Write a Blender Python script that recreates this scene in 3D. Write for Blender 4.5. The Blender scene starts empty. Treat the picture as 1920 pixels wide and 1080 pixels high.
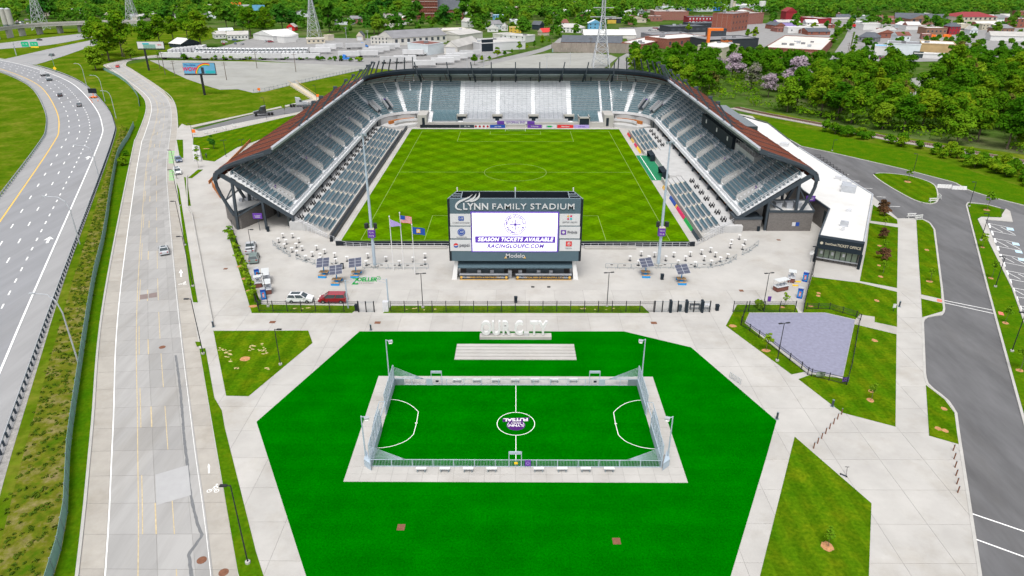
import bpy, bmesh, math, random
from math import radians, sin, cos, pi, atan2, hypot, sqrt
from mathutils import Vector, Matrix
random.seed(7)
sc = bpy.context.scene
COL = sc.collection
# ---------------------------------------------------------------- camera, light, exposure
CAM_H = 55.2; PITCH = radians(25.3); FPX = 1280.0
YAW = math.atan(7 * cos(PITCH) / FPX)
cam = bpy.data.objects.new('camera', bpy.data.cameras.new('camera'))
COL.objects.link(cam)
cam.location = (0, 0, CAM_H); cam.rotation_euler = (pi / 2 - PITCH, 0, YAW)
cam.data.sensor_width = 36; cam.data.lens = 24; cam.data.clip_start = 1; cam.data.clip_end = 9000
sc.camera = cam
SUN_EL, SUN_AZ = radians(64), radians(190)
world = bpy.data.worlds.new('World'); sc.world = world; world.use_nodes = True
nt = world.node_tree; nt.nodes.clear()
sky = nt.nodes.new('ShaderNodeTexSky'); sky.sky_type = 'NISHITA'; sky.sun_disc = False
sky.sun_elevation = SUN_EL; sky.sun_rotation = SUN_AZ; sky.dust_density = 4.0; sky.air_density = 1.0; sky.ozone_density = 1.0
hs = nt.nodes.new('ShaderNodeHueSaturation'); hs.inputs['Saturation'].default_value = 0.3
bg = nt.nodes.new('ShaderNodeBackground'); bg.inputs['Strength'].default_value = 0.15
wo = nt.nodes.new('ShaderNodeOutputWorld')
nt.links.new(sky.outputs[0], hs.inputs['Color']); nt.links.new(hs.outputs[0], bg.inputs[0]); nt.links.new(bg.outputs[0], wo.inputs[0])
sun = bpy.data.objects.new('sun', bpy.data.lights.new('sun', 'SUN')); COL.objects.link(sun)
sun.data.energy = 1.5; sun.data.angle = radians(22); sun.data.color = (1, 0.965, 0.92)
sd = Vector((sin(SUN_AZ) * cos(SUN_EL), cos(SUN_AZ) * cos(SUN_EL), sin(SUN_EL)))
sun.rotation_euler = (-sd).to_track_quat('-Z', 'Y').to_euler(); sun.location = sd * 400
sc.view_settings.view_transform = 'Standard'; sc.view_settings.look = 'None'
sc.view_settings.gamma = 1; sc.view_settings.use_curve_mapping = False
sc.view_settings.exposure = 0.6
sc.render.engine = 'CYCLES'; sc.cycles.max_bounces = 5; sc.cycles.transparent_max_bounces = 6; sc.cycles.use_denoising = True
# ---------------------------------------------------------------- surveying: photo pixel -> place on the ground
_cy, _sy, _ct, _st = cos(YAW), sin(YAW), cos(PITCH), sin(PITCH)
_F = (-_sy * _ct, _cy * _ct, -_st); _R = (_cy, _sy, 0); _U = (-_sy * _st, _cy * _st, _ct)
def ray(u, v):
 a = (u - 960) / FPX; b = (540 - v) / FPX
 return tuple(_F[i] + a * _R[i] + b * _U[i] for i in range(3))
def G(u, v, z=0.0):
 d = ray(u, v); t = (z - CAM_H) / d[2]
 return (d[0] * t, d[1] * t)
def GL(pts, z=0.0): return [G(u, v, z) for u, v in pts]
def PY(u, v, Y):
 d = ray(u, v); t = Y / d[1]
 return (d[0] * t, Y, CAM_H + d[2] * t)
# ---------------------------------------------------------------- materials
MATS = {}
def lin(c):
 return tuple(((x / 255 + 0.055) / 1.055) ** 2.4 if x / 255 > 0.04045 else x / 255 / 12.92 for x in c)
def mat(name, c, rough=0.75, var=0.12, scale=0.6, c2=None, metal=0.0, bump=0.0, bscale=None, rand=0.0, spec=0.3, detail=4, stretch=None, emit=0.0, coat=0.0, stain=0.0):
 if name in MATS: return MATS[name]
 m = bpy.data.materials.new(name); MATS[name] = m; m.use_nodes = True
 n = m.node_tree.nodes; L = m.node_tree.links; b = n['Principled BSDF']
 b.inputs['Roughness'].default_value = rough; b.inputs['Metallic'].default_value = metal
 b.inputs['Specular IOR Level'].default_value = spec
 if coat: b.inputs['Coat Weight'].default_value = coat; b.inputs['Coat Roughness'].default_value = 0.08
 out = None
 vec = None
 if var > 0 or bump > 0:
  g = n.new('ShaderNodeNewGeometry'); vec = g.outputs['Position']
  if stretch:
   mp = n.new('ShaderNodeMapping'); mp.inputs['Scale'].default_value = stretch[:3]
   if len(stretch) > 3: mp.inputs['Rotation'].default_value = (0, 0, stretch[3])
   L.new(vec, mp.inputs['Vector']); vec = mp.outputs[0]
 if var > 0 or c2:
  nz = n.new('ShaderNodeTexNoise'); nz.inputs['Scale'].default_value = scale; nz.inputs['Detail'].default_value = detail; nz.inputs['Roughness'].default_value = 0.65
  L.new(vec, nz.inputs['Vector'])
  r = n.new('ShaderNodeValToRGB'); r.color_ramp.elements[0].position = 0.3; r.color_ramp.elements[1].position = 0.7
  if c2: ca, cb = c, c2
  else: ca = tuple(x * (1 - var) for x in c); cb = tuple(min(1, x * (1 + var)) for x in c)
  r.color_ramp.elements[0].color = (*ca, 1); r.color_ramp.elements[1].color = (*cb, 1)
  L.new(nz.outputs['Fac'], r.inputs['Fac']); out = r.outputs['Color']
 if stain > 0:
  ns = n.new('ShaderNodeTexNoise'); ns.inputs['Scale'].default_value = 0.11; ns.inputs['Detail'].default_value = 10; ns.inputs['Roughness'].default_value = 0.72; L.new(vec, ns.inputs['Vector'])
  ms = n.new('ShaderNodeMapRange'); ms.inputs['From Min'].default_value = 0.5; ms.inputs['From Max'].default_value = 0.78; ms.inputs['To Max'].default_value = stain; L.new(ns.outputs['Fac'], ms.inputs['Value'])
  mx_ = n.new('ShaderNodeMixRGB'); mx_.blend_type = 'MULTIPLY'; mx_.inputs['Color2'].default_value = (0.62, 0.56, 0.46, 1); L.new(ms.outputs[0], mx_.inputs['Fac']); L.new(out, mx_.inputs['Color1']); out = mx_.outputs[0]
 if rand > 0:
  oi = n.new('ShaderNodeObjectInfo'); mr = n.new('ShaderNodeMapRange')
  mr.inputs['To Min'].default_value = 1 - rand; mr.inputs['To Max'].default_value = 1 + rand
  L.new(oi.outputs['Random'], mr.inputs['Value'])
  h = n.new('ShaderNodeHueSaturation'); L.new(mr.outputs[0], h.inputs['Value'])
  if out: L.new(out, h.inputs['Color'])
  else: h.inputs['Color'].default_value = (*c, 1)
  out = h.outputs[0]
 if out: L.new(out, b.inputs['Base Color'])
 else: b.inputs['Base Color'].default_value = (*c, 1)
 if bump > 0:
  n2 = n.new('ShaderNodeTexNoise'); n2.inputs['Scale'].default_value = bscale or scale * 4; n2.inputs['Detail'].default_value = 5
  L.new(vec, n2.inputs['Vector'])
  bp = n.new('ShaderNodeBump'); bp.inputs['Strength'].default_value = bump; bp.inputs['Distance'].default_value = 0.1
  L.new(n2.outputs['Fac'], bp.inputs['Height']); L.new(bp.outputs[0], b.inputs['Normal'])
 if emit:
  b.inputs['Emission Color'].default_value = (*c, 1); b.inputs['Emission Strength'].default_value = emit
 return m
def tree_of(m): return m.node_tree.nodes, m.node_tree.links, m.node_tree.nodes['Principled BSDF']
M = {}
def defm(k, *a, **kw): M[k] = mat(k, *a, **kw); return M[k]
# ---------------------------------------------------------------- mesh builder and object tree
def wloc(o):
 v = Vector((0, 0, 0))
 while o is not None: v += o.location; o = o.parent
 return v
class MB:
 def __init__(s): s.v = []; s.f = []; s.m = []
 def add(s, vs, fs, mi=0):
  o = len(s.v); s.v += [tuple(p) for p in vs]; s.f += [[i + o for i in f] for f in fs]; s.m += [mi] * len(fs); return s
 def box(s, x0, y0, z0, x1, y1, z1, mi=0):
  return s.add([(x0, y0, z0), (x1, y0, z0), (x1, y1, z0), (x0, y1, z0), (x0, y0, z1), (x1, y0, z1), (x1, y1, z1), (x0, y1, z1)],
                     [(0, 3, 2, 1), (4, 5, 6, 7), (0, 1, 5, 4), (1, 2, 6, 5), (2, 3, 7, 6), (3, 0, 4, 7)], mi)
 def obox(s, c, sx, sy, sz, rz=0.0, mi=0):
  ca, sa = cos(rz), sin(rz); p = []
  for z in (0, sz):
   for a, b in ((-1, -1), (1, -1), (1, 1), (-1, 1)):
    x = a * sx / 2; y = b * sy / 2; p.append((c[0] + x * ca - y * sa, c[1] + x * sa + y * ca, c[2] + z))
  return s.add(p, [(0, 3, 2, 1), (4, 5, 6, 7), (0, 1, 5, 4), (1, 2, 6, 5), (2, 3, 7, 6), (3, 0, 4, 7)], mi)
 def prism(s, poly, z0, z1, mi=0, mt=None):
  a = sum(poly[i][0] * poly[(i + 1) % len(poly)][1] - poly[(i + 1) % len(poly)][0] * poly[i][1] for i in range(len(poly)))
  if a < 0: poly = poly[::-1]
  n = len(poly)
  s.add([(p[0], p[1], z0) for p in poly] + [(p[0], p[1], z1) for p in poly], [(i, (i + 1) % n, n + (i + 1) % n, n + i) for i in range(n)], mi)
  o = len(s.v) - n; s.f.append(list(range(o, o + n))); s.m.append(mi if mt is None else mt); return s
 def poly(s, pts, mi=0): return s.add(pts, [tuple(range(len(pts)))], mi)
 def beam(s, p, q, w, h=None, mi=0, up=(0, 0, 1)):
  h = w if h is None else h
  p = Vector(p); q = Vector(q); d = q - p
  if d.length < 1e-6: return s
  d.normalize(); u = Vector(up)
  if abs(d.dot(u)) > 0.97: u = Vector((1, 0, 0)) if abs(d.x) < 0.9 else Vector((0, 1, 0))
  a = d.cross(u).normalized(); b = a.cross(d).normalized()
  c = [-a * w / 2 - b * h / 2, a * w / 2 - b * h / 2, a * w / 2 + b * h / 2, -a * w / 2 + b * h / 2]
  return s.add([p + x for x in c] + [q + x for x in c], [(3, 2, 1, 0), (4, 5, 6, 7), (0, 1, 5, 4), (1, 2, 6, 5), (2, 3, 7, 6), (3, 0, 4, 7)], mi)
 def path(s, pts, w, h=None, mi=0):
  for i in range(len(pts) - 1): s.beam(pts[i], pts[i + 1], w, h, mi)
  return s
 def tube(s, pts, r, n=8, mi=0):
  pts = [Vector(p) for p in pts]; rs = r if isinstance(r, (list, tuple)) else [r] * len(pts); vs = []
  prev = None
  for i, p in enumerate(pts):
   d = (pts[min(i + 1, len(pts) - 1)] - pts[max(i - 1, 0)]).normalized()
   if prev is None: u = Vector((0, 0, 1)) if abs(d.z) < 0.9 else Vector((1, 0, 0))
   else: u = prev
   a = d.cross(u).normalized(); b = a.cross(d).normalized(); prev = b
   for k in range(n):
    t = 2 * pi * k / n; vs.append(p + (a * cos(t) + b * sin(t)) * rs[i])
  fs = []
  for i in range(len(pts) - 1):
   for k in range(n): fs.append((i * n + k, i * n + (k + 1) % n, (i + 1) * n + (k + 1) % n, (i + 1) * n + k))
  fs.append(tuple(range(n))[::-1]); fs.append(tuple(range((len(pts) - 1) * n, len(pts) * n)))
  return s.add(vs, fs, mi)
 def cyl(s, x, y, z0, z1, r, n=12, mi=0, r1=None):
  r1 = r if r1 is None else r1
  vs = [(x + r * cos(2 * pi * k / n), y + r * sin(2 * pi * k / n), z0) for k in range(n)] + [(x + r1 * cos(2 * pi * k / n), y + r1 * sin(2 * pi * k / n), z1) for k in range(n)]
  return s.add(vs, [(k, (k + 1) % n, n + (k + 1) % n, n + k) for k in range(n)] + [tuple(range(n))[::-1], tuple(range(n, 2 * n))], mi)
 def mesh(s, name, mats, off=(0, 0, 0), smooth=False):
  me = bpy.data.meshes.new(name)
  me.from_pydata([(p[0] - off[0], p[1] - off[1], p[2] - off[2]) for p in s.v], [], s.f)
  if not isinstance(mats, (list, tuple)): mats = [mats]
  for m in mats: me.materials.append(M[m] if isinstance(m, str) else m)
  if any(s.m): me.polygons.foreach_set('material_index', s.m)
  if smooth: me.polygons.foreach_set('use_smooth', [True] * len(me.polygons))
  me.update(); return me
 def build(s, name, mats, parent=None, smooth=False, kind=None, label=None, cat=None, group=None):
  if parent is not None: off = wloc(parent); loc = (0, 0, 0)
  else:
   xs = [p[0] for p in s.v]; ys = [p[1] for p in s.v]; zs = [p[2] for p in s.v]
   off = loc = ((min(xs) + max(xs)) / 2, (min(ys) + max(ys)) / 2, min(zs))
  o = bpy.data.objects.new(name, s.mesh(name, mats, off, smooth)); COL.objects.link(o)
  o.location = loc; o.parent = parent
  return tag(o, label, cat, group, kind)
def tag(o, label=None, cat=None, group=None, kind=None):
 if label: o['label'] = label
 if cat: o['category'] = cat
 if group: o['group'] = group
 if kind: o['kind'] = kind
 return o
def thing(name, label, cat, loc=(0, 0, 0), rz=0.0, group=None):
 o = bpy.data.objects.new(name, None); COL.objects.link(o); o.empty_display_size = 0.5
 o.location = loc if len(loc) == 3 else (loc[0], loc[1], 0); o.rotation_euler = (0, 0, rz)
 return tag(o, label, cat, group)
KC = {}
def kids(o):
 if o.name not in KC: KC[o.name] = list(o.children)
 return KC[o.name]
def copy_tree(o, parent=None, loc=None, rz=None, label=None, scale=None, group=None, chl=None):
 c = o.copy(); COL.objects.link(c); c.parent = parent
 if loc is not None: c.location = loc if len(loc) == 3 else (loc[0], loc[1], 0)
 if rz is not None: c.rotation_euler = (0, 0, rz)
 if scale is not None: c.scale = scale if hasattr(scale, '__len__') else (scale,) * 3
 if label: c['label'] = label
 if group: c['group'] = group
 for ch in kids(o): copy_tree(ch, c)
 return c
def inst(me, name, parent, loc=(0, 0, 0), rz=0.0, scale=(1, 1, 1), kind=None):
 o = bpy.data.objects.new(name, me); COL.objects.link(o); o.parent = parent
 o.location = Vector(loc) - (wloc(parent) if parent is not None else Vector((0, 0, 0))); o.rotation_euler = (0, 0, rz); o.scale = scale
 if kind: o['kind'] = kind
 return o
def struct(name, mb, m, parent=None): return mb.build(name, m, parent, kind='structure')
def lettering(txt, size, mtl, parent, org, right=(1, 0, 0), upv=(0, 0, 1), name='lettering', depth=0.02, shear=0.0, bold=0.0, align='CENTER', sx=1.0, space=1.0):
 """flat print or raised letters: a text mesh laid out from org along right / upv"""
 cu = bpy.data.curves.new(name, 'FONT'); cu.body = txt; cu.size = size; cu.align_x = align; cu.align_y = 'CENTER'
 cu.extrude = depth / 2; cu.shear = shear; cu.space_character = space; cu.offset = bold; cu.resolution_u = 3
 t = bpy.data.objects.new(name, cu); me = bpy.data.meshes.new_from_object(t); bpy.data.objects.remove(t)
 R = Vector(right).normalized(); U = Vector(upv).normalized(); N = R.cross(U); off = Vector(org) - (wloc(parent) if parent is not None else Vector((0, 0, 0)))
 for v in me.vertices:
  p = v.co.copy(); x = p.x * sx
  v.co = off + R * x + U * p.y + N * p.z
 me.materials.clear(); me.materials.append(M[mtl]); me.name = name
 o = bpy.data.objects.new(name, me); COL.objects.link(o); o.parent = parent
 return o
def offset_line(pts, d):
 """polyline moved sideways by d (positive = to the right of travel)"""
 out = []
 for i in range(len(pts)):
  a = pts[max(i - 1, 0)]; b = pts[min(i + 1, len(pts) - 1)]
  dx, dy = b[0] - a[0], b[1] - a[1]; l = hypot(dx, dy) or 1
  out.append((pts[i][0] + dy / l * d, pts[i][1] - dx / l * d))
 return out
def smooth_line(pts, step=4.0):
 """Catmull-Rom through pts, resampled at even steps"""
 q = []
 for i in range(len(pts) - 1):
  p0 = pts[max(i - 1, 0)]; p1 = pts[i]; p2 = pts[i + 1]; p3 = pts[min(i + 2, len(pts) - 1)]
  for k in range(16):
   t = k / 16
   q.append(tuple(0.5 * (2 * p1[j] + (p2[j] - p0[j]) * t + (2 * p0[j] - 5 * p1[j] + 4 * p2[j] - p3[j]) * t * t + (3 * p1[j] - p0[j] - 3 * p2[j] + p3[j]) * t ** 3) for j in (0, 1)))
 q.append(tuple(pts[-1][:2]))
 return resample(q, step)
def resample(q, step):
 L = [0.0]
 for i in range(1, len(q)): L.append(L[-1] + hypot(q[i][0] - q[i - 1][0], q[i][1] - q[i - 1][1]))
 n = max(2, int(L[-1] / step) + 1); out = []; j = 0
 for k in range(n):
  d = L[-1] * k / (n - 1)
  while j < len(L) - 2 and L[j + 1] < d: j += 1
  t = (d - L[j]) / max(1e-9, L[j + 1] - L[j]); out.append(tuple(q[j][c] + (q[j + 1][c] - q[j][c]) * t for c in range(len(q[0]))))
 return out
def ribbon(mb, a, b, z, mi=0, skirt=0.0):
 n = min(len(a), len(b))
 vs = [(p[0], p[1], z) for p in a[:n]] + [(p[0], p[1], z) for p in b[:n]]
 mb.add(vs, [(i, n + i, n + i + 1, i + 1) for i in range(n - 1)], mi)
 if skirt:
  vs2 = [(p[0], p[1], z - skirt) for p in a[:n]] + [(p[0], p[1], z - skirt) for p in b[:n]]
  mb.add(vs + vs2, [(i, i + 1, 2 * n + i + 1, 2 * n + i) for i in range(n - 1)] + [(n + i + 1, n + i, 3 * n + i, 3 * n + i + 1) for i in range(n - 1)] + [(0, 2 * n, 3 * n, n), (n - 1, 2 * n - 1, 4 * n - 1, 3 * n - 1)], mi)
 return mb
def inside(p, poly):
 c = False; j = len(poly) - 1
 for i in range(len(poly)):
  if (poly[i][1] > p[1]) != (poly[j][1] > p[1]) and p[0] < (poly[j][0] - poly[i][0]) * (p[1] - poly[i][1]) / (poly[j][1] - poly[i][1]) + poly[i][0]: c = not c
  j = i
 return c
def clip_rect(poly, x0, y0, x1, y1):
 def cl(ps, f, it):
  out = []
  for i in range(len(ps)):
   a, b = ps[i - 1], ps[i]; fa, fb = f(a), f(b)
   if fa >= 0:
    if fb >= 0: out.append(b)
    else: out.append(it(a, b, fa, fb))
   elif fb >= 0: out += [it(a, b, fa, fb), b]
  return out
 it = lambda a, b, fa, fb: (a[0] + (b[0] - a[0]) * fa / (fa - fb), a[1] + (b[1] - a[1]) * fa / (fa - fb))
 for f in (lambda p: p[0] - x0, lambda p: x1 - p[0], lambda p: p[1] - y0, lambda p: y1 - p[1]):
  poly = cl(poly, f, it)
  if len(poly) < 3: return []
 return poly
def area(poly): return 0.5 * sum(poly[i - 1][0] * poly[i][1] - poly[i][0] * poly[i - 1][1] for i in range(len(poly)))
# ---------------------------------------------------------------- palette (real-world base colours)
defm('concrete', (0.3756, 0.3638, 0.3421), 0.85, 0.10, 0.12, rand=0.0, bump=0.05, bscale=6, stain=0.5)
defm('slab', (0.3756, 0.3638, 0.3421), 0.85, 0.11, 0.16, detail=8, rand=0.035, bump=0.05, bscale=5, stain=0.55)
defm('road_slab', (0.2941, 0.2896, 0.2806), 0.85, 0.10, 0.5, rand=0.09, stretch=(1, 0.12, 1, -0.46), stain=0.5)
defm('gutter_slab', (0.3258, 0.3059, 0.2733), 0.85, 0.08, 0.5, rand=0.06, stain=0.6)
defm('walk_slab', (0.3439, 0.3258, 0.2987), 0.85, 0.07, 0.5, rand=0.06, stain=0.6)
defm('joint', (0.2415, 0.2357, 0.2242), 0.9, 0.1, 1.0)
defm('kerb', (0.3801, 0.371, 0.3484), 0.85, 0.1, 0.4)
defm('highway', (0.2217, 0.2263, 0.2371), 0.85, 0.10, 0.35, stretch=(1, 0.08, 1, -0.42), stain=0.35)
defm('shoulder', (0.2625, 0.2625, 0.2643), 0.85, 0.1, 0.4, stretch=(1, 0.1, 1, -0.42))
defm('asphalt', (0.1068, 0.1068, 0.1104), 0.85, 0.24, 0.25, stretch=(1, 0.25, 1, -0.4), stain=0.4)
defm('asphalt_lot', (0.1358, 0.1358, 0.1403), 0.85, 0.1, 0.3)
defm('grey_street', (0.2263, 0.2235, 0.2199), 0.9, 0.12, 0.2)
defm('gravel', (0.2715, 0.2733, 0.2534), 0.95, 0.12, 0.06, detail=8, bump=0.2, bscale=3, stain=0.5)
defm('gravel_park', (0.2036, 0.2063, 0.276), 0.95, 0.14, 1.5, detail=8)
defm('ballast', (0.30, 0.27, 0.25), 0.95, 0.25, 0.8, detail=8)
defm('rubble', (0.27, 0.26, 0.245), 0.95, 0.3, 1.2, detail=8, bump=0.4, bscale=6)
defm('white_paint', (0.80, 0.80, 0.78), 0.7, 0.06, 1.5)
defm('worn_white', (0.70, 0.70, 0.68), 0.8, 0.2, 2.5)
defm('worn_yellow', (0.46, 0.37, 0.22), 0.8, 0.2, 2.0)
defm('yellow_paint', (0.66, 0.42, 0.08), 0.8, 0.15, 1.0)
defm('mulch', (0.40, 0.20, 0.09), 0.95, 0.3, 3.0)
defm('straw', (0.42, 0.34, 0.15), 0.95, 0.3, 1.5)
defm('rust', (0.16, 0.07, 0.04), 0.8, 0.25, 4.0)
defm('tar', (0.14, 0.145, 0.15), 0.7, 0.15, 2.0)
defm('red_pad', (0.62, 0.16, 0.12), 0.8, 0.1, 2.0)
defm('track_green', (0.01, 0.17, 0.075), 0.9, 0.08, 1.0)
defm('steel', (0.036, 0.048, 0.06), 0.5, 0.12, 1.0, spec=0.4)
defm('black_metal', (0.014, 0.015, 0.018), 0.5, 0.15, 1.0, spec=0.4)
defm('galv', (0.46, 0.48, 0.51), 0.45, 0.12, 1.0, metal=0.4)
defm('pale_blue_steel', (0.34, 0.41, 0.47), 0.5, 0.08, 1.0)
defm('grey_steel', (0.22, 0.27, 0.30), 0.45, 0.1, 1.0, metal=0.3)
defm('aluminium', (0.58, 0.59, 0.61), 0.4, 0.08, 1.0, metal=0.3)
defm('stand_concrete', (0.42, 0.42, 0.415), 0.8, 0.1, 0.5)
defm('tread', (0.6325, 0.644, 0.6555), 0.7, 0.1, 0.6)
defm('pale_terrace', (0.38, 0.39, 0.415), 0.7, 0.05, 0.6)
defm('seat', (0.0845, 0.143, 0.1755), 0.5, 0.15, 2.0, rand=0.15, spec=0.4)
defm('seat_far', (0.0715, 0.143, 0.1705), 0.5, 0.15, 2.0, rand=0.12, spec=0.4)
defm('roof_brown', (0.175, 0.055, 0.032), 0.75, 0.14, 0.5, rand=0.09)
defm('roof_rib', (0.030, 0.022, 0.022), 0.6, 0.1, 1.0)
defm('fascia', (0.012, 0.020, 0.028), 0.65, 0.15, 0.3, spec=0.2)
defm('soffit', (0.36, 0.42, 0.43), 0.6, 0.1, 0.5, rand=0.12)
defm('navy', (0.025, 0.037, 0.052), 0.45, 0.08, 1.0)
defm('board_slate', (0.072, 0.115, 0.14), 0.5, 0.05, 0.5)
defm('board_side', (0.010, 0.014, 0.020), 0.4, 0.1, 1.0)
defm('panel_white', (0.5249, 0.5294, 0.5385), 0.5, 0.02, 0.5)
defm('screen', (0.97, 0.97, 0.98), 0.5, 0.0, 1.0, emit=0.42)
defm('screen_purple', (0.085, 0.035, 0.30), 0.5, 0.0, 1.0, emit=0.35)
defm('purple', (0.11, 0.035, 0.28), 0.6, 0.08, 1.0)
defm('lilac', (0.34, 0.27, 0.56), 0.7, 0.08, 1.0)
defm('white', (0.5973, 0.5973, 0.5883), 0.55, 0.05, 0.6)
defm('white_roof', (0.543, 0.543, 0.5294), 0.8, 0.06, 0.15, detail=8, stain=0.35)
defm('old_white', (0.5249, 0.5113, 0.4706), 0.85, 0.14, 0.12, detail=8)
defm('trailer_white', (0.4706, 0.4751, 0.4797), 0.6, 0.08, 0.3, rand=0.16)
defm('orange', (0.75, 0.17, 0.02), 0.6, 0.1, 1.0)
defm('corten', (0.38, 0.13, 0.03), 0.8, 0.2, 1.0)
defm('wood', (0.36, 0.22, 0.10), 0.7, 0.2, 2.0)
defm('blue_paint', (0.015, 0.24, 0.55), 0.5, 0.06, 1.0)
defm('cola_blue', (0.012, 0.06, 0.36), 0.4, 0.1, 1.0)
defm('red', (0.55, 0.02, 0.02), 0.5, 0.08, 1.0)
defm('crimson', (0.55, 0.02, 0.10), 0.6, 0.08, 1.0)
defm('green_sign', (0.005, 0.36, 0.17), 0.5, 0.06, 1.0)
defm('letter_green', (0.0, 0.30, 0.05), 0.5, 0.05, 1.0)
defm('gold', (0.62, 0.36, 0.07), 0.5, 0.1, 1.0)
defm('yellow', (0.78, 0.50, 0.02), 0.5, 0.08, 1.0)
defm('logo_blue', (0.012, 0.06, 0.30), 0.5, 0.05, 1.0)
defm('logo_teal', (0.02, 0.35, 0.40), 0.5, 0.05, 1.0)
defm('logo_grey', (0.12, 0.12, 0.14), 0.5, 0.05, 1.0)
defm('solar', (0.055, 0.062, 0.095), 0.3, 0.15, 1.2, spec=0.6)
defm('glass', (0.030, 0.045, 0.050), 0.12, 0.1, 0.5, spec=0.7)
defm('office_glass', (0.16, 0.21, 0.15), 0.2, 0.1, 0.5, spec=0.6)
defm('rubber', (0.012, 0.012, 0.012), 0.85, 0.1, 1.0)
defm('rim', (0.35, 0.36, 0.37), 0.35, 0.1, 1.0, metal=0.7)
defm('lamp_lens', (0.75, 0.75, 0.70), 0.4, 0.0)
defm('tail_red', (0.30, 0.01, 0.01), 0.4, 0.0)
for k, c in dict(car_white=(0.62, 0.63, 0.64), car_silver=(0.40, 0.42, 0.44), car_red=(0.24, 0.006, 0.018), car_black=(0.02, 0.022, 0.026), car_grey=(0.13, 0.15, 0.16), car_blue=(0.10, 0.14, 0.24), car_green=(0.16, 0.21, 0.20), car_bright=(0.60, 0.03, 0.02)).items():
 defm(k, c, 0.3, 0.03, 1.0, spec=0.5, coat=0.6)
def brick(name, c1, c2, mortar, sx=1.0):
 m = mat(name, c1, 0.9, 0.0); n, L, b = tree_of(m)
 tc = n.new('ShaderNodeTexCoord'); mp = n.new('ShaderNodeMapping'); mp.inputs['Rotation'].default_value = (radians(90), 0, 0)
 sp = n.new('ShaderNodeSeparateXYZ'); ad = n.new('ShaderNodeMath'); cb = n.new('ShaderNodeCombineXYZ')
 L.new(tc.outputs['Object'], sp.inputs[0]); L.new(sp.outputs[0], ad.inputs[0]); L.new(sp.outputs[1], ad.inputs[1])
 L.new(ad.outputs[0], cb.inputs[0]); L.new(sp.outputs[2], cb.inputs[1])
 bt = n.new('ShaderNodeTexBrick'); bt.inputs['Scale'].default_value = sx
 bt.inputs['Color1'].default_value = (*c1, 1); bt.inputs['Color2'].default_value = (*c2, 1); bt.inputs['Mortar'].default_value = (*mortar, 1); bt.inputs['Mortar Size'].default_value = 0.015
 L.new(cb.outputs[0], bt.inputs['Vector']); L.new(bt.outputs[0], b.inputs['Base Color']); M[name] = m
brick('grey_brick', (0.115, 0.105, 0.10), (0.15, 0.14, 0.13), (0.19, 0.18, 0.17), 1.4)
brick('red_brick', (0.26, 0.075, 0.045), (0.20, 0.06, 0.04), (0.28, 0.2, 0.16), 1.2)
brick('rose_brick', (0.28, 0.11, 0.085), (0.22, 0.09, 0.075), (0.3, 0.2, 0.17), 1.2)
brick('brown_brick', (0.24, 0.13, 0.085), (0.19, 0.10, 0.07), (0.28, 0.2, 0.15), 1.2)
defm('paint_red', (0.26, 0.018, 0.028), 0.8, 0.12, 0.3)
defm('cream', (0.4978, 0.4525, 0.362), 0.85, 0.08, 0.3)
defm('tan', (0.42, 0.30, 0.15), 0.85, 0.1, 0.3)
defm('pale_tan', (0.46, 0.42, 0.33), 0.85, 0.1, 0.3)
defm('mustard', (0.55, 0.37, 0.06), 0.85, 0.08, 0.4)
defm('sky_paint', (0.12, 0.33, 0.52), 0.8, 0.08, 0.4)
defm('pale_siding', (0.55, 0.60, 0.62), 0.8, 0.06, 0.4)
defm('dark_siding', (0.030, 0.037, 0.045), 0.6, 0.1, 0.4)
defm('slate_roof', (0.085, 0.095, 0.11), 0.85, 0.16, 0.4)
defm('grey_roof', (0.19, 0.19, 0.20), 0.85, 0.16, 0.2, detail=8)
defm('light_roof', (0.3801, 0.371, 0.353), 0.85, 0.18, 0.12, detail=8)
defm('red_roof', (0.22, 0.03, 0.035), 0.8, 0.1, 0.4)
defm('rust_roof', (0.17, 0.065, 0.05), 0.8, 0.12, 0.3)
defm('bright_red_roof', (0.50, 0.04, 0.035), 0.8, 0.1, 0.4)
defm('far_window', (0.05, 0.06, 0.075), 0.25, 0.1, 0.5, spec=0.6)
defm('fence_wall', (0.24, 0.21, 0.18), 0.9, 0.15, 0.3)
defm('fence_teal', (0.22, 0.33, 0.31), 0.9, 0.15, 0.3)
defm('scaffold', (0.30, 0.10, 0.075), 0.8, 0.1, 1.0)
defm('tarp_blue', (0.03, 0.18, 0.55), 0.6, 0.08, 1.0)
defm('mesh_green', (0.17, 0.31, 0.26), 0.9, 0.1, 1.0)
defm('bark', (0.12, 0.095, 0.07), 0.95, 0.2, 2.0)
defm('stake', (0.45, 0.38, 0.25), 0.9, 0.1, 2.0)
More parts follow.
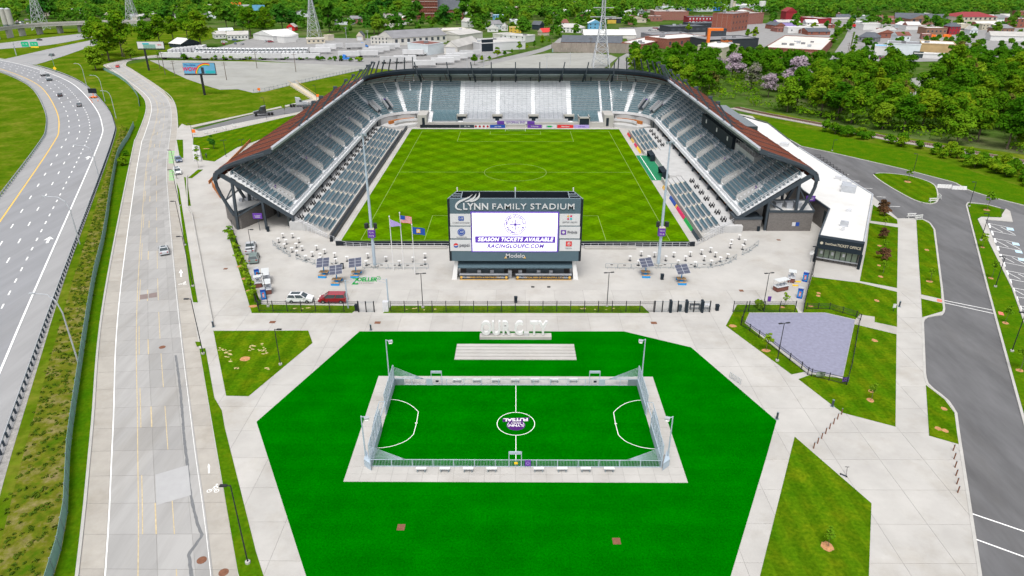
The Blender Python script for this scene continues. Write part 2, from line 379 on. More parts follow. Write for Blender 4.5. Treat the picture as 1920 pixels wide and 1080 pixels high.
def grass_mat(name, cols, s1=0.05, s2=0.9, stripe=None, rot=0.0, amt=0.12, spots=None):
 m = mat(name, cols[0], 0.95, 0.0, spec=0.05); n, L, b = tree_of(m); b.inputs['Specular IOR Level'].default_value = 0.0
 g = n.new('ShaderNodeNewGeometry')
 n1 = n.new('ShaderNodeTexNoise'); n1.inputs['Scale'].default_value = s1; n1.inputs['Detail'].default_value = 8; n1.inputs['Roughness'].default_value = 0.7
 L.new(g.outputs['Position'], n1.inputs['Vector'])
 r = n.new('ShaderNodeValToRGB'); r.color_ramp.elements[0].position = 0.34; r.color_ramp.elements[1].position = 0.66
 r.color_ramp.elements[0].color = (*cols[0], 1); r.color_ramp.elements[1].color = (*cols[1], 1)
 if len(cols) > 2: e = r.color_ramp.elements.new(0.5); e.color = (*cols[2], 1)
 L.new(n1.outputs['Fac'], r.inputs['Fac'])
 n2 = n.new('ShaderNodeTexNoise'); n2.inputs['Scale'].default_value = s2; n2.inputs['Detail'].default_value = 5
 L.new(g.outputs['Position'], n2.inputs['Vector'])
 mr = n.new('ShaderNodeMapRange'); mr.inputs['From Min'].default_value = 0.3; mr.inputs['From Max'].default_value = 0.7; mr.inputs['To Min'].default_value = 0.8; mr.inputs['To Max'].default_value = 1.2
 L.new(n2.outputs['Fac'], mr.inputs['Value']); val = mr.outputs[0]
 if stripe:
  mp = n.new('ShaderNodeMapping'); mp.inputs['Rotation'].default_value = (0, 0, rot); L.new(g.outputs['Position'], mp.inputs['Vector'])
  axes = ('X', 'Y') if stripe[1] else ('X',)
  for ax in axes:
   w = n.new('ShaderNodeTexWave'); w.bands_direction = ax; w.wave_profile = 'SIN'; w.inputs['Scale'].default_value = 2 * pi / 20 / stripe[0] * 0.5; w.inputs['Distortion'].default_value = 0.3; w.inputs['Detail Scale'].default_value = 0.3
   L.new(mp.outputs[0], w.inputs['Vector'])
   w2 = n.new('ShaderNodeMapRange'); w2.interpolation_type = 'SMOOTHSTEP'; w2.inputs['From Min'].default_value = 0.38; w2.inputs['From Max'].default_value = 0.62; w2.inputs['To Min'].default_value = 1 - amt; w2.inputs['To Max'].default_value = 1 + amt
   L.new(w.outputs['Fac'], w2.inputs['Value'])
   mu = n.new('ShaderNodeMath'); mu.operation = 'MULTIPLY'; L.new(val, mu.inputs[0]); L.new(w2.outputs[0], mu.inputs[1]); val = mu.outputs[0]
 h = n.new('ShaderNodeHueSaturation'); L.new(r.outputs[0], h.inputs['Color']); L.new(val, h.inputs['Value'])
 L.new(h.outputs[0], b.inputs['Base Color'])
 bp = n.new('ShaderNodeBump'); bp.inputs['Strength'].default_value = 0.25; bp.inputs['Distance'].default_value = 0.15; L.new(n2.outputs['Fac'], bp.inputs['Height']); L.new(bp.outputs[0], b.inputs['Normal'])
 M[name] = m
grass_mat('pitch_grass', [(0.047, 0.124, 0.0005), (0.078, 0.160, 0.0008), (0.061, 0.142, 0.0006)], 0.12, 1.3, (3.3, True), radians(45), 0.10)
grass_mat('turf', [(0.0, 0.084, 0.0), (0.0, 0.118, 0.0), (0.0, 0.1, 0.0)], 0.16, 4.5, (2.3, False), radians(90), 0.035)
grass_mat('lawn', [(0.036, 0.105, 0.0015), (0.095, 0.140, 0.003), (0.056, 0.118, 0.002)], 0.3, 2.4, (1.5, False), 0.0, 0.09)
grass_mat('mown_verge', [(0.034, 0.108, 0.0015), (0.080, 0.135, 0.003), (0.050, 0.118, 0.002)], 0.3, 2.0)
grass_mat('rough_grass', [(0.040, 0.098, 0.002), (0.135, 0.150, 0.016), (0.070, 0.120, 0.004)], 0.09, 0.7)
grass_mat('weedy_gravel', [(0.045, 0.095, 0.003), (0.20, 0.165, 0.075), (0.105, 0.115, 0.010)], 0.35, 1.2)
grass_mat('town_ground', [(0.035, 0.085, 0.010), (0.115, 0.125, 0.055), (0.055, 0.10, 0.017)], 0.02, 0.3)
# ================================================================ THE SETTING: ground, roads, pavements, lawns
b = MB(); b.poly([(-3500, -200, -0.15), (3500, -200, -0.15), (3500, 5000, -0.15), (-3500, 5000, -0.15)])
struct('ground', b, 'town_ground')
# ---- street along the stadium, cast in concrete slabs
SL = smooth_line([(-18, -4)] + GL([(147, 1080), (174, 810), (200, 540), (252, 270), (257, 257), (275, 200), (257, 170), (200, 127), (203, 119), (275, 105), (330, 101)]), 3)
SR = smooth_line([(-2, -4)] + GL([(446, 1080), (399, 810), (356, 540), (332, 370), (326, 307), (332, 235), (325, 190), (300, 165), (247, 130), (235, 122), (250, 112), (330, 105)]), 3)
NS = 140
def rs(q, n):
 L = [0.0]
 for i in range(1, len(q)): L.append(L[-1] + hypot(q[i][0] - q[i - 1][0], q[i][1] - q[i - 1][1]))
 out = []; j = 0
 for k in range(n):
  d = L[-1] * k / (n - 1)
  while j < len(L) - 2 and L[j + 1] < d: j += 1
  t = (d - L[j]) / max(1e-9, L[j + 1] - L[j]); out.append((q[j][0] + (q[j + 1][0] - q[j][0]) * t, q[j][1] + (q[j + 1][1] - q[j][1]) * t))
 return out
def mark_y(line, y):
 i = min(range(len(line)), key=lambda k: abs(line[k][1] - y)); return i
# match the two kerbs piecewise so that slabs stay square
cuts = [-4, 49, 116, 231, 300, 345]
SLm, SRm = [], []
for a, c in zip(cuts[:-1], cuts[1:]):
 n = int((c - a) * 1.12 / 5.6) + 1
 for src, dst in ((SL, SLm), (SR, SRm)):
  seg = src[mark_y(src, a):mark_y(src, c) + 1]; dst += rs(seg, n + 1)[:-1]
kl, kr = mark_y(SL, 345), mark_y(SR, 345)
n2 = 40
SLm += rs(SL[kl:], n2); SRm += rs(SR[kr:], n2)
def across(i, f): return (SLm[i][0] + (SRm[i][0] - SLm[i][0]) * f, SLm[i][1] + (SRm[i][1] - SLm[i][1]) * f)
street = MB(); ribbon(street, SLm, SRm, -0.13); street = struct('street', street, 'joint')
FR = [0.0, 0.158, 0.495, 0.735, 0.845, 1.0]
nslab = 0; far_slabs = MB()
for i in range(len(SLm) - 1):
 for c in range(5):
  q = [across(i, FR[c]), across(i, FR[c + 1]), across(i + 1, FR[c + 1]), across(i + 1, FR[c])]
  cx = sum(p[0] for p in q) / 4; cyy = sum(p[1] for p in q) / 4
  L = max(0.5, hypot(q[0][0] - q[2][0], q[0][1] - q[2][1])); k = 1 - 0.03 / L * 2
  q2 = [(cx + (p[0] - cx) * k, cyy + (p[1] - cyy) * k) for p in q]
  if nslab < 290 and i > 6:
   MB().prism(q2, -0.13, -0.10).build('slab', 'gutter_slab' if c in (0, 4) else 'road_slab', street); nslab += 1
  else: far_slabs.prism(q2, -0.13, -0.10, 1 if c in (0, 4) else 0)
tag(far_slabs.build('far_slabs', ['road_slab', 'gutter_slab'], street), kind='stuff')
def street_line(f, i0, i1, w, m, name, dash=None, z=-0.096):
 mb = MB()
 for i in range(i0, i1):
  if dash and (i % dash[0]) >= dash[1]: continue
  a = across(i, f); c = across(i + 1, f); dx, dy = c[0] - a[0], c[1] - a[1]; l = hypot(dx, dy); nx, ny = dy / l * w / 2, -dx / l * w / 2
  mb.poly([(a[0] - nx, a[1] - ny, z), (a[0] + nx, a[1] + ny, z), (c[0] + nx, c[1] + ny, z), (c[0] - nx, c[1] - ny, z)])
 return mb.build(name, m, street)
NM = len(SLm) - 6
street_line(0.165, 4, NM, 0.14, 'white_paint', 'edge_line')
street_line(0.372, 4, NM, 0.11, 'worn_yellow', 'centre_line')
street_line(0.40, 4, NM, 0.10, 'worn_yellow', 'broken_line', (4, 2))
street_line(0.492, 4, NM, 0.14, 'worn_yellow', 'broken_line', (4, 1), -0.094)
street_line(0.615, 4, NM, 0.09, 'worn_yellow', 'faded_line', (3, 2))
street_line(0.83, 4, NM, 0.06, 'worn_white', 'edge_line')
# tar-filled crack
crk = GL([(329, 665), (335, 705), (339, 742), (343, 790), (344, 810), (350, 860), (356, 920), (362, 950), (370, 980), (379, 1003), (353, 1037), (357, 1065), (360, 1085)])
crk = resample(crk, 0.5); rj = random.Random(3); mb = MB()
ribbon(mb, [(p[0] - 0.13 - rj.random() * 0.10, p[1]) for p in crk], [(p[0] + 0.13 + rj.random() * 0.10, p[1]) for p in crk], -0.095); mb.build('tar_crack', 'tar', street)
# bicycle lane symbol and arrow, green crossing bars
def flat(name, polys, z, m, par):
 mb = MB()
 for p in polys: mb.poly([(q[0], q[1], z) for q in p])
 return mb.build(name, m, par)
def gp(pts): return GL(pts)
flat('arrow_marking', [gp([(390, 886), (393, 886), (393, 872), (396, 877), (391, 868), (388, 877), (390, 873)])], -0.094, 'white_paint', street)
def ring(cx, cyy, r0, r1, n=16): return [[(cx + r0 * cos(2 * pi * k / n), cyy + r0 * sin(2 * pi * k / n)), (cx + r1 * cos(2 * pi * k / n), cyy + r1 * sin(2 * pi * k / n)), (cx + r1 * cos(2 * pi * (k + 1) / n), cyy + r1 * sin(2 * pi * (k + 1) / n)), (cx + r0 * cos(2 * pi * (k + 1) / n), cyy + r0 * sin(2 * pi * (k + 1) / n))] for k in range(n)]
def bike(u, v, s):
 x, y = G(u, v); P = []
 P += ring(x - 0.45 * s, y, 0.22 * s, 0.30 * s) + ring(x + 0.45 * s, y, 0.22 * s, 0.30 * s)
 def bar(a, c, w=0.07):
  a = (x + a[0] * s, y + a[1] * s); c = (x + c[0] * s, y + c[1] * s); dx, dy = c[0] - a[0], c[1] - a[1]; l = hypot(dx, dy); nx, ny = dy / l * w * s / 2, -dx / l * w * s / 2
  P.append([(a[0] - nx, a[1] - ny), (a[0] + nx, a[1] + ny), (c[0] + nx, c[1] + ny), (c[0] - nx, c[1] - ny)])
 bar((-.45, 0), (-.1, .55)); bar((-.1, .55), (.45, 0)); bar((-.1, .1), (.3, .5)); bar((-.15, .6), (.12, .95), .16); bar((.1, .9), (.36, .55), .09)
 P.append([(x + .05 * s + .14 * s * cos(2 * pi * k / 10), y + 1.12 * s + .14 * s * sin(2 * pi * k / 10)) for k in range(10)])
 flat('bicycle_marking', P, -0.094, 'white_paint', street)
bike(399, 919, 0.95); bike(342, 532, 1.0)
flat('arrow_marking', [gp([(338, 518), (341, 518), (340, 511), (343, 511), (339, 504), (335, 511), (338, 511)])], -0.094, 'white_paint', street)
mb = MB()
for v in list(range(283, 306, 3)) + list(range(318, 338, 3)):
 p = gp([(316 + (v - 283) * .02, v), (328 + (v - 283) * .03, v), (328 + (v - 283) * .03, v + 1.4), (316 + (v - 283) * .02, v + 1.4)]); mb.poly([(q[0], q[1], -0.09) for q in p])
mb.build('green_bars', mat('bike_green', (0.20, 0.52, 0.16), 0.8, 0.1), street)
flat('patch', [gp([(291, 889), (352, 871), (358, 927), (293, 946)])], -0.093, mat('new_slab', (0.345, 0.345, 0.345), 0.8, 0.05), street)
for q in ([(262, 552), (277, 550), (277, 559), (262, 561)], [(279, 550), (294, 547), (294, 556), (279, 558)]): flat('repair_plate', [gp(q)], -0.092, mat('plate', (0.19, 0.15, 0.14), 0.8, 0.1), street)
def manhole(u, v, r=0.42, z=-0.10, par=None, m='rust'):
 x, y = G(u, v); mb = MB(); mb.cyl(x, y, z - 0.02, z + 0.012, r, 16); return mb.build('manhole_cover', m, par)
for u, v in ((378, 1049), (419, 1072), (304, 650)): manhole(u, v, 0.5, -0.09, street)
# kerbs
for nm, line, d in (('kerb', SLm, -0.32), ('kerb', SRm, 0.32)):
 mb = MB(); ribbon(mb, line if d > 0 else offset_line(line, d), offset_line(line, d) if d > 0 else line, 0.03, 0, 0.18); struct(nm, mb, 'kerb')
# ---- grass strip, weeds and rough ground between street and interstate
FN = smooth_line([(-36, 12)] + GL([(101, 1080), (136, 810), (176, 540), (197, 445), (210, 357), (222, 295), (235, 270), (244, 255), (260, 212), (257, 180), (230, 150), (192, 130)]), 3)
HW = smooth_line([(-38, 0), (-61, 51)] + GL([(0, 697), (67, 540), (185, 270), (191, 232), (175, 197), (140, 160), (100, 140), (50, 124), (0, 113)]) + [(-420, 520), (-520, 590)], 3)
mb = MB(); mb.poly([(p[0], p[1], -0.05) for p in [(-700, -10), (0, -10)]] + [(p[0] - 0.2, p[1], -0.05) for p in SLm[:-3]] + [(-260, 700, -0.05), (-700, 700, -0.05)]); struct('roadside_field', mb, 'rough_grass')
k0 = mark_y(FN, 430)
mb = MB(); fl = FN[:k0]; slr = rs(SLm[:mark_y(SLm, 415)], len(fl)); ribbon(mb, fl, [(p[0] - .3, p[1]) for p in slr], -0.02); struct('mown_verge', mb, 'mown_verge')
g2 = HW[:mark_y(HW, 262)]; fl = rs(FN[:mark_y(FN, 250)], len(g2))
mb = MB(); ribbon(mb, offset_line(g2, 3.5), [(p[0] * .55 + q[0] * .45, p[1] * .55 + q[1] * .45) for p, q in zip(g2, fl)], -0.03); struct('stony_strip', mb, 'rubble')
mb = MB(); ribbon(mb, [(p[0] * .62 + q[0] * .38, p[1] * .62 + q[1] * .38) for p, q in zip(offset_line(g2, 3.5), fl)], fl, -0.025); struct('weedy_strip', mb, 'weedy_gravel')
# ---- interstate
hw = MB(); ribbon(hw, offset_line(HW, -18.4), offset_line(HW, 4.4), 0.03, 0, 0.2); highway = struct('highway', hw, 'shoulder')
mb = MB(); ribbon(mb, offset_line(HW, -14.6), offset_line(HW, 0.3), 0.036); mb.build('carriageway', 'highway', highway)
def stripe(line, d, w, z, m, par, name, dash=None, lim=None):
 L = resample(offset_line(line, d), 1.0); mb = MB()
 a = offset_line(L, -w / 2); c = offset_line(L, w / 2)
 for i in range(len(L) - 1):
  if dash and (i % dash[0]) >= dash[1]: continue
  mb.poly([(a[i][0], a[i][1], z), (c[i][0], c[i][1], z), (c[i + 1][0], c[i + 1][1], z), (a[i + 1][0], a[i + 1][1], z)])
 return mb.build(name, m, par)
stripe(HW, 0, 0.32, 0.041, 'white_paint', highway, 'edge_line')
stripe(HW, -14.2, 0.36, 0.041, 'yellow_paint', highway, 'yellow_edge_line')
stripe(HW, -4.1, 0.26, 0.041, 'white_paint', highway, 'dotted_line', (6, 2))
stripe(HW, -7.5, 0.26, 0.041, 'white_paint', highway, 'lane_line', (12, 3))
stripe(HW, -10.9, 0.26, 0.041, 'white_paint', highway, 'lane_line', (12, 3))
for u, v, s in ((91, 450, 1.0), (165, 296, 1.0)):
 x, y = G(u, v); d = 0.42
 P = [(-.2, -1.6), (.2, -1.6), (.2, .3), (.75, .1), (0, 1.7), (-.75, .1), (-.2, .3)]
 flat('arrow_marking', [[(x + p[0] * 1.3 * cos(d) - p[1] * 1.3 * sin(d), y + p[0] * 1.3 * sin(d) + p[1] * 1.3 * cos(d)) for p in P]], 0.042, 'white_paint', highway)
# ramps and second carriageway at the far left
def px_road(name, lo, hi, z, m):
 n = 24; a = rs(smooth_line(GL(lo), 4), n); c = rs(smooth_line(GL(hi), 4), n); mb = MB(); ribbon(mb, c, a, z, 0, 0.15); o = struct(name, mb, m); return o, a, c
r1, r1a, r1c = px_road('ramp_road', [(20, 121), (60, 122), (110, 108), (175, 86), (205, 80)], [(-10, 114), (8, 111), (96, 91), (177, 74), (215, 66)], 0.02, 'shoulder')
r2, r2a, r2c = px_road('far_carriageway', [(-30, 95), (0, 92), (94, 84), (166, 71), (210, 64)], [(-30, 83), (0, 81), (75, 72), (162, 62), (215, 56)], 0.02, 'shoulder')
# ---- stadium precinct: plaza slabs, concourse
drive_left = GL([(1850, 1180), (1838, 1080), (1800, 830), (1797, 810), (1792, 772), (1775, 748), (1740, 722), (1734, 705), (1730, 600), (1740, 593), (1765, 590), (1771, 582), (1769, 569), (1766, 540), (1752, 430), (1742, 416), (1728, 410), (1684, 410), (1635, 366), (1495, 277), (1425, 232)])
plaza = [p for p in SRm if -4 <= p[1] <= 258][::2] + GL([(340, 232), (372, 246)]) + [(-105, 270), (-80, 300), (80, 300), (96, 280)] + drive_left[::-1] + [(30, 0)]
plaza = [(p[0] + (0.25 if i < 60 and p[0] < -2 else 0), p[1]) for i, p in enumerate(plaza)]
TURF = GL([(674, 621.5), (1170, 621.5), (1296, 651.5), (1456, 789), (1436, 860), (1340, 1180), (606, 1180), (574, 1080), (481, 791)])
lo = clip_rect(plaza, -200, -10, 200, 116); hi = clip_rect(plaza, -200, 116, 200, 400)
mb = MB(); mb.poly([(p[0], p[1], -0.025) for p in lo]); pl = struct('plaza', mb, 'joint')
mb = MB(); mb.prism(hi, -0.2, 0.0); struct('concourse', mb, 'concrete')
S = 5.4; rest = MB()
for i in range(-14, 24):
 for j in range(6, 22):
  x0, y0 = i * S + 1.9, j * S - 2.8
  q = clip_rect(lo, x0 + .02, y0 + .02, x0 + S - .02, min(y0 + S - .02, 116))
  if len(q) < 3 or abs(area(q)) < 0.4: continue
  if all(inside(p, TURF) for p in [(x0, y0), (x0 + S, y0), (x0 + S, y0 + S), (x0, y0 + S)]): continue
  MB().prism(q, -0.12, 0.0).build('slab', 'slab', pl)
mb = MB(); mb.prism([p for p in TURF], -0.02, 0.025); struct('artificial_turf', mb, 'turf')
# ---- lawns and planting strips
LAWNS = {
 'lawn': [
  [(400, 620.5), (578, 620), (586, 643), (466, 743), (424, 742)],
  [(426, 433), (437, 431), (490, 571), (664, 573.5), (668, 580), (660, 587), (472, 587)],
  [(735, 573.5), (1204, 573.5), (1218, 587), (718, 587)],
  [(1361, 611), (1382, 571.5), (1490, 571.5), (1497, 586), (1405, 586), (1396, 606), (1510, 697), (1484, 702)],
  [(1505, 586), (1508, 571), (1522, 519), (1612, 530.5), (1682, 547.5), (1682, 613), (1640, 604), (1640, 594), (1612, 590), (1604, 599), (1547, 586)],
  [(1602, 608), (1681, 627), (1679, 800), (1580, 774), (1562, 761), (1497, 711), (1522, 702), (1580, 710)],
  [(1490, 819), (1634, 944), (1629, 1080), (1626, 1180), (1392, 1180), (1425, 1080)],
  [(1637, 384), (1682, 412), (1683, 420), (1632, 414)],
  [(1630, 418), (1684, 426.5), (1682, 540), (1612, 527), (1625, 460)],
  [(1718, 412), (1730, 412), (1743, 419), (1750, 430), (1764, 540), (1765, 560.5), (1727, 552), (1721, 467)],
  [(1727, 560), (1767, 569), (1769, 583), (1729, 595)],
  [(1736, 722), (1771, 749), (1790, 775), (1798, 833), (1742, 817)],
  [(362, 257), (376, 257), (560, 214), (600, 214), (520, 250), (470, 268), (444, 277), (402, 303), (380, 300), (375, 279), (362, 277)],
  [(371, 318), (381, 318), (360, 334), (352, 334)],
  [(345, 332), (350, 333), (358, 386), (352, 386)],
 ],
 'mown_verge': [
  [(331, 342), (336, 355), (366, 540), (371, 567), (362, 567), (355, 530)],
  [(374, 654), (385, 653), (402, 746), (416, 770), (421, 800), (480, 1035), (510, 1130), (462, 1130), (446, 1072), (400, 806)],
  [(366, 641), (376, 641), (378, 649), (369, 649)],
  [(331, 262), (343, 262), (344, 296), (337, 296)],
 ]}
for nm, ls in LAWNS.items():
 for L in ls:
  mb = MB(); mb.prism(GL(L), -0.03, 0.035); struct('lawn', mb, nm)
mb = MB(); mb.prism(GL([(1405, 587), (1547, 587), (1603, 600), (1580, 706), (1522, 698), (1398, 605)]), -0.03, 0.028); struct('gravel_yard', mb, 'gravel_park')
mb = MB(); mb.prism(GL([(1604, 598), (1612, 590), (1640, 594), (1640, 604), (1682, 613), (1681, 626), (1602, 607)]), -0.03, 0.02); struct('path', mb, 'walk_slab')
# mulch rings and bare patches
def blob(name, u, v, rx, ry, m, z=0.05, n=18, jit=0.25, seed=0, parent=None):
 x, y = G(u, v); r = random.Random(seed + int(u * 7 + v)); mb = MB()
 mb.poly([(x + rx * cos(2 * pi * k / n) * (1 - jit * r.random()), y + ry * sin(2 * pi * k / n) * (1 - jit * r.random()), z) for k in range(n)]); return mb.build(name, m, parent, kind='structure' if parent is None else None)
for u, v, a, c in ((460, 673, .9, .8), (1551, 1025, .75, .8), (1632, 751, .55, .6), (1633, 734, .4, .45), (1640, 639, .5, .6), (1644, 564, .45, .6), (1436, 657.5, .8, .6), (1374, 611.5, .7, .6), (1535, 550, .4, .5), (1534, 555, .4, .5), (1467, 576.5, .5, .4), (1520, 574.5, .5, .4), (1759, 804, .45, .5), (1772, 808, .45, .5), (1770, 767, .45, .5), (1738, 469, .5, .6), (1743, 528, .7, .6), (1649, 461, .5, .6), (1648, 498, .4, .5), (1651, 519, .5, .6), (1702, 341, 1.0, 1.2), (1850, 394, .8, .9), (1842, 464, .5, .5), (1858, 522, .5, .6), (1885, 606, .6, .6), (1912, 695, .6, .6), (475, 574.5, .9, .6), (466, 546, .6, .6), (458, 523, .6, .6), (449, 500, .6, .6), (387, 279, 1.4, .5)):
 blob('mulch_bed', u, v, a, c, 'mulch')
rr = random.Random(11)
for cx, cyy, w, h, n in ((420, 655, 12, 3, 8), (428, 666, 5, 12, 9), (482, 650, 16, 8, 16), (492, 661, 8, 4, 6), (503, 690, 4, 3, 3), (443, 690, 3, 2, 2), (570, 578, 20, 2, 4), (800, 580, 40, 2, 5), (1120, 579, 40, 2, 5)):
 for k in range(n): blob('bare_patch', cx + rr.uniform(-1, 1) * w, cyy + rr.uniform(-1, 1) * h, rr.uniform(.15, .5), rr.uniform(.12, .35), 'straw', 0.042, 9, 0.6, k)
# ---- asphalt service road and car park on the other side
dr_right = GL([(1990, 1080), (1960, 900), (1917, 777), (1852, 540), (1812, 384), (1822, 379), (1872, 389), (1930, 405), (1990, 420)])
dr_top = GL([(1990, 402), (1920, 385), (1860, 370), (1817, 357), (1790, 342), (1690, 316), (1560, 286), (1502, 274), (1440, 238), (1412, 222)])
mb = MB(); mb.poly([(p[0], p[1], -0.11) for p in [(60, 0)] + drive_left + dr_top[::-1] + dr_right[::-1] + [(110, 20)]]); drive = struct('service_road', mb, 'asphalt')
mb = MB(); mb.poly([(p[0], p[1], -0.105) for p in GL([(1846, 409), (1879, 408), (1885, 391), (1990, 425), (2060, 640), (1925, 640), (1900, 552)])]); lot = struct('car_park', mb, 'asphalt_lot')
def kerb_line(pts, w=0.35, z=0.04, name='kerb', closed=False, m='kerb'):
 L = resample(pts, 1.5)
 if closed: L.append(L[1])
 mb = MB(); ribbon(mb, offset_line(L, -w / 2), offset_line(L, w / 2), z, 0, 0.2); return struct(name, mb, m)
kerb_line(drive_left[:18]); kerb_line(dr_top[1:9]); kerb_line(GL([(1990, 1040), (1917, 777), (1852, 540), (1812, 384), (1816, 379), (1850, 383), (1876, 390)]))
isl = smooth_line(GL([(1637, 327), (1652, 324), (1702, 329), (1740, 340), (1755, 351), (1758, 376), (1742, 382), (1715, 375), (1677, 355), (1647, 336), (1637, 327)]), 2)
mb = MB(); mb.prism(isl[:-1], -0.11, 0.035); struct('lawn', mb, 'lawn'); kerb_line(isl, closed=True)
mb = MB(); mb.prism(GL([(1814, 381), (1850, 384), (1875, 391), (1879, 407), (1840, 406), (1832, 410), (1896, 540), (1960, 720), (1990, 840), (1990, 1000), (1919, 772), (1854, 540)]), -0.11, 0.035); struct('lawn', mb, 'mown_verge')
mb = MB(); mb.prism(GL([(1840, 406.5), (1876, 408), (1880, 400), (1886, 391), (1894, 396), (1899, 416), (1847, 411), (1905, 552), (1990, 780), (1990, 830), (1960, 718), (1897, 540), (1833, 410.5)]), -0.11, 0.03); struct('pavement', mb, 'slab')
for a, c in (((1767, 561.5), (1864, 581)), ((1768, 566), (1866, 587.5)), ((1824, 962), (1930, 998)), ((1831, 1010), (1930, 1046))):
 p, q = G(*a), G(*c); d = Vector((q[0] - p[0], q[1] - p[1])).normalized(); nx, ny = d.y * .09, -d.x * .09
 mb = MB(); mb.poly([(p[0] - nx, p[1] - ny, -0.1), (q[0] - nx, q[1] - ny, -0.1), (q[0] + nx, q[1] + ny, -0.1), (p[0] + nx, p[1] + ny, -0.1)]); mb.build('road_line', 'white_paint', drive)
for a, c in (((1575, 326), (1592, 326.5)), ((1596, 338), (1612, 339)), ((1620, 352), (1636, 353)), ((1644, 368), (1661, 369)), ((1669, 386), (1688, 386.5))):
 p, q = G(*a), G(*c); mb = MB(); mb.poly([(p[0], p[1] - .1, -0.1), (q[0], q[1] - .1, -0.1), (q[0], q[1] + .1, -0.1), (p[0], p[1] + .1, -0.1)]); mb.build('bay_line', 'white_paint', drive)
for q in ([(1757, 560.5), (1766, 562.5), (1766, 567), (1757, 565)], [(1871, 584), (1880, 586), (1883, 592), (1873, 590)]):
 flat('tactile_pad', [gp(q)], 0.045, 'red_pad', drive)
# parking bays: white bay lines, hatched aisles, blue bays
bays = MB(); hatch = MB(); blue = MB()
for k in range(12):
 v = 418 + k * 13.6 + k * k * 0.18; u = 1853 + (v - 418) * 0.375; w = 47
 p = G(u, v); q = G(u + w, v + 9)
 bays.beam((p[0], p[1], -0.098), (q[0], q[1], -0.098), 0.13, 0.004)
 if k % 2 == 0:
  p2 = G(u + 4.5, v + 11.5)
  for f in (0.0, 0.5):
   a = G(u + w * f, v + 9 * f + 2); c = G(u + 4 + w * (f + .5), v + 13 + 9 * (f + .4)); hatch.beam((a[0], a[1], -0.097), (c[0], c[1], -0.097), 0.12, 0.004)
 pp = [G(u + 34, v + 7.5), G(u + 47, v + 9.5), G(u + 49, v + 14), G(u + 36, v + 12)]
 if k % 4 != 1: blue.poly([(p_[0], p_[1], -0.099) for p_ in pp])
 st = G(u + 1.5, v + 1); en = G(u + 3.5, v + 8.5); bays.beam((st[0], st[1], -0.05), (en[0], en[1], -0.05), 0.35, 0.12)
bays.build('bay_line', 'white_paint', lot); hatch.build('hatching', 'white_paint', lot); blue.build('blue_bay', mat('bay_blue', (0.42, 0.60, 0.72), 0.8, 0.1), lot)
# ---- side road, gravel car parks, railway, far streets
mb = MB(); mb.poly([(p[0], p[1], -0.12) for p in GL([(330, 247), (349, 242), (370, 241), (473, 214), (595, 189), (640, 176), (640, 186), (571, 206), (491, 227), (374, 252), (349, 262), (330, 262)])]); side = struct('side_road', mb, 'asphalt_lot')
mb = MB(); mb.prism(GL([(345, 236), (360, 235), (460, 214), (600, 183), (640, 173), (640, 176), (600, 187), (474, 213), (362, 239), (345, 240)]), -0.1, 0.02); struct('pavement', mb, 'walk_slab')
mb = MB(); mb.prism(GL([(368, 257), (376, 257), (497, 228), (560, 214), (600, 200), (600, 197), (560, 210), (495, 225), (380, 252)]), -0.1, 0.02); struct('pavement', mb, 'walk_slab')
mb = MB(); mb.poly([(p[0], p[1], -0.02) for p in GL([(280, 113), (330, 113), (420, 114.5), (480, 115.5), (560, 118.5), (640, 122), (705, 125), (660, 135), (600, 148), (545, 160), (495, 172), (475, 174), (445, 167), (412, 168), (385, 160), (350, 148), (318, 133), (300, 122)])]); struct('gravel_car_park', mb, 'gravel')
mb = MB(); mb.poly([(p[0], p[1], -0.02) for p in GL([(850, 140), (900, 126), (960, 111), (1000, 103), (1030, 99.5), (1110, 99), (1145, 103), (1158, 108), (1130, 130), (1110, 145)])]); struct('gravel_car_park', mb, 'gravel')
mb = MB(); ribbon(mb, GL([(560, 190), (800, 138), (880, 121), (960, 104), (1010, 92), (1036, 82), (1050, 70)]), GL([(600, 196), (830, 143), (915, 122), (985, 106), (1020, 96), (1046, 86), (1058, 71)]), -0.03); struct('avenue', mb, 'grey_street')
mb = MB(); mb.poly([(p[0], p[1], -0.03) for p in GL([(1130, 150), (1160, 108), (1175, 100), (1120, 96), (1040, 94), (1040, 90), (1200, 92), (1210, 101), (1180, 125), (1160, 150)])]); struct('back_street', mb, 'grey_street')
mb = MB(); ribbon(mb, GL([(1540, 132), (1560, 105), (1583, 72), (1590, 57), (1600, 50)]), GL([(1586, 132), (1590, 105), (1598, 72), (1601, 57), (1606, 50)]), -0.02); struct('straight_street', mb, 'grey_street')
mb = MB(); mb.poly([(p[0], p[1], -0.04) for p in GL([(1540, 40), (1950, 45), (1950, 110), (1700, 116), (1586, 122), (1604, 60)])]); struct('paved_yards', mb, 'grey_street')
mb = MB(); mb.poly([(p[0], p[1], -0.04) for p in GL([(300, 108), (420, 86), (480, 70), (700, 72), (900, 88), (960, 98), (880, 122), (800, 135), (700, 128), (480, 113)])]); struct('truck_yard', mb, 'grey_street')
mb = MB(); mb.poly([(p[0], p[1], -0.04) for p in GL([(1160, 52), (1560, 40), (1570, 75), (1480, 90), (1250, 92), (1180, 80)])]); struct('paved_yards', mb, 'grey_street')
mb = MB(); mb.poly([(p[0], p[1], -0.07) for p in GL([(236, 121), (285, 112.5), (480, 113), (705, 124), (800, 140), (640, 180), (345, 240), (333, 232), (330, 195), (302, 165)])]); struct('grass_bank', mb, 'rough_grass')
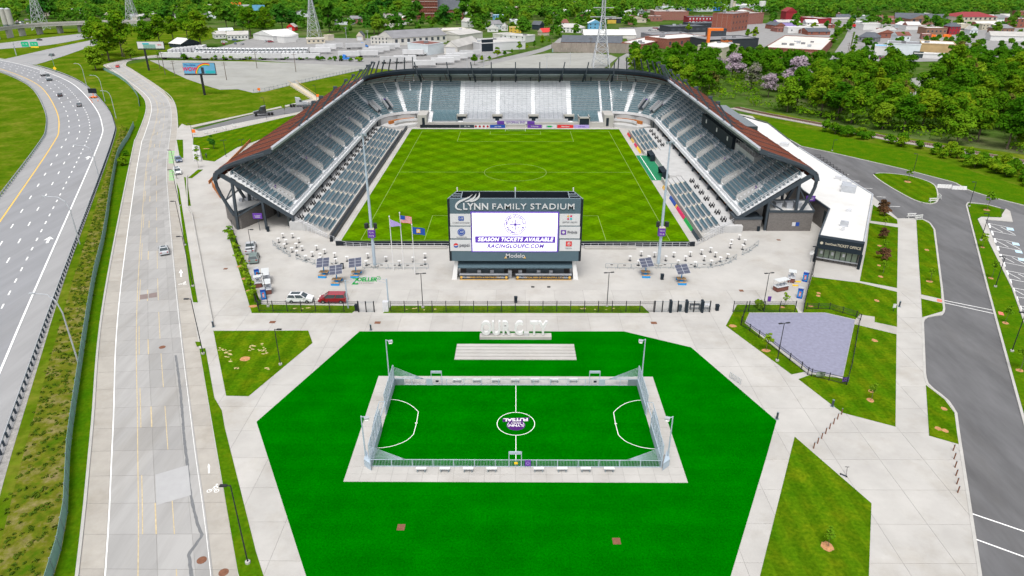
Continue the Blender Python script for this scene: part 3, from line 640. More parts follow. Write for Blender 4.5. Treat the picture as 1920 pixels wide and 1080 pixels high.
# railway
RL = smooth_line(GL([(1380, 202), (1440, 215), (1552, 236), (1675, 261), (1730, 270), (1800, 282), (1910, 302), (1990, 318)]), 3)
mb = MB(); ribbon(mb, offset_line(RL, -2.6), offset_line(RL, 3.6), 0.12, 0, 0.3); rail = struct('railway_bed', mb, 'ballast')
sl = MB(); sl.box(-1.3, -.13, 0, 1.3, .13, .16); sme = sl.mesh('sleeper', 'bark'); n = 0
RS = resample(RL, 0.75)
for i in range(len(RS) - 1):
 if n >= 280: break
 a = atan2(RS[i + 1][1] - RS[i][1], RS[i + 1][0] - RS[i][0])
 if i % 1 == 0: inst(sme, 'sleeper', rail, (RS[i][0], RS[i][1], 0.12), a + pi / 2); n += 1
for d in (-.75, .75):
 mb = MB(); L = offset_line(RL, d); mb.path([(p[0], p[1], .36) for p in L], .12, .16); mb.build('rail', 'rust', rail)
# lawn between service road and railway, brushy bank
mb = MB(); mb.poly([(p[0], p[1], -0.03) for p in dr_top[:-1] + GL([(1440, 226), (1520, 243), (1650, 272), (1760, 300), (1850, 330), (1990, 372)])]); struct('lawn', mb, 'mown_verge')
mb = MB(); mb.poly([(p[0], p[1], -0.035) for p in GL([(1400, 216), (1440, 228), (1520, 245), (1650, 274), (1760, 302), (1850, 332), (1990, 376), (1990, 300), (1700, 258), (1440, 208)])]); struct('brushy_bank', mb, 'rough_grass')
mb = MB(); mb.poly([(p[0], p[1], -0.03) for p in GL([(1700, 148), (1768, 139), (1762, 150), (1722, 166), (1710, 195), (1690, 200), (1695, 170)])]); struct('rubble_clearing', mb, 'gravel')
# ================================================================ STADIUM
# ---- pitch
PX, PY0, PY1 = 38.6, 138.8, 255.4
mb = MB(); mb.prism([(-PX, PY0), (PX, PY0), (PX, PY1), (-PX, PY1)], -0.02, 0.03); pitch = struct('football_pitch', mb, 'pitch_grass')
def pline(name, pts, w=0.13, z=0.036, closed=False):
 mb = MB(); P = list(pts) + ([pts[0]] if closed else [])
 for a, c in zip(P[:-1], P[1:]): mb.beam((a[0], a[1], z), (c[0], c[1], z), w, 0.006)
 return mb.build(name, mat('line_white', (0.19, 0.27, 0.055), 0.9, 0.1), pitch)
GX, G0, G1 = 34.3, 141.5, 251.8; MID = (G0 + G1) / 2
pline('touch_line', [(-GX, G0), (GX, G0), (GX, G1), (-GX, G1)], closed=True)
pline('halfway_line', [(-GX, MID), (GX, MID)])
pline('centre_circle', [(9.15 * cos(t * pi / 24), MID + 9.15 * sin(t * pi / 24)) for t in range(48)], closed=True)
for y, s in ((G0, 1), (G1, -1)):
 pline('penalty_area', [(-20.15, y), (-20.15, y + s * 16.5), (20.15, y + s * 16.5), (20.15, y)])
 pline('goal_area', [(-9.15, y), (-9.15, y + s * 5.5), (9.15, y + s * 5.5), (9.15, y)])
 g = thing('football_goal', 'white football goal in front of the ' + ('purple banner at the far end of the pitch' if s < 0 else 'video scoreboard at the near end of the pitch'), 'goal', (0, y, 0.03))
 f = MB()
 for x in (-3.66, 3.66): f.beam((x, y, .03), (x, y, 2.5), .14)
 f.beam((-3.73, y, 2.5), (3.73, y, 2.5), .14); f.build('goal_frame', 'white', g)
 f = MB()
 for x in (-3.66, 3.66): f.path([(x, y, 2.45), (x, y - s * 1.0, 2.4), (x, y - s * 2.0, .05)], .06)
 f.beam((-3.66, y - s * 2, .05), (3.66, y - s * 2, .05), .06); f.beam((-3.66, y - s, 2.4), (3.66, y - s, 2.4), .05)
 for k in range(-6, 7): f.path([(k * .6, y - s * 1.0, 2.4), (k * .6, y - s * 2.0, .05)], .02)
 f.build('net', 'white', g)
mb = MB(); mb.prism([(38.7, 188.5), (43.4, 188.5), (43.4, 216.5), (38.7, 216.5)], -0.02, 0.034); tec = struct('technical_area', mb, 'track_green')
mb = MB(); mb.beam((40.0, 189, .036), (40.0, 216, .036), .2, .006); mb.build('side_line', 'white_paint', tec)
# ---- seating bowl: a U-shaped sweep
BX, YF, RC, Y0 = 50.9, 267.4, 14.0, 148.0
CXc, CYc = BX - RC, YF - RC
TR, RI, NR, ZB = 0.79, 0.59, 16, 4.0
def side_pt(s, o, t): return (s * (BX + o), t)
def end_pt(t, o):
 """t in -2..2 : -2..-1 left corner, -1..1 far straight, 1..2 right corner"""
 if abs(t) <= 1: return (t * CXc, YF + o)
 s = 1 if t > 0 else -1; a = pi / 2 - (abs(t) - 1) * pi / 2
 return (s * (CXc + (RC + o) * cos(a)), CYc + (RC + o) * sin(a))
ET = [-2 + k / 10 for k in range(11)] + [1 + k / 10 for k in range(11)]
def sweep(mb, prof, ts, fn, mi=0, close=True):
 n = len(prof); vs = []
 for t in ts:
  for o, z in prof:
   if callable(o): o = o(t)
   if callable(z): z = z(t)
   x, y = fn(o, t); vs.append((x, y, z))
 fs = [(i * n + j, (i + 1) * n + j, (i + 1) * n + j + 1, i * n + j + 1) for i in range(len(ts) - 1) for j in range(n - 1)]
 if close: fs += [tuple(range(n)), tuple(range((len(ts) - 1) * n, len(ts) * n))[::-1]]
 mb.add(vs, fs, mi); return mb
def steps(o0, z0, tr, ri, n, thick=0.5):
 p = [(o0, z0 - thick)]
 for k in range(n): p += [(o0 + k * tr, z0 + k * ri), (o0 + (k + 1) * tr, z0 + k * ri)]
 p += [(o0 + n * tr, z0 + n * ri + .2), (o0 + n * tr + .2, z0 + n * ri + .2), (o0 + n * tr + .2, z0 + n * ri - thick - .3)]
 return p
SEATM = {}
def seat_row(n, key='seat'):
 if (n, key) not in SEATM:
  mb = MB()
  for k in range(n):
   x = (k - (n - 1) / 2) * 0.5
   mb.add([(x - .22, -.24, .42), (x + .22, -.24, .42), (x + .22, .16, .38), (x - .22, .16, .38), (x - .22, -.24, .48), (x + .22, -.24, .48), (x + .22, .16, .44), (x - .22, .16, .44)],
                   [(4, 5, 6, 7), (0, 1, 5, 4), (1, 2, 6, 5), (3, 0, 4, 7)])
   mb.add([(x - .21, .14, .42), (x + .21, .14, .42), (x + .19, .26, .86), (x - .19, .26, .86), (x - .21, .19, .42), (x + .21, .19, .42), (x + .19, .31, .86), (x - .19, .31, .86)],
                   [(0, 1, 2, 3), (5, 4, 7, 6), (3, 2, 6, 7), (1, 5, 6, 2), (4, 0, 3, 7)])
  mb.box(-n * .25 + .1, .1, 0, -n * .25 + .16, .2, .45); mb.box(n * .25 - .16, .1, 0, n * .25 - .1, .2, .45)
  SEATM[(n, key)] = mb.mesh('seat_row', key)
 return SEATM[(n, key)]
def rot_of(dx, dy): return atan2(dy, dx)
SIDE = {}
for s in (-1, 1):
 nm = 'with open tables and terraces beside the street' if s < 0 else 'with the black press box nearest the railway'
 st = thing('grandstand', 'long grandstand under a brown roof ' + nm, 'grandstand', (s * 58, 200, 0)); SIDE[s] = st
 fn = lambda o, t, s=s: side_pt(s, o, t)
 ts = [Y0, CYc]
 mb = MB(); sweep(mb, steps(0, ZB, TR, RI, NR), ts, fn); tier = mb.build('upper_tier', 'tread', st)
 # front parapet of the upper tier
 mb = MB(); sweep(mb, [(-.12, ZB - .65), (-.12, ZB + .3), (.06, ZB + .3), (.06, ZB - .65)], ts, fn); mb.build('parapet', 'tread', st)
 mb = MB(); mb.beam((s * (BX - .03), Y0, ZB + .85), (s * (BX - .03), CYc, ZB + .85), .06)
 for k in range(53): mb.beam((s * (BX - .03), Y0 + k * 2, ZB + .3), (s * (BX - .03), Y0 + k * 2, ZB + .85), .05)
 mb.build('front_rail', 'aluminium', st)
 # blocks of seats
 nb = 16; L = (CYc - Y0) / nb
 for i in range(nb):
  yc = Y0 + (i + .5) * L
  for r in range(NR):
   if s > 0 and 184 < yc < 217 and r > 9: continue
   if r in (0,): continue
   o = r * TR + .42
   if r < 8:
    if i % 2 or i == 0: n, yy = (21, yc + L / 2) if (i % 2 and i < nb - 1) else (9, yc - (.6 if i == 0 else -.6)); inst(seat_row(n), 'seat_row', st, (s * (BX + o), yy, ZB + r * RI), rot_of(0, -s))
   else: inst(seat_row(int((L - 1.0) / .5)), 'seat_row', st, (s * (BX + o), yc, ZB + r * RI), rot_of(0, -s))
 # vomitories between paired blocks
 yl = 2.3
 for i in range(1, nb, 2):
  y = Y0 + i * L
  o = MB()
  for yy in (-yl / 2, yl / 2):
   o.add([(s * (BX + 1.5), y + yy - .06, ZB + .9), (s * (BX + 5.6), y + yy - .06, ZB + 3.6), (s * (BX + 5.6), y + yy - .06, ZB + 4.7), (s * (BX + 1.5), y + yy - .06, ZB + 2.1),
                   (s * (BX + 1.5), y + yy + .06, ZB + .9), (s * (BX + 5.6), y + yy + .06, ZB + 3.6), (s * (BX + 5.6), y + yy + .06, ZB + 4.7), (s * (BX + 1.5), y + yy + .06, ZB + 2.1)],
                  [(0, 1, 2, 3), (7, 6, 5, 4), (3, 2, 6, 7), (0, 3, 7, 4), (1, 5, 6, 2)])
   o.beam((s * (BX + 1.5), y + yy, ZB + 2.45), (s * (BX + 5.6), y + yy, ZB + 5.05), .08)
  o.box(min(s * (BX + 5.5), s * (BX + 5.65)), y - yl / 2, ZB + 3.2, max(s * (BX + 5.5), s * (BX + 5.65)), y + yl / 2, ZB + 4.7)
  w = o.build('vomitory', 'stand_concrete', st)
  d = MB(); d.add([(s * (BX + 1.5), y - yl / 2 + .1, ZB + .95), (s * (BX + 5.5), y - yl / 2 + .1, ZB + 3.75), (s * (BX + 5.5), y + yl / 2 - .1, ZB + 3.75), (s * (BX + 1.5), y + yl / 2 - .1, ZB + .95)], [(0, 1, 2, 3)]); d.build('floor', 'joint', w)
  if i % 4 == 1:
   d = MB(); d.box(min(s * (BX + 5.44), s * (BX + 5.36)), y - .5, ZB + 3.7, max(s * (BX + 5.44), s * (BX + 5.36)), y + .5, ZB + 4.6); d.build('sign', 'purple', w)
 # sloping handrails in the aisles
 for i in range(nb + 1):
  y = Y0 + i * L; mb = MB()
  rng = (0, NR - 1) if i in (0, nb) else (7, NR - 1)
  if s > 0 and 184 < y < 217: rng = (7, 9)
  a = (s * (BX + rng[0] * TR), y, ZB + rng[0] * RI + 1.0); c = (s * (BX + rng[1] * TR), y, ZB + rng[1] * RI + 1.0)
  for dz in (0, -.45): mb.beam((a[0], a[1], a[2] + dz), (c[0], c[1], c[2] + dz), .07 if i else .09)
  for k in range(rng[0], rng[1] + 1, 2): mb.beam((s * (BX + k * TR), y, ZB + k * RI), (s * (BX + k * TR), y, ZB + k * RI + 1.0), .06)
  mb.build('handrail', 'aluminium', st)
 # steel frames
 fr = MB()
 fr.beam((0, 0, ZB - 1.0), (15.6, 0, ZB + 10.4 - 1.0), .45, .95)
 fr.beam((.1, 0, 0), (.1, 0, ZB - .9), .5); fr.beam((6.5, 0, 0), (6.5, 0, 7.4), .5); fr.beam((13.1, 0, 0), (12.6, 0, 11.6), .55)
 fr.path([(4.4, 0, 17.6), (8, 0, 16.7), (11.5, 0, 15.6), (14, 0, 14.6), (15.6, 0, 13.4), (16.3, 0, 11.9), (16.2, 0, 10.2), (15.6, 0, 8.2), (14.6, 0, 5.9), (13.4, 0, 3.4)], .5, .6)
 fr.beam((15.8, 0, 12.4), (12.5, 0, 15.2), .3); fr.beam((6.5, 0, 6.8), (13.0, 0, 3.0), .3); fr.beam((12.7, 0, 10.2), (15.0, 0, 6.6), .25)
 fm = fr.mesh('steel_frame', 'steel');
 if s < 0: fm2 = fr.mesh('steel_frame', 'steel'); [setattr(v, 'co', Vector((-v.co.x, v.co.y, v.co.z))) for v in fm2.vertices]; fm2.flip_normals(); fm = fm2
 for k in range(13): inst(fm, 'steel_frame', st, (s * BX, Y0 + .2 + k * 8.8, 0))
 # roof: brown standing-seam panels between dark ribs
 RP = [(16.0, 11.9), (16.35, 12.7), (16.0, 13.6), (14.6, 14.7), (12, 15.75), (8, 17.0), (4.1, 18.2)]
 nr = 14
 for k in range(nr):
  ya = Y0 - .3 + k * (CYc - Y0) / nr; yb = ya + (CYc - Y0) / nr - .35
  mb = MB(); n = len(RP); vs = []
  for ti, y in enumerate((ya, yb)):
   for j, (o, z) in enumerate(RP):
    sh = (max(0, (15 - o)) / 11 * 4.2) if (k == 0 and ti == 0) else 0
    vs.append((s * (BX + o), y + sh, z));
  for ti, y in enumerate((ya, yb)):
   for j, (o, z) in enumerate(RP):
    sh = (max(0, (15 - o)) / 11 * 4.2) if (k == 0 and ti == 0) else 0
    vs.append((s * (BX + o), y + sh, z - .3))
  fs = [(j, n + j, n + j + 1, j + 1) for j in range(n - 1)] + [(2 * n + j + 1, 3 * n + j + 1, 3 * n + j, 2 * n + j) for j in range(n - 1)]
  fs += [(j, j + 1, 2 * n + j + 1, 2 * n + j) for j in range(n - 1)] + [(n + j + 1, n + j, 3 * n + j, 3 * n + j + 1) for j in range(n - 1)]
  mb.add(vs, fs)
  pn = mb.build('roof_panel', 'roof_brown', st)
  sm = MB()
  for q in range(1, 10):
   y = ya + (yb - ya) * q / 10
   sm.path([(s * (BX + o), y + ((max(0, (15 - o)) / 11 * 4.2 * (1 - q / 10)) if k == 0 else 0), z + .03) for o, z in RP[2:]], .05, .07)
  sm.build('seam', 'roof_brown', pn)
  mb = MB(); mb.path([(s * (BX + o), yb + .17, z + .02) for o, z in RP], .35, .2); mb.build('roof_rib', 'roof_rib', st)
 mb = MB(); sweep(mb, [(3.65, 17.6), (3.65, 18.1), (4.15, 18.3), (4.15, 17.6)], [Y0 + 4, CYc], fn); mb.build('gutter', 'galv', st)
 mb = MB(); sweep(mb, [(3.9, 16.9), (3.9, 17.5), (5.0, 17.6), (5.0, 16.9)], [Y0 + 3.9, CYc], fn); mb.build('edge_beam', 'steel', st)
 mb = MB(); mb.path([(s * (BX + o), Y0 - .35 + max(0, (15 - o)) / 11 * 4.2, z - .4) for o, z in [(16.2, 12.2), (15.6, 13.8), (13.6, 15), (9, 16.5), (4, 18)]], .4, 1.0); mb.build('roof_edge', 'steel', st)
 # raking light masts above the roof edge
 for v in ((576, 238), (594, 227), (614, 206), (630, 190), (641, 179), (652, 168), (663, 158), (672, 151)):
  x, y = G(v[0], v[1], 18); mb = MB(); p = (s * 55.6, y, 17.6); q = (s * 50.6, y, 24.2); mb.beam(p, q, .34, .4); mb.beam((s * 58.5, y, 16.9), (s * 53.4, y, 20.6), .22)
  mb.box(q[0] - .5, y - .35, 23.9, q[0] + .5, y + .35, 24.5); mb.build('light_mast', 'steel', st)
 # lower tier
 nl, tl, rl = (6, 1.2, .27) if s < 0 else (4, 1.25, .3)
 x0 = 41.7
 mb = MB(); pr = [(x0 - BX, -.05)]
 for k in range(nl): pr += [(x0 - BX + k * tl, .4 + k * rl), (x0 - BX + (k + 1) * tl, .4 + k * rl)]
 zt = .4 + nl * rl; pr += [(x0 - BX + nl * tl, zt), (0.9, zt), (0.9, -.05)]
 if s < 0: sweep(mb, pr, [147.5, 250], fn)
 else:
  sweep(mb, pr, [146.5, 188], fn); sweep(mb, pr, [217, 250], fn)
  sweep(mb, [(43.6 - BX, -.05), (43.6 - BX, zt), (.9, zt), (.9, -.05)], [188.02, 216.98], fn)
 mb.build('lower_tier', 'stand_concrete', st)
 nbl = 11; Ll = (249 - 143.5) / nbl
 for i in range(nbl):
  yc = 143.5 + (i + .5) * Ll
  if s > 0 and 184 < yc < 220: continue
  for r in range(nl):
   n = int((Ll - 1.5) / .5); sh = 0
   if i == 0: n = max(4, n - r - 3); sh = (Ll - 1.5 - n * .5) / 2
   inst(seat_row(n), 'seat_row', st, (s * (x0 + r * tl + .55), yc + sh, .4 + r * rl), rot_of(0, -s))
 am = MB(); am.box(-.3, -.5, 0, .3, .5, .14); amm = am.mesh('aisle_step', 'cream')
 for i in range(1, nbl):
  y = 143.5 + i * Ll
  if s > 0 and 184 < y < 220: continue
  for r in range(nl): inst(amm, 'aisle_step', st, (s * (x0 + (r + .27) * tl), y, .4 + r * rl))
 # loge tables behind the lower tier
 lc = MB()
 lc.box(-.2, -.2, .42, .2, .2, .5); lc.box(.1, -.2, .5, .2, .2, .95); lc.box(-.15, -.15, 0, .15, .15, .42)
 lcm = lc.mesh('loge_chair', 'black_metal')
 for i in range(19):
  y = 150 + i * 5.2
  if s > 0 and 186 < y < 219: continue
  for dx, dy in ((-.35, -.6), (-.35, .6), (.35, -.6), (.35, .6)): inst(lcm, 'loge_chair', st, ((s * 49.7 if s < 0 else s * 48.2) + dx, y + dy, zt), 0.0 if s > 0 else pi)
 # suites wall under the upper tier with timber posts
 mb = MB(); mb.box(min(s * 52.6, s * 53.2), 150.5, 0, max(s * 52.6, s * 53.2), 252, ZB - .55); mb.build('suite_wall', 'glass', st)
 pm = MB(); pm.box(-.12, -.35, zt, .12, .35, ZB - .5); pmm = pm.mesh('timber_post', 'corten')
 for i in range(18 if s > 0 else 0): inst(pmm, 'timber_post', st, (s * 52.3, 152 + i * 5.6, 0))
 # touchline boards
 if s < 0:
  mb = MB(); mb.box(-40.9, 140.5, 0, -40.3, 256, .95); mb.build('board', 'board_side', st)
  mb = MB(); mb.box(-40.2, 139, 0, -39.1, 256, .05); mb.build('edge_slab', 'slab', st)
  mb = MB(); mb.box(-41.68, 142, 0, -41.3, 250, 1.15); mb.build('low_wall', 'slab', st)
 else:
  cols = [('navy', 141, 147), ('letter_green', 147.6, 155), ('crimson', 155.5, 163.5), ('gold', 163.6, 165), ('logo_blue', 165.4, 172), ('aluminium', 173, 178.5), ('gold', 179, 181.5), ('yellow', 219, 226), ('crimson', 226.2, 231), ('gold', 233.5, 238.5), ('navy', 239, 241), ('bright_red_roof', 242, 247)]
  for m, a, c in cols:
   p = MB(); p.add([(40.3, a, .05), (40.3, c, .05), (40.6, c, .72), (40.6, a, .72), (40.75, a, .05), (40.75, c, .05), (40.75, c, .72), (40.75, a, .72)], [(0, 3, 2, 1), (4, 5, 6, 7), (3, 7, 6, 2), (0, 4, 7, 3), (1, 2, 6, 5)]); q = p.build('advert_board', m, st)
  for a, c in ((141, 188), (217, 250)): MB().box(41.3, a, 0, 41.68, c, 1.1).build('low_wall', 'slab', st)
  for y in (193, 212):
   d = MB(); d.add([(42, y - 3, .04), (43.3, y - 3, .04), (43.3, y + 3, .04), (42, y + 3, .04), (41.8, y - 3, 1.9), (43.3, y - 3, 2.2), (43.3, y + 3, 2.2), (41.8, y + 3, 1.9)], [(4, 5, 6, 7), (1, 2, 6, 5), (0, 1, 5, 4), (2, 3, 7, 6)]); d.build('dugout', 'fascia', st)
 # railing posts along concourse
 mb = MB()
 mb.path([(s * 42, 142.6, 1.0), (s * 50.5, 148.4, 3.0)], .07); mb.path([(s * 42, 142.6, .5), (s * 50.5, 148.4, 2.5)], .05)
 for k in range(9): mb.beam((s * (42 + k * 1.06), 142.6 + k * .72, 0), (s * (42 + k * 1.06), 142.6 + k * .72, 1 + k * .25), .06)
 mb.build('end_rail', 'aluminium', st)
# press box on the right stand
st = SIDE[1]
mb = MB(); mb.prism([(58.6, 184), (65.5, 184), (65.5, 217), (58.6, 217)], 8.8, 13.2); mb.build('press_box', 'fascia', st)
pbg = MB(); pbg.box(59.4, 185, 13.2, 65.3, 216, 16.0); pg = pbg.build('press_window', 'glass', st)
for k in range(14): MB().box(59.3, 185.5 + k * 2.3, 13.2, 59.5, 185.65 + k * 2.3, 16.0).build('mullion', 'steel', pg)
for k, y in enumerate((188, 199, 211)): MB().box(58.52, y, 11.4, 58.6, y + .9, 12.5).build('number_plate', 'white', st)
mb = MB(); mb.prism([(59.5, 168), (65.5, 168), (65.5, 183.9), (59.5, 183.9)], 9.3, 11.9); mb.build('camera_deck', 'stand_concrete', st)
mb = MB()
for k in range(9): mb.beam((59.6, 168 + k * 2, 11.9), (59.6, 168 + k * 2, 13), .06)
mb.beam((59.6, 168, 13), (59.6, 184, 13), .07); mb.build('deck_rail', 'aluminium', st)
# ---- end stand with its two curved corners
en = thing('grandstand', 'end grandstand with pale standing terrace and dark louvred roof behind the goal', 'grandstand', (0, 275, 0))
efn = lambda o, t: end_pt(t, o)
mb = MB(); sweep(mb, steps(0, ZB, TR, RI, NR), ET, efn); mb.build('upper_tier', 'tread', en)
for tt in (ET[:11], ET[11:]): mb = MB(); sweep(mb, [(-.12, ZB - .6), (-.12, ZB + .35), (.05, ZB + .35), (.05, ZB - .6)], tt, efn); mb.build('parapet', 'tread', en)
# corner seats : four blocks per corner
for s in (-1, 1):
 for blk in range(4):
  for r in range(NR):
   o = r * TR + .42; R = RC + o; a0 = blk / 4 * pi / 2; arc = R * pi / 8; n = max(2, int((arc - 1.15) / .5))
   if arc > 9:   # two chords
    for h in (0.27, 0.73):
     a = a0 + h * pi / 8; inst(seat_row(max(2, n // 2), 'seat_far'), 'seat_row', en, (s * (CXc + R * cos(a)), CYc + R * sin(a), ZB + r * RI), (a - pi / 2) if s > 0 else (pi / 2 - a))
   else:
    a = a0 + pi / 16; inst(seat_row(n, 'seat_far'), 'seat_row', en, (s * (CXc + R * cos(a)), CYc + R * sin(a), ZB + r * RI), (a - pi / 2) if s > 0 else (pi / 2 - a))
 for a in (pi / 8, pi / 4):
  o = MB();
  for da in (-1.1, 1.1):
   pts = [(s * (CXc + (RC + q) * cos(a) - s * 0 + da * -sin(a)), CYc + (RC + q) * sin(a) + da * cos(a), ZB + .6 + q * RI / TR + 1.0) for q in (1, 5)]
   o.beam(pts[0], pts[1], .12, 1.1)
  w = o.build('vomitory', 'aluminium', en)
  d = MB(); P = [(s * (CXc + (RC + q) * cos(a) + da * -sin(a)), CYc + (RC + q) * sin(a) + da * cos(a), ZB + .95 + q * RI / TR) for q, da in ((1, -1), (5, -1), (5, 1), (1, 1))]; d.poly(P); d.build('floor', 'fascia', w)
  d = MB(); x, y = s * (CXc + (RC + 5.2) * cos(a)), CYc + (RC + 5.2) * sin(a); d.obox((x, y, ZB + 4.0), 1.6, .12, 1.0, (a + pi / 2) if s > 0 else (pi / 2 - a)); d.build('sign', 'purple', w)
 for a in (0.02, pi / 8, pi / 4, 3 * pi / 8, pi / 2):
  o = MB(); pts = [(s * (CXc + (RC + q) * cos(a)), CYc + (RC + q) * sin(a), ZB + q * RI / TR + 1.0) for q in (5.6, 12.4)]; o.beam(pts[0], pts[1], .08); o.build('handrail', 'aluminium', en)
# far straight: seats at both ends, pale safe-standing terrace in the middle
XT = 20.8
def zrow(r): return ZB + r * RI if r >= 0 else ZB + r * .26
mb = MB(); pr = [(-8.4, .9)]
for k in range(-10, 0): pr += [(k * TR - .3, zrow(k)), ((k + 1) * TR - .3, zrow(k))]
pr += [(-.1, ZB - .3), (-.1, .9)]
sweep(mb, pr, [-33.2, 33.2], lambda o, t: (t, YF + o)); mb.build('lower_tier', 'tread', en)
mb = MB(); sweep(mb, [(-9.3, -.05), (-9.3, 1.9), (-8.35, 1.9), (-8.35, -.05)], [-33.2, 24.0], lambda o, t: (t, YF + o)); sweep(mb, [(-9.3, -.05), (-9.3, 1.9), (-8.35, 1.9), (-8.35, -.05)], [27.6, 33.2], lambda o, t: (t, YF + o)); mb.build('front_wall', 'slab', en)
for s in (-1, 1):
 for r in range(-9, NR):
  inst(seat_row(22 if r >= 0 else 20, 'seat_far'), 'seat_row', en, (s * 27.2 if r >= 0 else s * 26.6, YF + r * TR + (.42 if r >= 0 else .1), zrow(r)), 0)
 for r in range(0, NR):
  inst(seat_row(7, 'seat_far'), 'seat_row', en, (s * 35.3, YF + r * TR + .42, zrow(r)), 0)
rm = MB()
rm.beam((-6, 0, .95), (6, 0, .95), .05)
for k in range(8): rm.beam((-6 + k * 12 / 7, 0, 0), (-6 + k * 12 / 7, 0, .95), .045)
rmm = rm.mesh('safety_rail', 'grey_steel')
plm = MB(); plm.box(-6.05, -.45, 0, 6.05, .36, .05); plmm = plm.mesh('terrace_step', 'pale_terrace')
for xc in (-13.7, 0, 13.7):
 for r in range(-8, NR):
  inst(plmm, 'terrace_step', en, (xc, YF + r * TR + (.42 if r >= 0 else .1), zrow(r)))
  inst(rmm, 'safety_rail', en, (xc, YF + r * TR + (.75 if r >= 0 else .45), zrow(r)))
 bx = MB(); bx.box(xc - 6.1, YF - 7.6, 1.5, xc + 6.1, YF - 7.3, 2.9); bx.build('barrier', 'pale_terrace', en)
for x in (-20.3, -6.85, 6.85, 20.3):
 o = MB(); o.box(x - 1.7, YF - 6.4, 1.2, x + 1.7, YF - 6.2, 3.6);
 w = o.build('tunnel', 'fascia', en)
 o = MB(); o.box(x - 1.9, YF - 6.7, 1.2, x - 1.7, YF - 2.2, 3.9); o.box(x + 1.7, YF - 6.7, 1.2, x + 1.9, YF - 2.2, 3.9); o.box(x - 1.9, YF - 6.7, 3.6, x + 1.9, YF - 6.1, 4.4); o.build('tunnel_wall', 'slab', w)
 o = MB(); o.box(x - .8, YF - 8, .9, x + .8, YF - 6.4, 1.4); o.build('gangway', 'stand_concrete', w)
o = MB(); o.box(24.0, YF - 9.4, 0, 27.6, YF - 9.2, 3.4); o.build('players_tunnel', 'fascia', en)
o = MB(); o.box(23.7, YF - 9.5, 0, 24.0, YF - 4, 3.9); o.box(27.6, YF - 9.5, 0, 27.9, YF - 4, 3.9); o.box(23.7, YF - 9.5, 3.4, 27.9, YF - 8.5, 3.9); o.build('tunnel_wall', 'slab', en)
for s in (-1, 1):
 o = MB(); o.box(min(s * 33.3, s * 36.8), YF - 9.3, 0, max(s * 33.3, s * 36.8), YF - .2, 4.6); o.build('pier', 'slab', en)
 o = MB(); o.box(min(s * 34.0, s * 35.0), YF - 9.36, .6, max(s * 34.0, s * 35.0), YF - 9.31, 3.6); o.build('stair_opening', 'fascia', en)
 # corner bar below the curved tier
 A = [(s * (CXc + (RC + q) * cos(a)), CYc + (RC + q) * sin(a)) for q, a in ((.6, .35), (.6, .9), (.6, 1.45))]
 o = MB()
 for i in range(2): o.beam((A[i][0], A[i][1], 1.6), (A[i + 1][0], A[i + 1][1], 1.6), .3, 3.2)
 o.build('bar_wall', 'stand_concrete', en)
 B = [(s * (CXc + (RC - 2.2) * cos(a)), CYc + (RC - 2.2) * sin(a)) for a in (.45, .8, 1.15, 1.4)]
 o = MB()
 for i in range(3): o.beam((B[i][0], B[i][1], 1.7), (B[i + 1][0], B[i + 1][1], 1.7), .8, 1.1)
 o.build('bar_counter', 'corten', en)
 C = [(s * (CXc + (RC - 5.2) * cos(a)), CYc + (RC - 5.2) * sin(a)) for a in (.35, .65, .95, 1.25, 1.55)]
 o = MB(); o.prism([(s * 36.8, CYc + 6), (s * 36.8, CYc + RC)] + [(s * (CXc + RC * cos(a)), CYc + RC * sin(a)) for a in (1.4, 1.1, .8, .5, .2)] + [(s * 46, CYc)], -.05, 1.1); o.build('bar_deck', 'stand_concrete', en)
 o = MB()
 for i in range(4): o.beam((C[i][0], C[i][1], 1.2), (C[i + 1][0], C[i + 1][1], 1.2), .3, 2.3)
 o.build('corner_wall', 'slab', en)
 o = MB()
 for i in range(4):
  o.beam((C[i][0] * .997, C[i][1] - .05, 2.2), (C[i + 1][0] * .997, C[i + 1][1] - .05, 2.2), .36, .9)
 o.build('corner_banner', 'panel_white', en)
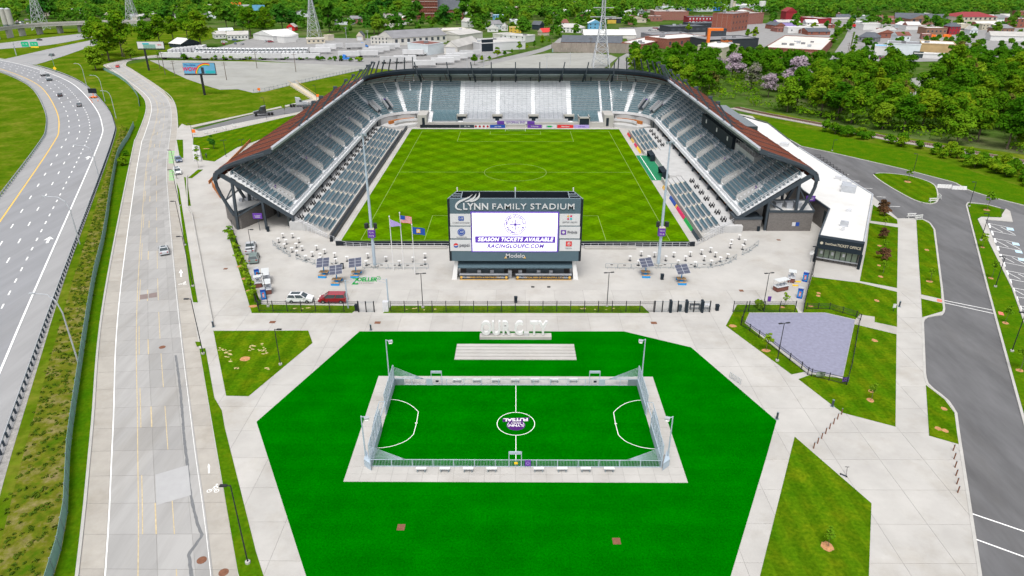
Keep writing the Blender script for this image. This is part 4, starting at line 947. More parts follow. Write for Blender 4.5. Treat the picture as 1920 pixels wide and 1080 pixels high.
# end roof: brown top, dark fascia, louvred soffit, raking masts
def bl(t): return min(1, max(0, (2 - abs(t))))            # 0 beside the side roof, 1 along the far side
oi = lambda t: 4.1 + 3.9 * bl(t); oo = lambda t: 16.2 + 4.6 * bl(t)
zi = lambda t: 18.2 + .9 * bl(t); zo = lambda t: 12.6 + .5 * bl(t)
T2 = [-2 + k / 12 for k in range(13)] + [-.75, -.5, -.25, 0, .25, .5, .75] + [1 + k / 12 for k in range(13)]
for k in range(len(T2) - 1):
 mb = MB(); sweep(mb, [(oo, zo), (lambda t: (oi(t) + oo(t)) / 2, lambda t: (zi(t) + zo(t)) / 2 + 1.0), (oi, zi), (lambda t: oi(t) + .1, lambda t: zi(t) - .3), (oo, lambda t: zo(t) - .3)], [T2[k] + .001, T2[k + 1] - .001], efn); mb.build('roof_panel', 'roof_brown', en)
 mb = MB(); sweep(mb, [(lambda t: oi(t) - .5, lambda t: zi(t) - .7 - 1.3 * bl(t)), (lambda t: oi(t) - .75, lambda t: zi(t) - .35 - .3 * bl(t)), (lambda t: oi(t) - .3, lambda t: zi(t) + .12), (lambda t: oi(t) + .15, lambda t: zi(t) + .12), (lambda t: oi(t) + .1, lambda t: zi(t) - .8 - 1.3 * bl(t))], [T2[k], T2[k + 1]], efn); mb.build('fascia_panel', 'fascia', en)
 for j in range(4):
  f0, f1 = .12 + j * .22, .12 + j * .22 + .17
  mb = MB(); sweep(mb, [(lambda t, f=f0: oi(t) + (oo(t) - oi(t)) * f, lambda t, f=f0: zi(t) - 1.7 + (zo(t) - 1.0 - zi(t) + 1.7) * f), (lambda t, f=f1: oi(t) + (oo(t) - oi(t)) * f, lambda t, f=f1: zi(t) - 1.7 + (zo(t) - 1.0 - zi(t) + 1.7) * f), (lambda t, f=f1: oi(t) + (oo(t) - oi(t)) * f, lambda t, f=f1: zi(t) - 1.45 + (zo(t) - 1.0 - zi(t) + 1.7) * f)], [T2[k] + .004, T2[k + 1] - .004], efn); mb.build('louvre', 'soffit', en)
for u in (784, 842, 888, 922, 967, 1012, 1054, 1098, 1150):
 x = (u - 967) / 1280 * 266; le = -1 if u in (1054, 1098) else (1 if u in (842, 888, 784) else 0)
 if u == 842: le = 0.6
 mb = MB(); mb.beam((x + le * .7, YF + 13.2, 13), (x, YF + 10, 16.6), .55); mb.beam((x, YF + 7.2, 16.4), (x - le * .9, YF + 6.8, 21.6), .38); mb.beam((x + .5, YF + 13.2, 12.6), (x + .5, YF + 12.8, 16), .35)
 mb.build('light_mast', 'steel', en)
for s in (-1, 1):
 for k in range(9):
  t = 1.08 + k * .1; x, y = end_pt(t, oi(t) + .4); x2, y2 = end_pt(t, oi(t) - 2.6); mb = MB(); mb.beam((s * x, y, zi(t) - .6), (s * x2, y2, zi(t) + 4.6), .38); mb.build('light_mast', 'steel', en)
 for t in (1.25, 1.55, 1.85):
  x, y = end_pt(t, 13.3); mb = MB(); mb.beam((s * x, y, 0), (s * x, y, 15.6), .5); mb.build('column', 'steel', en)
for x in (-30, -18, -6, 6, 18, 30): MB().box(x - .25, YF + 13.4, 0, x + .25, YF + 13.9, 15).build('column', 'steel', en)
mb = MB()
for k in range(37): mb.beam((-36 + k * 2, YF + 12.9, 13.2), (-36 + k * 2, YF + 12.9, 14.6), .06)
mb.beam((-36.5, YF + 12.9, 14.6), (36.5, YF + 12.9, 14.6), .06); mb.build('rear_rail', 'steel', en)
# advertising boards and banner behind the far goal
def board(u0, u1, v0, v1, m, txt=None, tm='white', ts=.8):
 Y = 257.2; a = PY(u0, v1, Y); c = PY(u1, v0, Y)
 o = thing('advert_board', f'{LB[m]} advertising board ' + ('reading ' + txt.lower() if txt else 'along the far goal line'), 'board', (a[0], Y, 0), 0, 'boards along the far goal line')
 p = MB(); p.box(a[0], Y, .05, c[0] - .05, Y + .25, 1.15); p.build('panel', m, o)
 if txt: lettering(txt, ts, tm, o, ((a[0] + c[0]) / 2, Y - .03, .6), bold=.01)
 return o
LB = dict(board_side='black', panel_white='white', logo_blue='blue', purple='purple', red='red', lilac='lilac', navy='navy')
board(788, 862, 236, 241, 'board_side'); board(863, 889, 236, 241, 'navy', 'ML  ML', 'panel_white', .7)
o = board(890, 918, 236, 241, 'panel_white');
for k in range(4): MB().add([((893.5 + k * 7.3 - 967) / 1280 * 258 + .42 * cos(2 * pi * q / 10), 257.17, .6 + .42 * sin(2 * pi * q / 10)) for q in range(10)], [tuple(range(10))]).build('roundel', 'tail_red', o)
board(919, 948, 236, 241, 'logo_blue', 'your local', 'panel_white', .6); board(989, 1016, 236, 241, 'purple', 'D Dynamic', 'panel_white', .6)
o = board(1017, 1044, 236, 241, 'panel_white', 'GE  .com', 'logo_blue', .7); MB().box(12.0, 257.15, .3, 13.6, 257.19, .9).build('patch', 'letter_green', o)
board(1045, 1075, 236, 241, 'red', 'Heartland', 'panel_white', .75); board(1076, 1105, 236, 241, 'lilac', 'your team', 'purple', .6)
bn = thing('banner', 'long purple banner hung on the wall behind the far goal', 'banner', (0, 257.9, 0)); MB().box(-6.9, 257.9, 1.25, 7.2, 258.0, 2.5).build('cloth', 'purple', bn)
MB().box(-4.2, 257.85, 1.4, 4.4, 257.89, 2.35).build('white_field', 'panel_white', bn); lettering('ESTOPINAL END', .95, 'purple', bn, (.1, 257.82, 1.88), bold=.02)
# purple number signs at the near columns
for x, y, z in ((-58.7, 147.2, 3.6), (69.5, 154.5, 5.6)):
 o = thing('wayfinding_sign', 'purple sign plate fixed beside the ' + ('slim column of the street-side stand' if x < 0 else 'brick block of the railway-side stand'), 'sign', (x, y, 0))
 MB().box(x - 1.05, y, z - .65, x + 1.05, y + .12, z + .65).build('plate', 'purple', o); MB().box(x - .05, y + .13, 0, x + .05, y + .22, z).build('post', 'steel', o)
 lettering('STADIUM', .34, 'white', o, (x, y - .03, z + .1)); MB().box(x - .6, y - .02, z - .3, x + .6, y - .005, z - .18).build('bar', 'white', o)
# ================================================================ PLAZA: scoreboard, furniture, fences, vehicles
def discf(name, x, y, z, r, m, par, n=16, sx=1.0):
 return MB().add([(x + r * sx * cos(2 * pi * q / n), y, z + r * sin(2 * pi * q / n)) for q in range(n)], [tuple(range(n))]).build(name, m, par)
def ringf(name, x, y, z, r0, r1, m, par, n=28):
 mb = MB()
 for q in range(n):
  a, c = 2 * pi * q / n, 2 * pi * (q + 1) / n
  mb.poly([(x + r0 * cos(a), y, z + r0 * sin(a)), (x + r1 * cos(a), y, z + r1 * sin(a)), (x + r1 * cos(c), y, z + r1 * sin(c)), (x + r0 * cos(c), y, z + r0 * sin(c))])
 return mb.build(name, m, par)
# ---- video scoreboard over a drinks kiosk
SY = 120.4
sb = thing('scoreboard', 'big slate video scoreboard showing a white season-ticket screen above the kiosk', 'scoreboard', (0, SY, 0))
HWD = 12.55; ZT, ZL = 16.4, 4.0
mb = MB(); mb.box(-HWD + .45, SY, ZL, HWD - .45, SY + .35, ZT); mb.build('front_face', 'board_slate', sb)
for s in (-1, 1):
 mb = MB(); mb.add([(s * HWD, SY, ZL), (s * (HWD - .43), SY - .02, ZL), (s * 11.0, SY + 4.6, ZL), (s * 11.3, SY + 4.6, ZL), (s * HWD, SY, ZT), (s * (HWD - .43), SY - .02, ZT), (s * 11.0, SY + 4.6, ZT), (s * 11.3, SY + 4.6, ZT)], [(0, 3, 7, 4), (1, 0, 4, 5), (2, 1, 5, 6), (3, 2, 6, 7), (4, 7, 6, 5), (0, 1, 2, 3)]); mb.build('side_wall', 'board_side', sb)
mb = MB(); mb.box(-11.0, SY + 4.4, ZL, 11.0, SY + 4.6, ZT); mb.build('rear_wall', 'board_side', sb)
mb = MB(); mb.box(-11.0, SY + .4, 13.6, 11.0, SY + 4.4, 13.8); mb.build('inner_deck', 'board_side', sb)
for p, q in (((-12.1, SY + .3), (12.1, SY + .3)), ((-11, SY + 4.5), (11, SY + 4.5)), ((-10.0, SY + .3), (-10, SY + 4.5)), ((10, SY + .3), (10, SY + 4.5)), ((0, SY + .3), (0, SY + 4.5)), ((-12.0, SY + 1.7), (-10, SY + 1.7)), ((-11.6, SY + 3), (-10, SY + 3)), ((12.0, SY + 1.7), (10, SY + 1.7)), ((11.6, SY + 3), (10, SY + 3)), ((-12.4, SY), (-11.1, SY + 4.5)), ((12.4, SY), (11.1, SY + 4.5))):
 MB().beam((p[0], p[1], 16.38), (q[0], q[1], 16.38), .16).build('top_frame', 'grey_steel', sb)
for k in range(10): MB().cyl(-9 + k * 2, SY + 2.2, 13.8, 14.5, .35, 8).build('vent', 'grey_steel', sb)
for x in (-11, 0, 11): MB().cyl(x, SY + 4.5, 16.4, 17.2, .12, 6).build('beacon', 'white', sb)
def fz(u, v): p = PY(u, v, SY - .05); return p[0], p[2]
def fpanel(u0, v0, u1, v1, m, name, dy=.05):
 a = fz(u0, v1); c = fz(u1, v0); o = MB(); o.box(a[0], SY - dy, a[1], c[0], SY - dy + .045, c[1]); return o.build(name, m, sb)
fpanel(884, 397, 1048.5, 472.5, 'screen_purple', 'screen_frame', .05)
scr = fpanel(886.5, 399.5, 1046, 470.5, 'screen', 'screen', .09)
pnl = {}
for k, (v0, v1) in enumerate(((401, 423), (425, 447), (449.5, 470.5))):
 pnl[k] = fpanel(844.5, v0, 884, v1, 'panel_white', 'sponsor_panel'); pnl[k + 3] = fpanel(1048.8, v0, 1088, v1, 'panel_white', 'sponsor_panel')
def ft(txt, u, v, size, m, par, **kw):
 x, z = fz(u, v); return lettering(txt, size, m, par, (x, SY - .12, z), **kw)
ft('LYNN', 892, 387.5, 1.75, 'panel_white', sb, bold=.04, depth=.12, space=1.06)
ft('FAMILY STADIUM', 1000, 387.5, 1.55, 'panel_white', sb, bold=.012, depth=.1, sx=1.2, space=1.08)
# swoosh ahead of the name
def swoosh(pts, w, m='panel_white'):
 P = [fz(u, v) for u, v in pts]; P = smooth_line(P, .25); n = len(P); mb = MB(); L, R = [], []
 for i, p in enumerate(P):
  a = P[max(0, i - 1)]; c = P[min(n - 1, i + 1)]; dx, dz = c[0] - a[0], c[1] - a[1]; l = hypot(dx, dz) or 1; f = w * sin(pi * (.12 + .85 * i / (n - 1)))
  L.append((p[0] - dz / l * f, p[1] + dx / l * f)); R.append((p[0] + dz / l * f, p[1] - dx / l * f))
 for i in range(n - 1): mb.poly([(L[i][0], SY - .14, L[i][1]), (R[i][0], SY - .14, R[i][1]), (R[i + 1][0], SY - .14, R[i + 1][1]), (L[i + 1][0], SY - .14, L[i + 1][1])])
 mb.build('swoosh', m, sb)
swoosh([(866, 393), (857, 391), (855, 385), (861, 378), (872, 373), (880, 369), (886, 364)], .2)
swoosh([(872, 378), (882, 375), (889, 370), (893, 363)], .2); swoosh([(882, 378), (892, 374), (898, 368), (899, 360)], .2)
# screen picture: crest, two lines of text
cx, cz = fz(966, 421); YS = SY - .11
ringf('crest_ring', cx, YS, cz, 1.94, 2.07, 'screen_purple', scr); ringf('crest_ring', cx, YS, cz, 1.16, 1.22, 'screen_purple', scr)
for k in range(8):
 a = k * pi / 4; mb = MB(); w = .09 if k % 2 == 0 else .05; L = 1.05 if k % 2 == 0 else .7
 mb.poly([(cx + w * cos(a + pi / 2), YS, cz + w * sin(a + pi / 2)), (cx + L * cos(a) + w * cos(a + pi / 2), YS, cz + L * sin(a) + w * sin(a + pi / 2)), (cx + L * cos(a) - w * cos(a + pi / 2), YS, cz + L * sin(a) - w * sin(a + pi / 2)), (cx - w * cos(a + pi / 2), YS, cz - w * sin(a + pi / 2))]); mb.build('crest_ray', 'screen_purple', scr)
 discf('crest_dot', cx + .78 * cos(a), YS - .005, cz + .78 * sin(a), .13, 'screen_purple', scr, 8)
def arc_text(txt, r, a0, a1, top=True):
 for i, ch in enumerate(txt):
  if ch == ' ': continue
  a = a0 + (a1 - a0) * i / (len(txt) - 1);
  d = (cos(a), 0, sin(a)); R = (sin(a), 0, -cos(a)) if top else (-sin(a), 0, cos(a)); U = d if top else (-d[0], 0, -d[2])
  lettering(ch, .58, 'screen_purple', scr, (cx + r * cos(a), YS, cz + r * sin(a)), R, U, bold=.022, name='crest_letter')
arc_text('RACING LOUISVILLE', 1.6, radians(175), radians(5)); arc_text('FOOTBALL CLUB', 1.6, radians(200), radians(340), False)
a = fz(891, 455); c = fz(1041.5, 443); bar = MB(); bar.box(a[0], SY - .12, a[1], c[0], SY - .1, c[1]); bar.build('text_bar', 'screen_purple', scr)
ft('SEASON TICKETS AVAILABLE', 966, 449, 1.0, 'screen', scr, bold=.028, shear=.25, sx=.98, space=1.13); ft('RACINGLOUFC.COM', 966, 461.5, 1.05, 'screen_purple', scr, bold=.045, shear=.25, sx=1.0, space=1.1)
# sponsor panels
x, z = fz(864.5, 409.5); MB().box(x - .5, YS, z - .42, x + .5, YS + .01, z + .42).build('mark', 'logo_blue', pnl[0]); lettering('3/B', .55, 'panel_white', pnl[0], (x, YS - .02, z)); ft('CITIZENS UNION BANK', 864.5, 417.5, .3, 'logo_grey', pnl[0])
x, z = fz(865, 435); discf('mark', x, YS, z, .72, 'logo_blue', pnl[1]); ringf('mark_ring', x, YS - .01, z, .5, .55, 'panel_white', pnl[1]); ft('GE', 865, 435, .55, 'panel_white', pnl[1], shear=.3); ft('GE APPLIANCES', 865.5, 444.5, .27, 'logo_grey', pnl[1])
x, z = fz(855, 460); discf('mark', x, YS, z, .45, 'logo_blue', pnl[2]); MB().add([(x + .45 * cos(t), YS - .01, z + .45 * sin(t)) for t in [radians(15 + k * 18) for k in range(11)]], [tuple(range(11))]).build('mark_top', 'red', pnl[2]); MB().add([(x - .44, YS - .012, z + .02), (x, YS - .012, z - .18), (x + .44, YS - .012, z + .1), (x, YS - .012, z + .05)], [(0, 1, 2, 3)]).build('mark_wave', 'panel_white', pnl[2]); ft('pepsi', 871, 459.5, .95, 'logo_grey', pnl[2], bold=.01)
for dx, dz, m in ((-.27, .3, 'gold'), (.27, .3, 'crimson'), (-.27, -.24, 'crimson'), (.27, -.24, 'logo_teal')): x, z = fz(1068, 408); discf('petal', x + dx, YS, z + dz, .2, m, pnl[3], 10)
ft('BAPTIST HEALTH', 1068.5, 416.5, .36, 'logo_grey', pnl[3])
x, z = fz(1056.5, 435.5); MB().box(x - .48, YS, z - .45, x + .48, YS + .01, z + .45).build('mark', 'purple', pnl[4]); discf('mark_dot', x, YS - .01, z, .27, 'panel_white', pnl[4], 8); ft('Prüvit', 1073, 435.5, .78, 'logo_grey', pnl[4], bold=.015)
x, z = fz(1066.5, 457); MB().box(x - .55, YS, z - .5, x + .55, YS + .01, z + .5).build('mark', 'red', pnl[5]); ringf('mark_ring', x, YS - .01, z, .26, .33, 'panel_white', pnl[5]); discf('mark_oval', x, YS - .012, z + .05, .2, 'panel_white', pnl[5], 12, .6); ft('TOYOTA', 1066, 465.5, .3, 'logo_grey', pnl[5])
ft('Modelo', 966, 479.5, 1.2, 'panel_white', sb, bold=.01)
for s in (-1, 1): x, z = fz(966 + s * 18, 480.5); MB().add([(x - .25, YS, z - .4), (x + .25, YS, z - .4), (x + .3 * -s, YS, z + .45), (x - .1 * s, YS, z + .2)], [(0, 1, 2, 3)]).build('lion', 'gold', sb)
# kiosk under the board
ki = thing('drinks_kiosk', 'long dark drinks kiosk with gold-lettered counter under the scoreboard', 'kiosk', (0, 121.5, 0))
for s in (-1, 1):
 mb = MB(); mb.add([(s * 11.3, SY + .2, 0), (s * 12.3, SY + .2, 0), (s * 12.3, SY + 3.6, 0), (s * 11.3, SY + 3.6, 0), (s * 11.0, SY + .9, 3.9), (s * 11.6, SY + .9, 3.9), (s * 11.6, SY + 3.6, 3.9), (s * 11.0, SY + 3.6, 3.9)], [(0, 1, 5, 4), (1, 2, 6, 5), (2, 3, 7, 6), (3, 0, 4, 7), (4, 5, 6, 7)]); mb.build('leg', 'white', ki)
mb = MB(); mb.add([(-11, SY - .2, 2.75), (11, SY - .2, 2.75), (11, SY + 3, 3.95), (-11, SY + 3, 3.95), (-11, SY - .2, 2.55), (11, SY - .2, 2.55), (11, SY + 3, 3.7), (-11, SY + 3, 3.7)], [(0, 1, 2, 3), (4, 7, 6, 5), (0, 4, 5, 1), (0, 3, 7, 4), (1, 5, 6, 2)]); cn = mb.build('canopy', 'board_slate', ki)
for k in range(44): MB().beam((-10.75 + k * .5, SY - .22, 2.78), (-10.75 + k * .5, SY + 2.9, 3.96), .06).build('seam', 'board_slate', cn)
MB().box(-10.8, SY + 3.2, 0, 10.8, SY + 3.5, 3.7).build('back_wall', 'grey_brick', ki)
MB().box(-9.6, SY + 2.6, 0, -2.2, SY + 3.1, 1.9).build('back_bar', 'grey_steel', ki); MB().box(2.2, SY + 2.6, 0, 9.6, SY + 3.1, 1.9).build('back_bar', 'grey_steel', ki)
for x in (-8.9, 8.4): MB().box(x, SY + 3.1, 0, x + 1.1, SY + 3.19, 2.3).build('door', 'fascia', ki)
for x in (-7, -4.5, -1, 1, 4.6, 7): MB().box(x - .35, SY + 1.2, 0, x + .35, SY + 1.8, 1.5).build('fridge', 'aluminium', ki)
for a, c, t1, t2 in ((-10.75, -1.3, 'BREWED WITH A FIGHTING SPIRIT', 1), (.15, 10.95, 'OFFICIAL BEER OF THE BEAUTIFUL GAME', 2)):
 ct = MB(); ct.box(a, SY, 0, c, SY + .7, 1.05); co = ct.build('counter', 'navy', ki); MB().box(a - .02, SY - .1, 1.06, c + .02, SY + .75, 1.14).build('counter_top', 'galv', ki); MB().box(a, SY - .03, 0, c, SY - .005, .12).build('gold_strip', 'gold', co)
 lettering(t1, .42, 'gold', co, ((a + c) / 2, SY - .04, .55), bold=.006);
 for x in (a + 1.35, c - 1.5): lettering('Modelo', .5, 'panel_white', co, (x, SY - .04, .58), bold=.004)
 for x in (a + .35, c - .4): discf('lion_mark', x, SY - .04, .58, .28, 'gold', co, 8)
# ---- floodlight masts with purple direction boxes
for s, base, top, sg in ((-1, (703, 500), (681, 250), (695, 437)), (1, (1234, 497), (1252, 265), (1238, 434))):
 x, y = G(*base); h = PY(*top, y)[2]; zs = PY(*sg, y)[2]
 o = thing('floodlight_mast', 'tall pale steel mast with purple arrow box ' + ('beside the flag poles' if s < 0 else 'beyond the scoreboard opposite the flag poles'), 'mast', (x, y, 0))
 MB().tube([(x, y, 0), (x, y, h * .4), (x, y, h)], [.33, .27, .13], 10).build('pole', 'pale_blue_steel', o); MB().cyl(x, y, 0, .35, .8, 12).build('footing', 'concrete', o)
 MB().box(x - .68, y - .55, zs - .8, x + .68, y + .3, zs + .8).build('sign_box', 'purple', o); MB().box(x - .62, y - .5, zs + .82, x + .62, y + .3, zs + 1.05).build('box_cap', 'cream', o)
 lettering('TO A', .42, 'white', o, (x, y - .58, zs + .3)); lettering('TO B', .42, 'white', o, (x, y - .58, zs - .4))
 for k in (-1, 1): MB().obox((x + k * .85, y - .2, zs + 1.1), .6, .7, 1.0, k * .4).build('loudspeaker', 'black_metal', o)
 MB().beam((x - .7, y, h - .2), (x + .7, y, h - .2), .1).build('cross_arm', 'pale_blue_steel', o)
 for k in (-1, 0, 1): MB().box(x + k * .6 - .18, y - .3, h - .5, x + k * .6 + .18, y + .1, h - .05).build('floodlight', 'grey_steel', o)
# ---- three flags
for i, (tp, bs, nm, lab) in enumerate(((( 729.6, 407), (738, 507), 'lilac', 'lilac pennant drooping on the first flag pole beside the mast'), ((749, 400), (757, 505), 'red', 'striped red and white national flag on the tallest pole'), ((772, 422), (778, 512), 'logo_blue', 'dark blue flag with a pale seal on the pole beside the scoreboard'))):
 x, y = G(*bs); h = PY(*tp, y)[2]; o = thing('flag_pole', lab, 'flag', (x, y, 0)); MB().tube([(x, y, 0), (x, y, h)], [.11, .06], 8).build('pole', 'white', o); MB().cyl(x, y, h, h + .22, .13, 8).build('finial', 'white', o)
 W, Hh = ((2.1, 1.6), (2.2, 1.5), (2.4, 1.4))[i]; zt = h - .35
 def fl(u, w, i=i):
  dz = -.35 * u if i else -1.1 * u; shr = (1 - .75 * u) if i == 0 else 1
  return (x + .08 + u * W, y - .12 * sin(u * 7), zt + dz - w * Hh * shr)
 def fpatch(u0, u1, w0, w1, m, name, off=0.0, par=None):
  mb = MB(); N = 8
  for k in range(N):
   a, c = u0 + (u1 - u0) * k / N, u0 + (u1 - u0) * (k + 1) / N
   q = [fl(a, w1), fl(c, w1), fl(c, w0), fl(a, w0)]; mb.poly([(p[0], p[1] - off, p[2]) for p in q])
  return mb.build(name, m, par or o)
 if i == 1:
  for k in range(13): fpatch(0, 1, k / 13, (k + 1) / 13, 'red' if k % 2 == 0 else 'panel_white', 'stripe')
  fpatch(0, .42, 0, 7 / 13, 'logo_blue', 'canton', .02)
 else:
  f = fpatch(0, 1, 0, 1, nm, 'cloth')
  if i == 2: fpatch(.32, .62, .22, .78, 'gold', 'seal', .02, f); fpatch(.4, .54, .36, .64, 'panel_white', 'seal_centre', .03, f)
# ---- solar picnic tables
def solar_table():
 o = thing('solar_table', '', 'picnic table', (0, 0, 0))
 for y in (-1.15,): MB().obox((0, y, 0), 1.55, .55, .42).build('bench_box', 'blue_paint', o); MB().obox((0, y, .43), 1.5, .5, .06).build('bench_seat', 'wood', o)
 MB().obox((0, 1.15, 0), 1.55, .5, .42).build('bench_box', 'blue_paint', o); MB().obox((0, 1.15, .43), 1.5, .5, .06).build('bench_seat', 'wood', o)
 MB().obox((0, 0, 0), .5, .5, .74).build('pedestal', 'blue_paint', o); MB().obox((0, 0, .75), 1.75, .95, .07).build('table_top', 'wood', o)
 MB().beam((0, .1, .8), (0, .1, 2.55), .16).build('post', 'blue_paint', o)
 # tilted panel of cells
 n = Vector((0, -.42, .9)).normalized(); c = Vector((0, .1, 2.65)); R = Vector((.97, .22, 0)).normalized(); R = (R - n * R.dot(n)).normalized(); U = n.cross(R)
 fr = MB(); fr.add([c + R * a * 1.25 + U * b_ * 1.2 + n * d for d in (0, .06) for a, b_ in ((-1, -1), (1, -1), (1, 1), (-1, 1))], [(3, 2, 1, 0), (4, 5, 6, 7), (0, 1, 5, 4), (1, 2, 6, 5), (2, 3, 7, 6), (3, 0, 4, 7)]); f = fr.build('solar_frame', 'galv', o)
 for i in range(2):
  for j in range(3):
   p = c + R * (-.62 + i * 1.24) + U * (-.8 + j * .8) + n * .07; q = MB(); q.poly([p + R * a * .58 + U * b_ * .37 for a, b_ in ((-1, -1), (1, -1), (1, 1), (-1, 1))]); q.build('cell', 'solar', f)
 return o
st0 = solar_table()
for i, (u, v, l) in enumerate(((608, 516, 'leftmost blue solar picnic table by the crowd barriers'), (632, 530, 'blue solar picnic table standing closest to the lettered arch'), (668, 516, 'blue solar picnic table behind the green arch lettering'), (1210, 516, 'blue solar picnic table beside the mast on the ticket office side'), (1277, 529, 'blue solar picnic table beyond the dark bin on the ticket office side'))):
 x, y = G(u, v);
 if i == 0: st0.location = (x, y, 0); st0['label'] = l; st0['group'] = 'solar picnic tables'; st0.rotation_euler.z = -.08
 else: copy_tree(st0, None, (x, y, 0), -.05, l, group='solar picnic tables')
# ---- white high tables
ht = thing('high_table', 'small round white standing table on a dark post in the barriered plaza', 'table', (0, 0, 0), 0, 'white standing tables')
MB().cyl(0, 0, 1.03, 1.08, .37, 14).build('top', 'white', ht); MB().cyl(0, 0, .03, 1.02, .05, 8).build('stem', 'black_metal', ht); MB().cyl(0, 0, 0, .04, .3, 12).build('base', 'black_metal', ht)
HT = [(531, 446), (549, 446), (523, 455), (537, 458), (561, 455), (534, 466), (556, 465), (567, 470), (548, 473), (557, 479), (594, 469), (586, 481), (609, 476), (601, 484), (628, 483), (630, 494), (651, 490), (690, 484), (687, 498), (724, 490), (749, 498), (775, 491), (797, 484), (797, 496), (574, 488), (601, 491), (1181, 489), (1202, 480), (1216, 489), (1227, 482), (1248, 489), (1263, 482), (1271, 497), (1285, 489), (1294, 481), (1303, 500), (1315, 477), (1320, 489), (1332, 473), (1333, 497), (1341, 482), (1350, 491), (1364, 485), (1369, 465), (1392, 468), (1386, 449), (1371, 458), (1197, 498), (1396, 458)]
for i, (u, v) in enumerate(HT):
 x, y = G(u, v)
 if i == 0: ht.location = (x, y, 0)
 else: copy_tree(ht, None, (x, y, 0))
# ---- crowd barriers
cb = thing('crowd_barrier', 'grey steel crowd barrier linked in the line around the standing tables', 'barrier', (0, 0, 0), 0, 'crowd barriers')
f = MB(); f.tube([(-1.15, 0, .1), (-1.15, 0, 1.0), (-1.0, 0, 1.1), (1.0, 0, 1.1), (1.15, 0, 1.0), (1.15, 0, .1)], .03, 6); f.beam((-1.15, 0, .22), (1.15, 0, .22), .04); f.build('frame', 'grey_steel', cb)
f = MB()
for k in range(1, 18): f.beam((-1.15 + k * 2.3 / 18, 0, .22), (-1.15 + k * 2.3 / 18, 0, 1.08), .009)
f.build('bars', 'grey_steel', cb, kind='stuff')
for x in (-.8, .8): MB().box(x - .04, -.3, 0, x + .04, .3, .06).build('foot', 'grey_steel', cb)
MB().box(-.25, -.03, .72, .25, -.015, .88).build('badge', 'black_metal', cb)
first = True
for ln in ([(512, 459), (522, 467), (533, 474), (545, 482)], [(555, 485), (572, 491), (590, 496), (612, 500), (635, 503)], [(680, 503), (704, 503.5), (728, 504), (752, 504), (778, 504), (804, 504)], [(1135, 503), (1158, 503.5), (1183, 504), (1208, 504), (1234, 503), (1258, 503), (1283, 503), (1307, 503), (1332, 502), (1353, 498), (1368, 493), (1381, 485)], [(1391, 479), (1405, 472), (1422, 459)]):
 P = GL(ln)
 for a, c in zip(P[:-1], P[1:]):
  L = hypot(c[0] - a[0], c[1] - a[1]); loc = ((a[0] + c[0]) / 2, (a[1] + c[1]) / 2, 0); rz = atan2(c[1] - a[1], c[0] - a[0])
  if first: cb.location = loc; cb.rotation_euler.z = rz; cb.scale = (L / 2.35, 1, 1); first = False
  else: copy_tree(cb, None, loc, rz, scale=(L / 2.35, 1, 1))
# ---- railings at the near end of the pitch
rl = thing('pitch_railing', 'pale metal railing curving along the near end of the pitch', 'railing', (0, 137, 0))
path = GL([(562, 428), (590, 436), (626, 452), (645, 462), (700, 465), (840, 465), (967, 465), (1095, 465), (1200, 464), (1290, 463), (1310, 458), (1345, 440), (1378, 430)]); path = resample(path, 1.6)
for z in (1.05, .6, .2): MB().path([(p[0], p[1], z) for p in path], .05).build('rail', 'aluminium', rl)
pm = MB(); pm.box(-.04, -.04, 0, .04, .04, 1.1); pmm = pm.mesh('post', 'aluminium')
for p in path: inst(pmm, 'post', rl, (p[0], p[1], 0))
wl = MB(); wl.box(-39, 138.1, 0, 39, 138.5, 1.0); wl.build('near_board', 'board_side', None, label='dark low board along the near goal line of the pitch', cat='board')
for u0, u1, m, l in ((700, 838, 'lilac', 'lilac strip of terrace steps between mast and scoreboard'), (1096, 1192, 'lilac', 'lilac strip of terrace steps on the other side of the scoreboard')):
 a = G(u0, 466); c = G(u1, 466); mb = MB(); mb.box(a[0], 136.2, 0, c[0], 136.6, .35); mb.box(a[0], 136.62, 0, c[0], 137.0, .6); mb.build('terrace_step', 'slab', None, label=l.replace('lilac', 'low concrete'), cat='steps')
# ---- black picket fences
FENCE_MESH = {}
def fence(label, pts, h=2.1, sp=2.45, m='black_metal', cat='fence', pick=.14, name='picket_fence', solid=None, skip=()):
 o = thing(name, label, cat, (pts[0][0], pts[0][1], 0))
 key = (h, m, pick, solid)
 if key not in FENCE_MESH:
  f = MB(); f.beam((0, 0, h - .12), (1, 0, h - .12), .05, .05); f.beam((0, 0, .2), (1, 0, .2), .05, .05); f.beam((0, 0, h - .45), (1, 0, h - .45), .04, .04)
  g = MB(); n = int(sp / pick) if pick else 0
  for k in range(n): g.add([((k + .5) / n - .008 / sp * 1.2, -.011, .1), ((k + .5) / n + .008 / sp * 1.2, -.011, .1), ((k + .5) / n + .008 / sp * 1.2, .011, h), ((k + .5) / n - .008 / sp * 1.2, .011, h)], [(0, 1, 2, 3)])
  if solid: g.box(0, -.015, .05, 1, .015, h - .05)
  pm = MB(); pm.box(-.05, -.05, 0, .05, .05, h + .1)
  FENCE_MESH[key] = (f.mesh('rail', m), g.mesh('pickets' if not solid else 'panel', solid or m), pm.mesh('post', m))
 fm, gm, pm = FENCE_MESH[key]
 for a, c in zip(pts[:-1], pts[1:]):
  L = hypot(c[0] - a[0], c[1] - a[1]); n = max(1, round(L / sp)); rz = atan2(c[1] - a[1], c[0] - a[0])
  for k in range(n):
   p = (a[0] + (c[0] - a[0]) * k / n, a[1] + (c[1] - a[1]) * k / n, 0)
   inst(pm, 'post', o, p, rz); inst(fm, 'rails', o, p, rz, (L / n, 1, 1)); inst(gm, 'pickets' if not solid else 'mesh_panel', o, p, rz, (L / n, 1, 1), kind=None if solid else 'stuff')
 inst(pm, 'post', o, (*pts[-1], 0)); return o
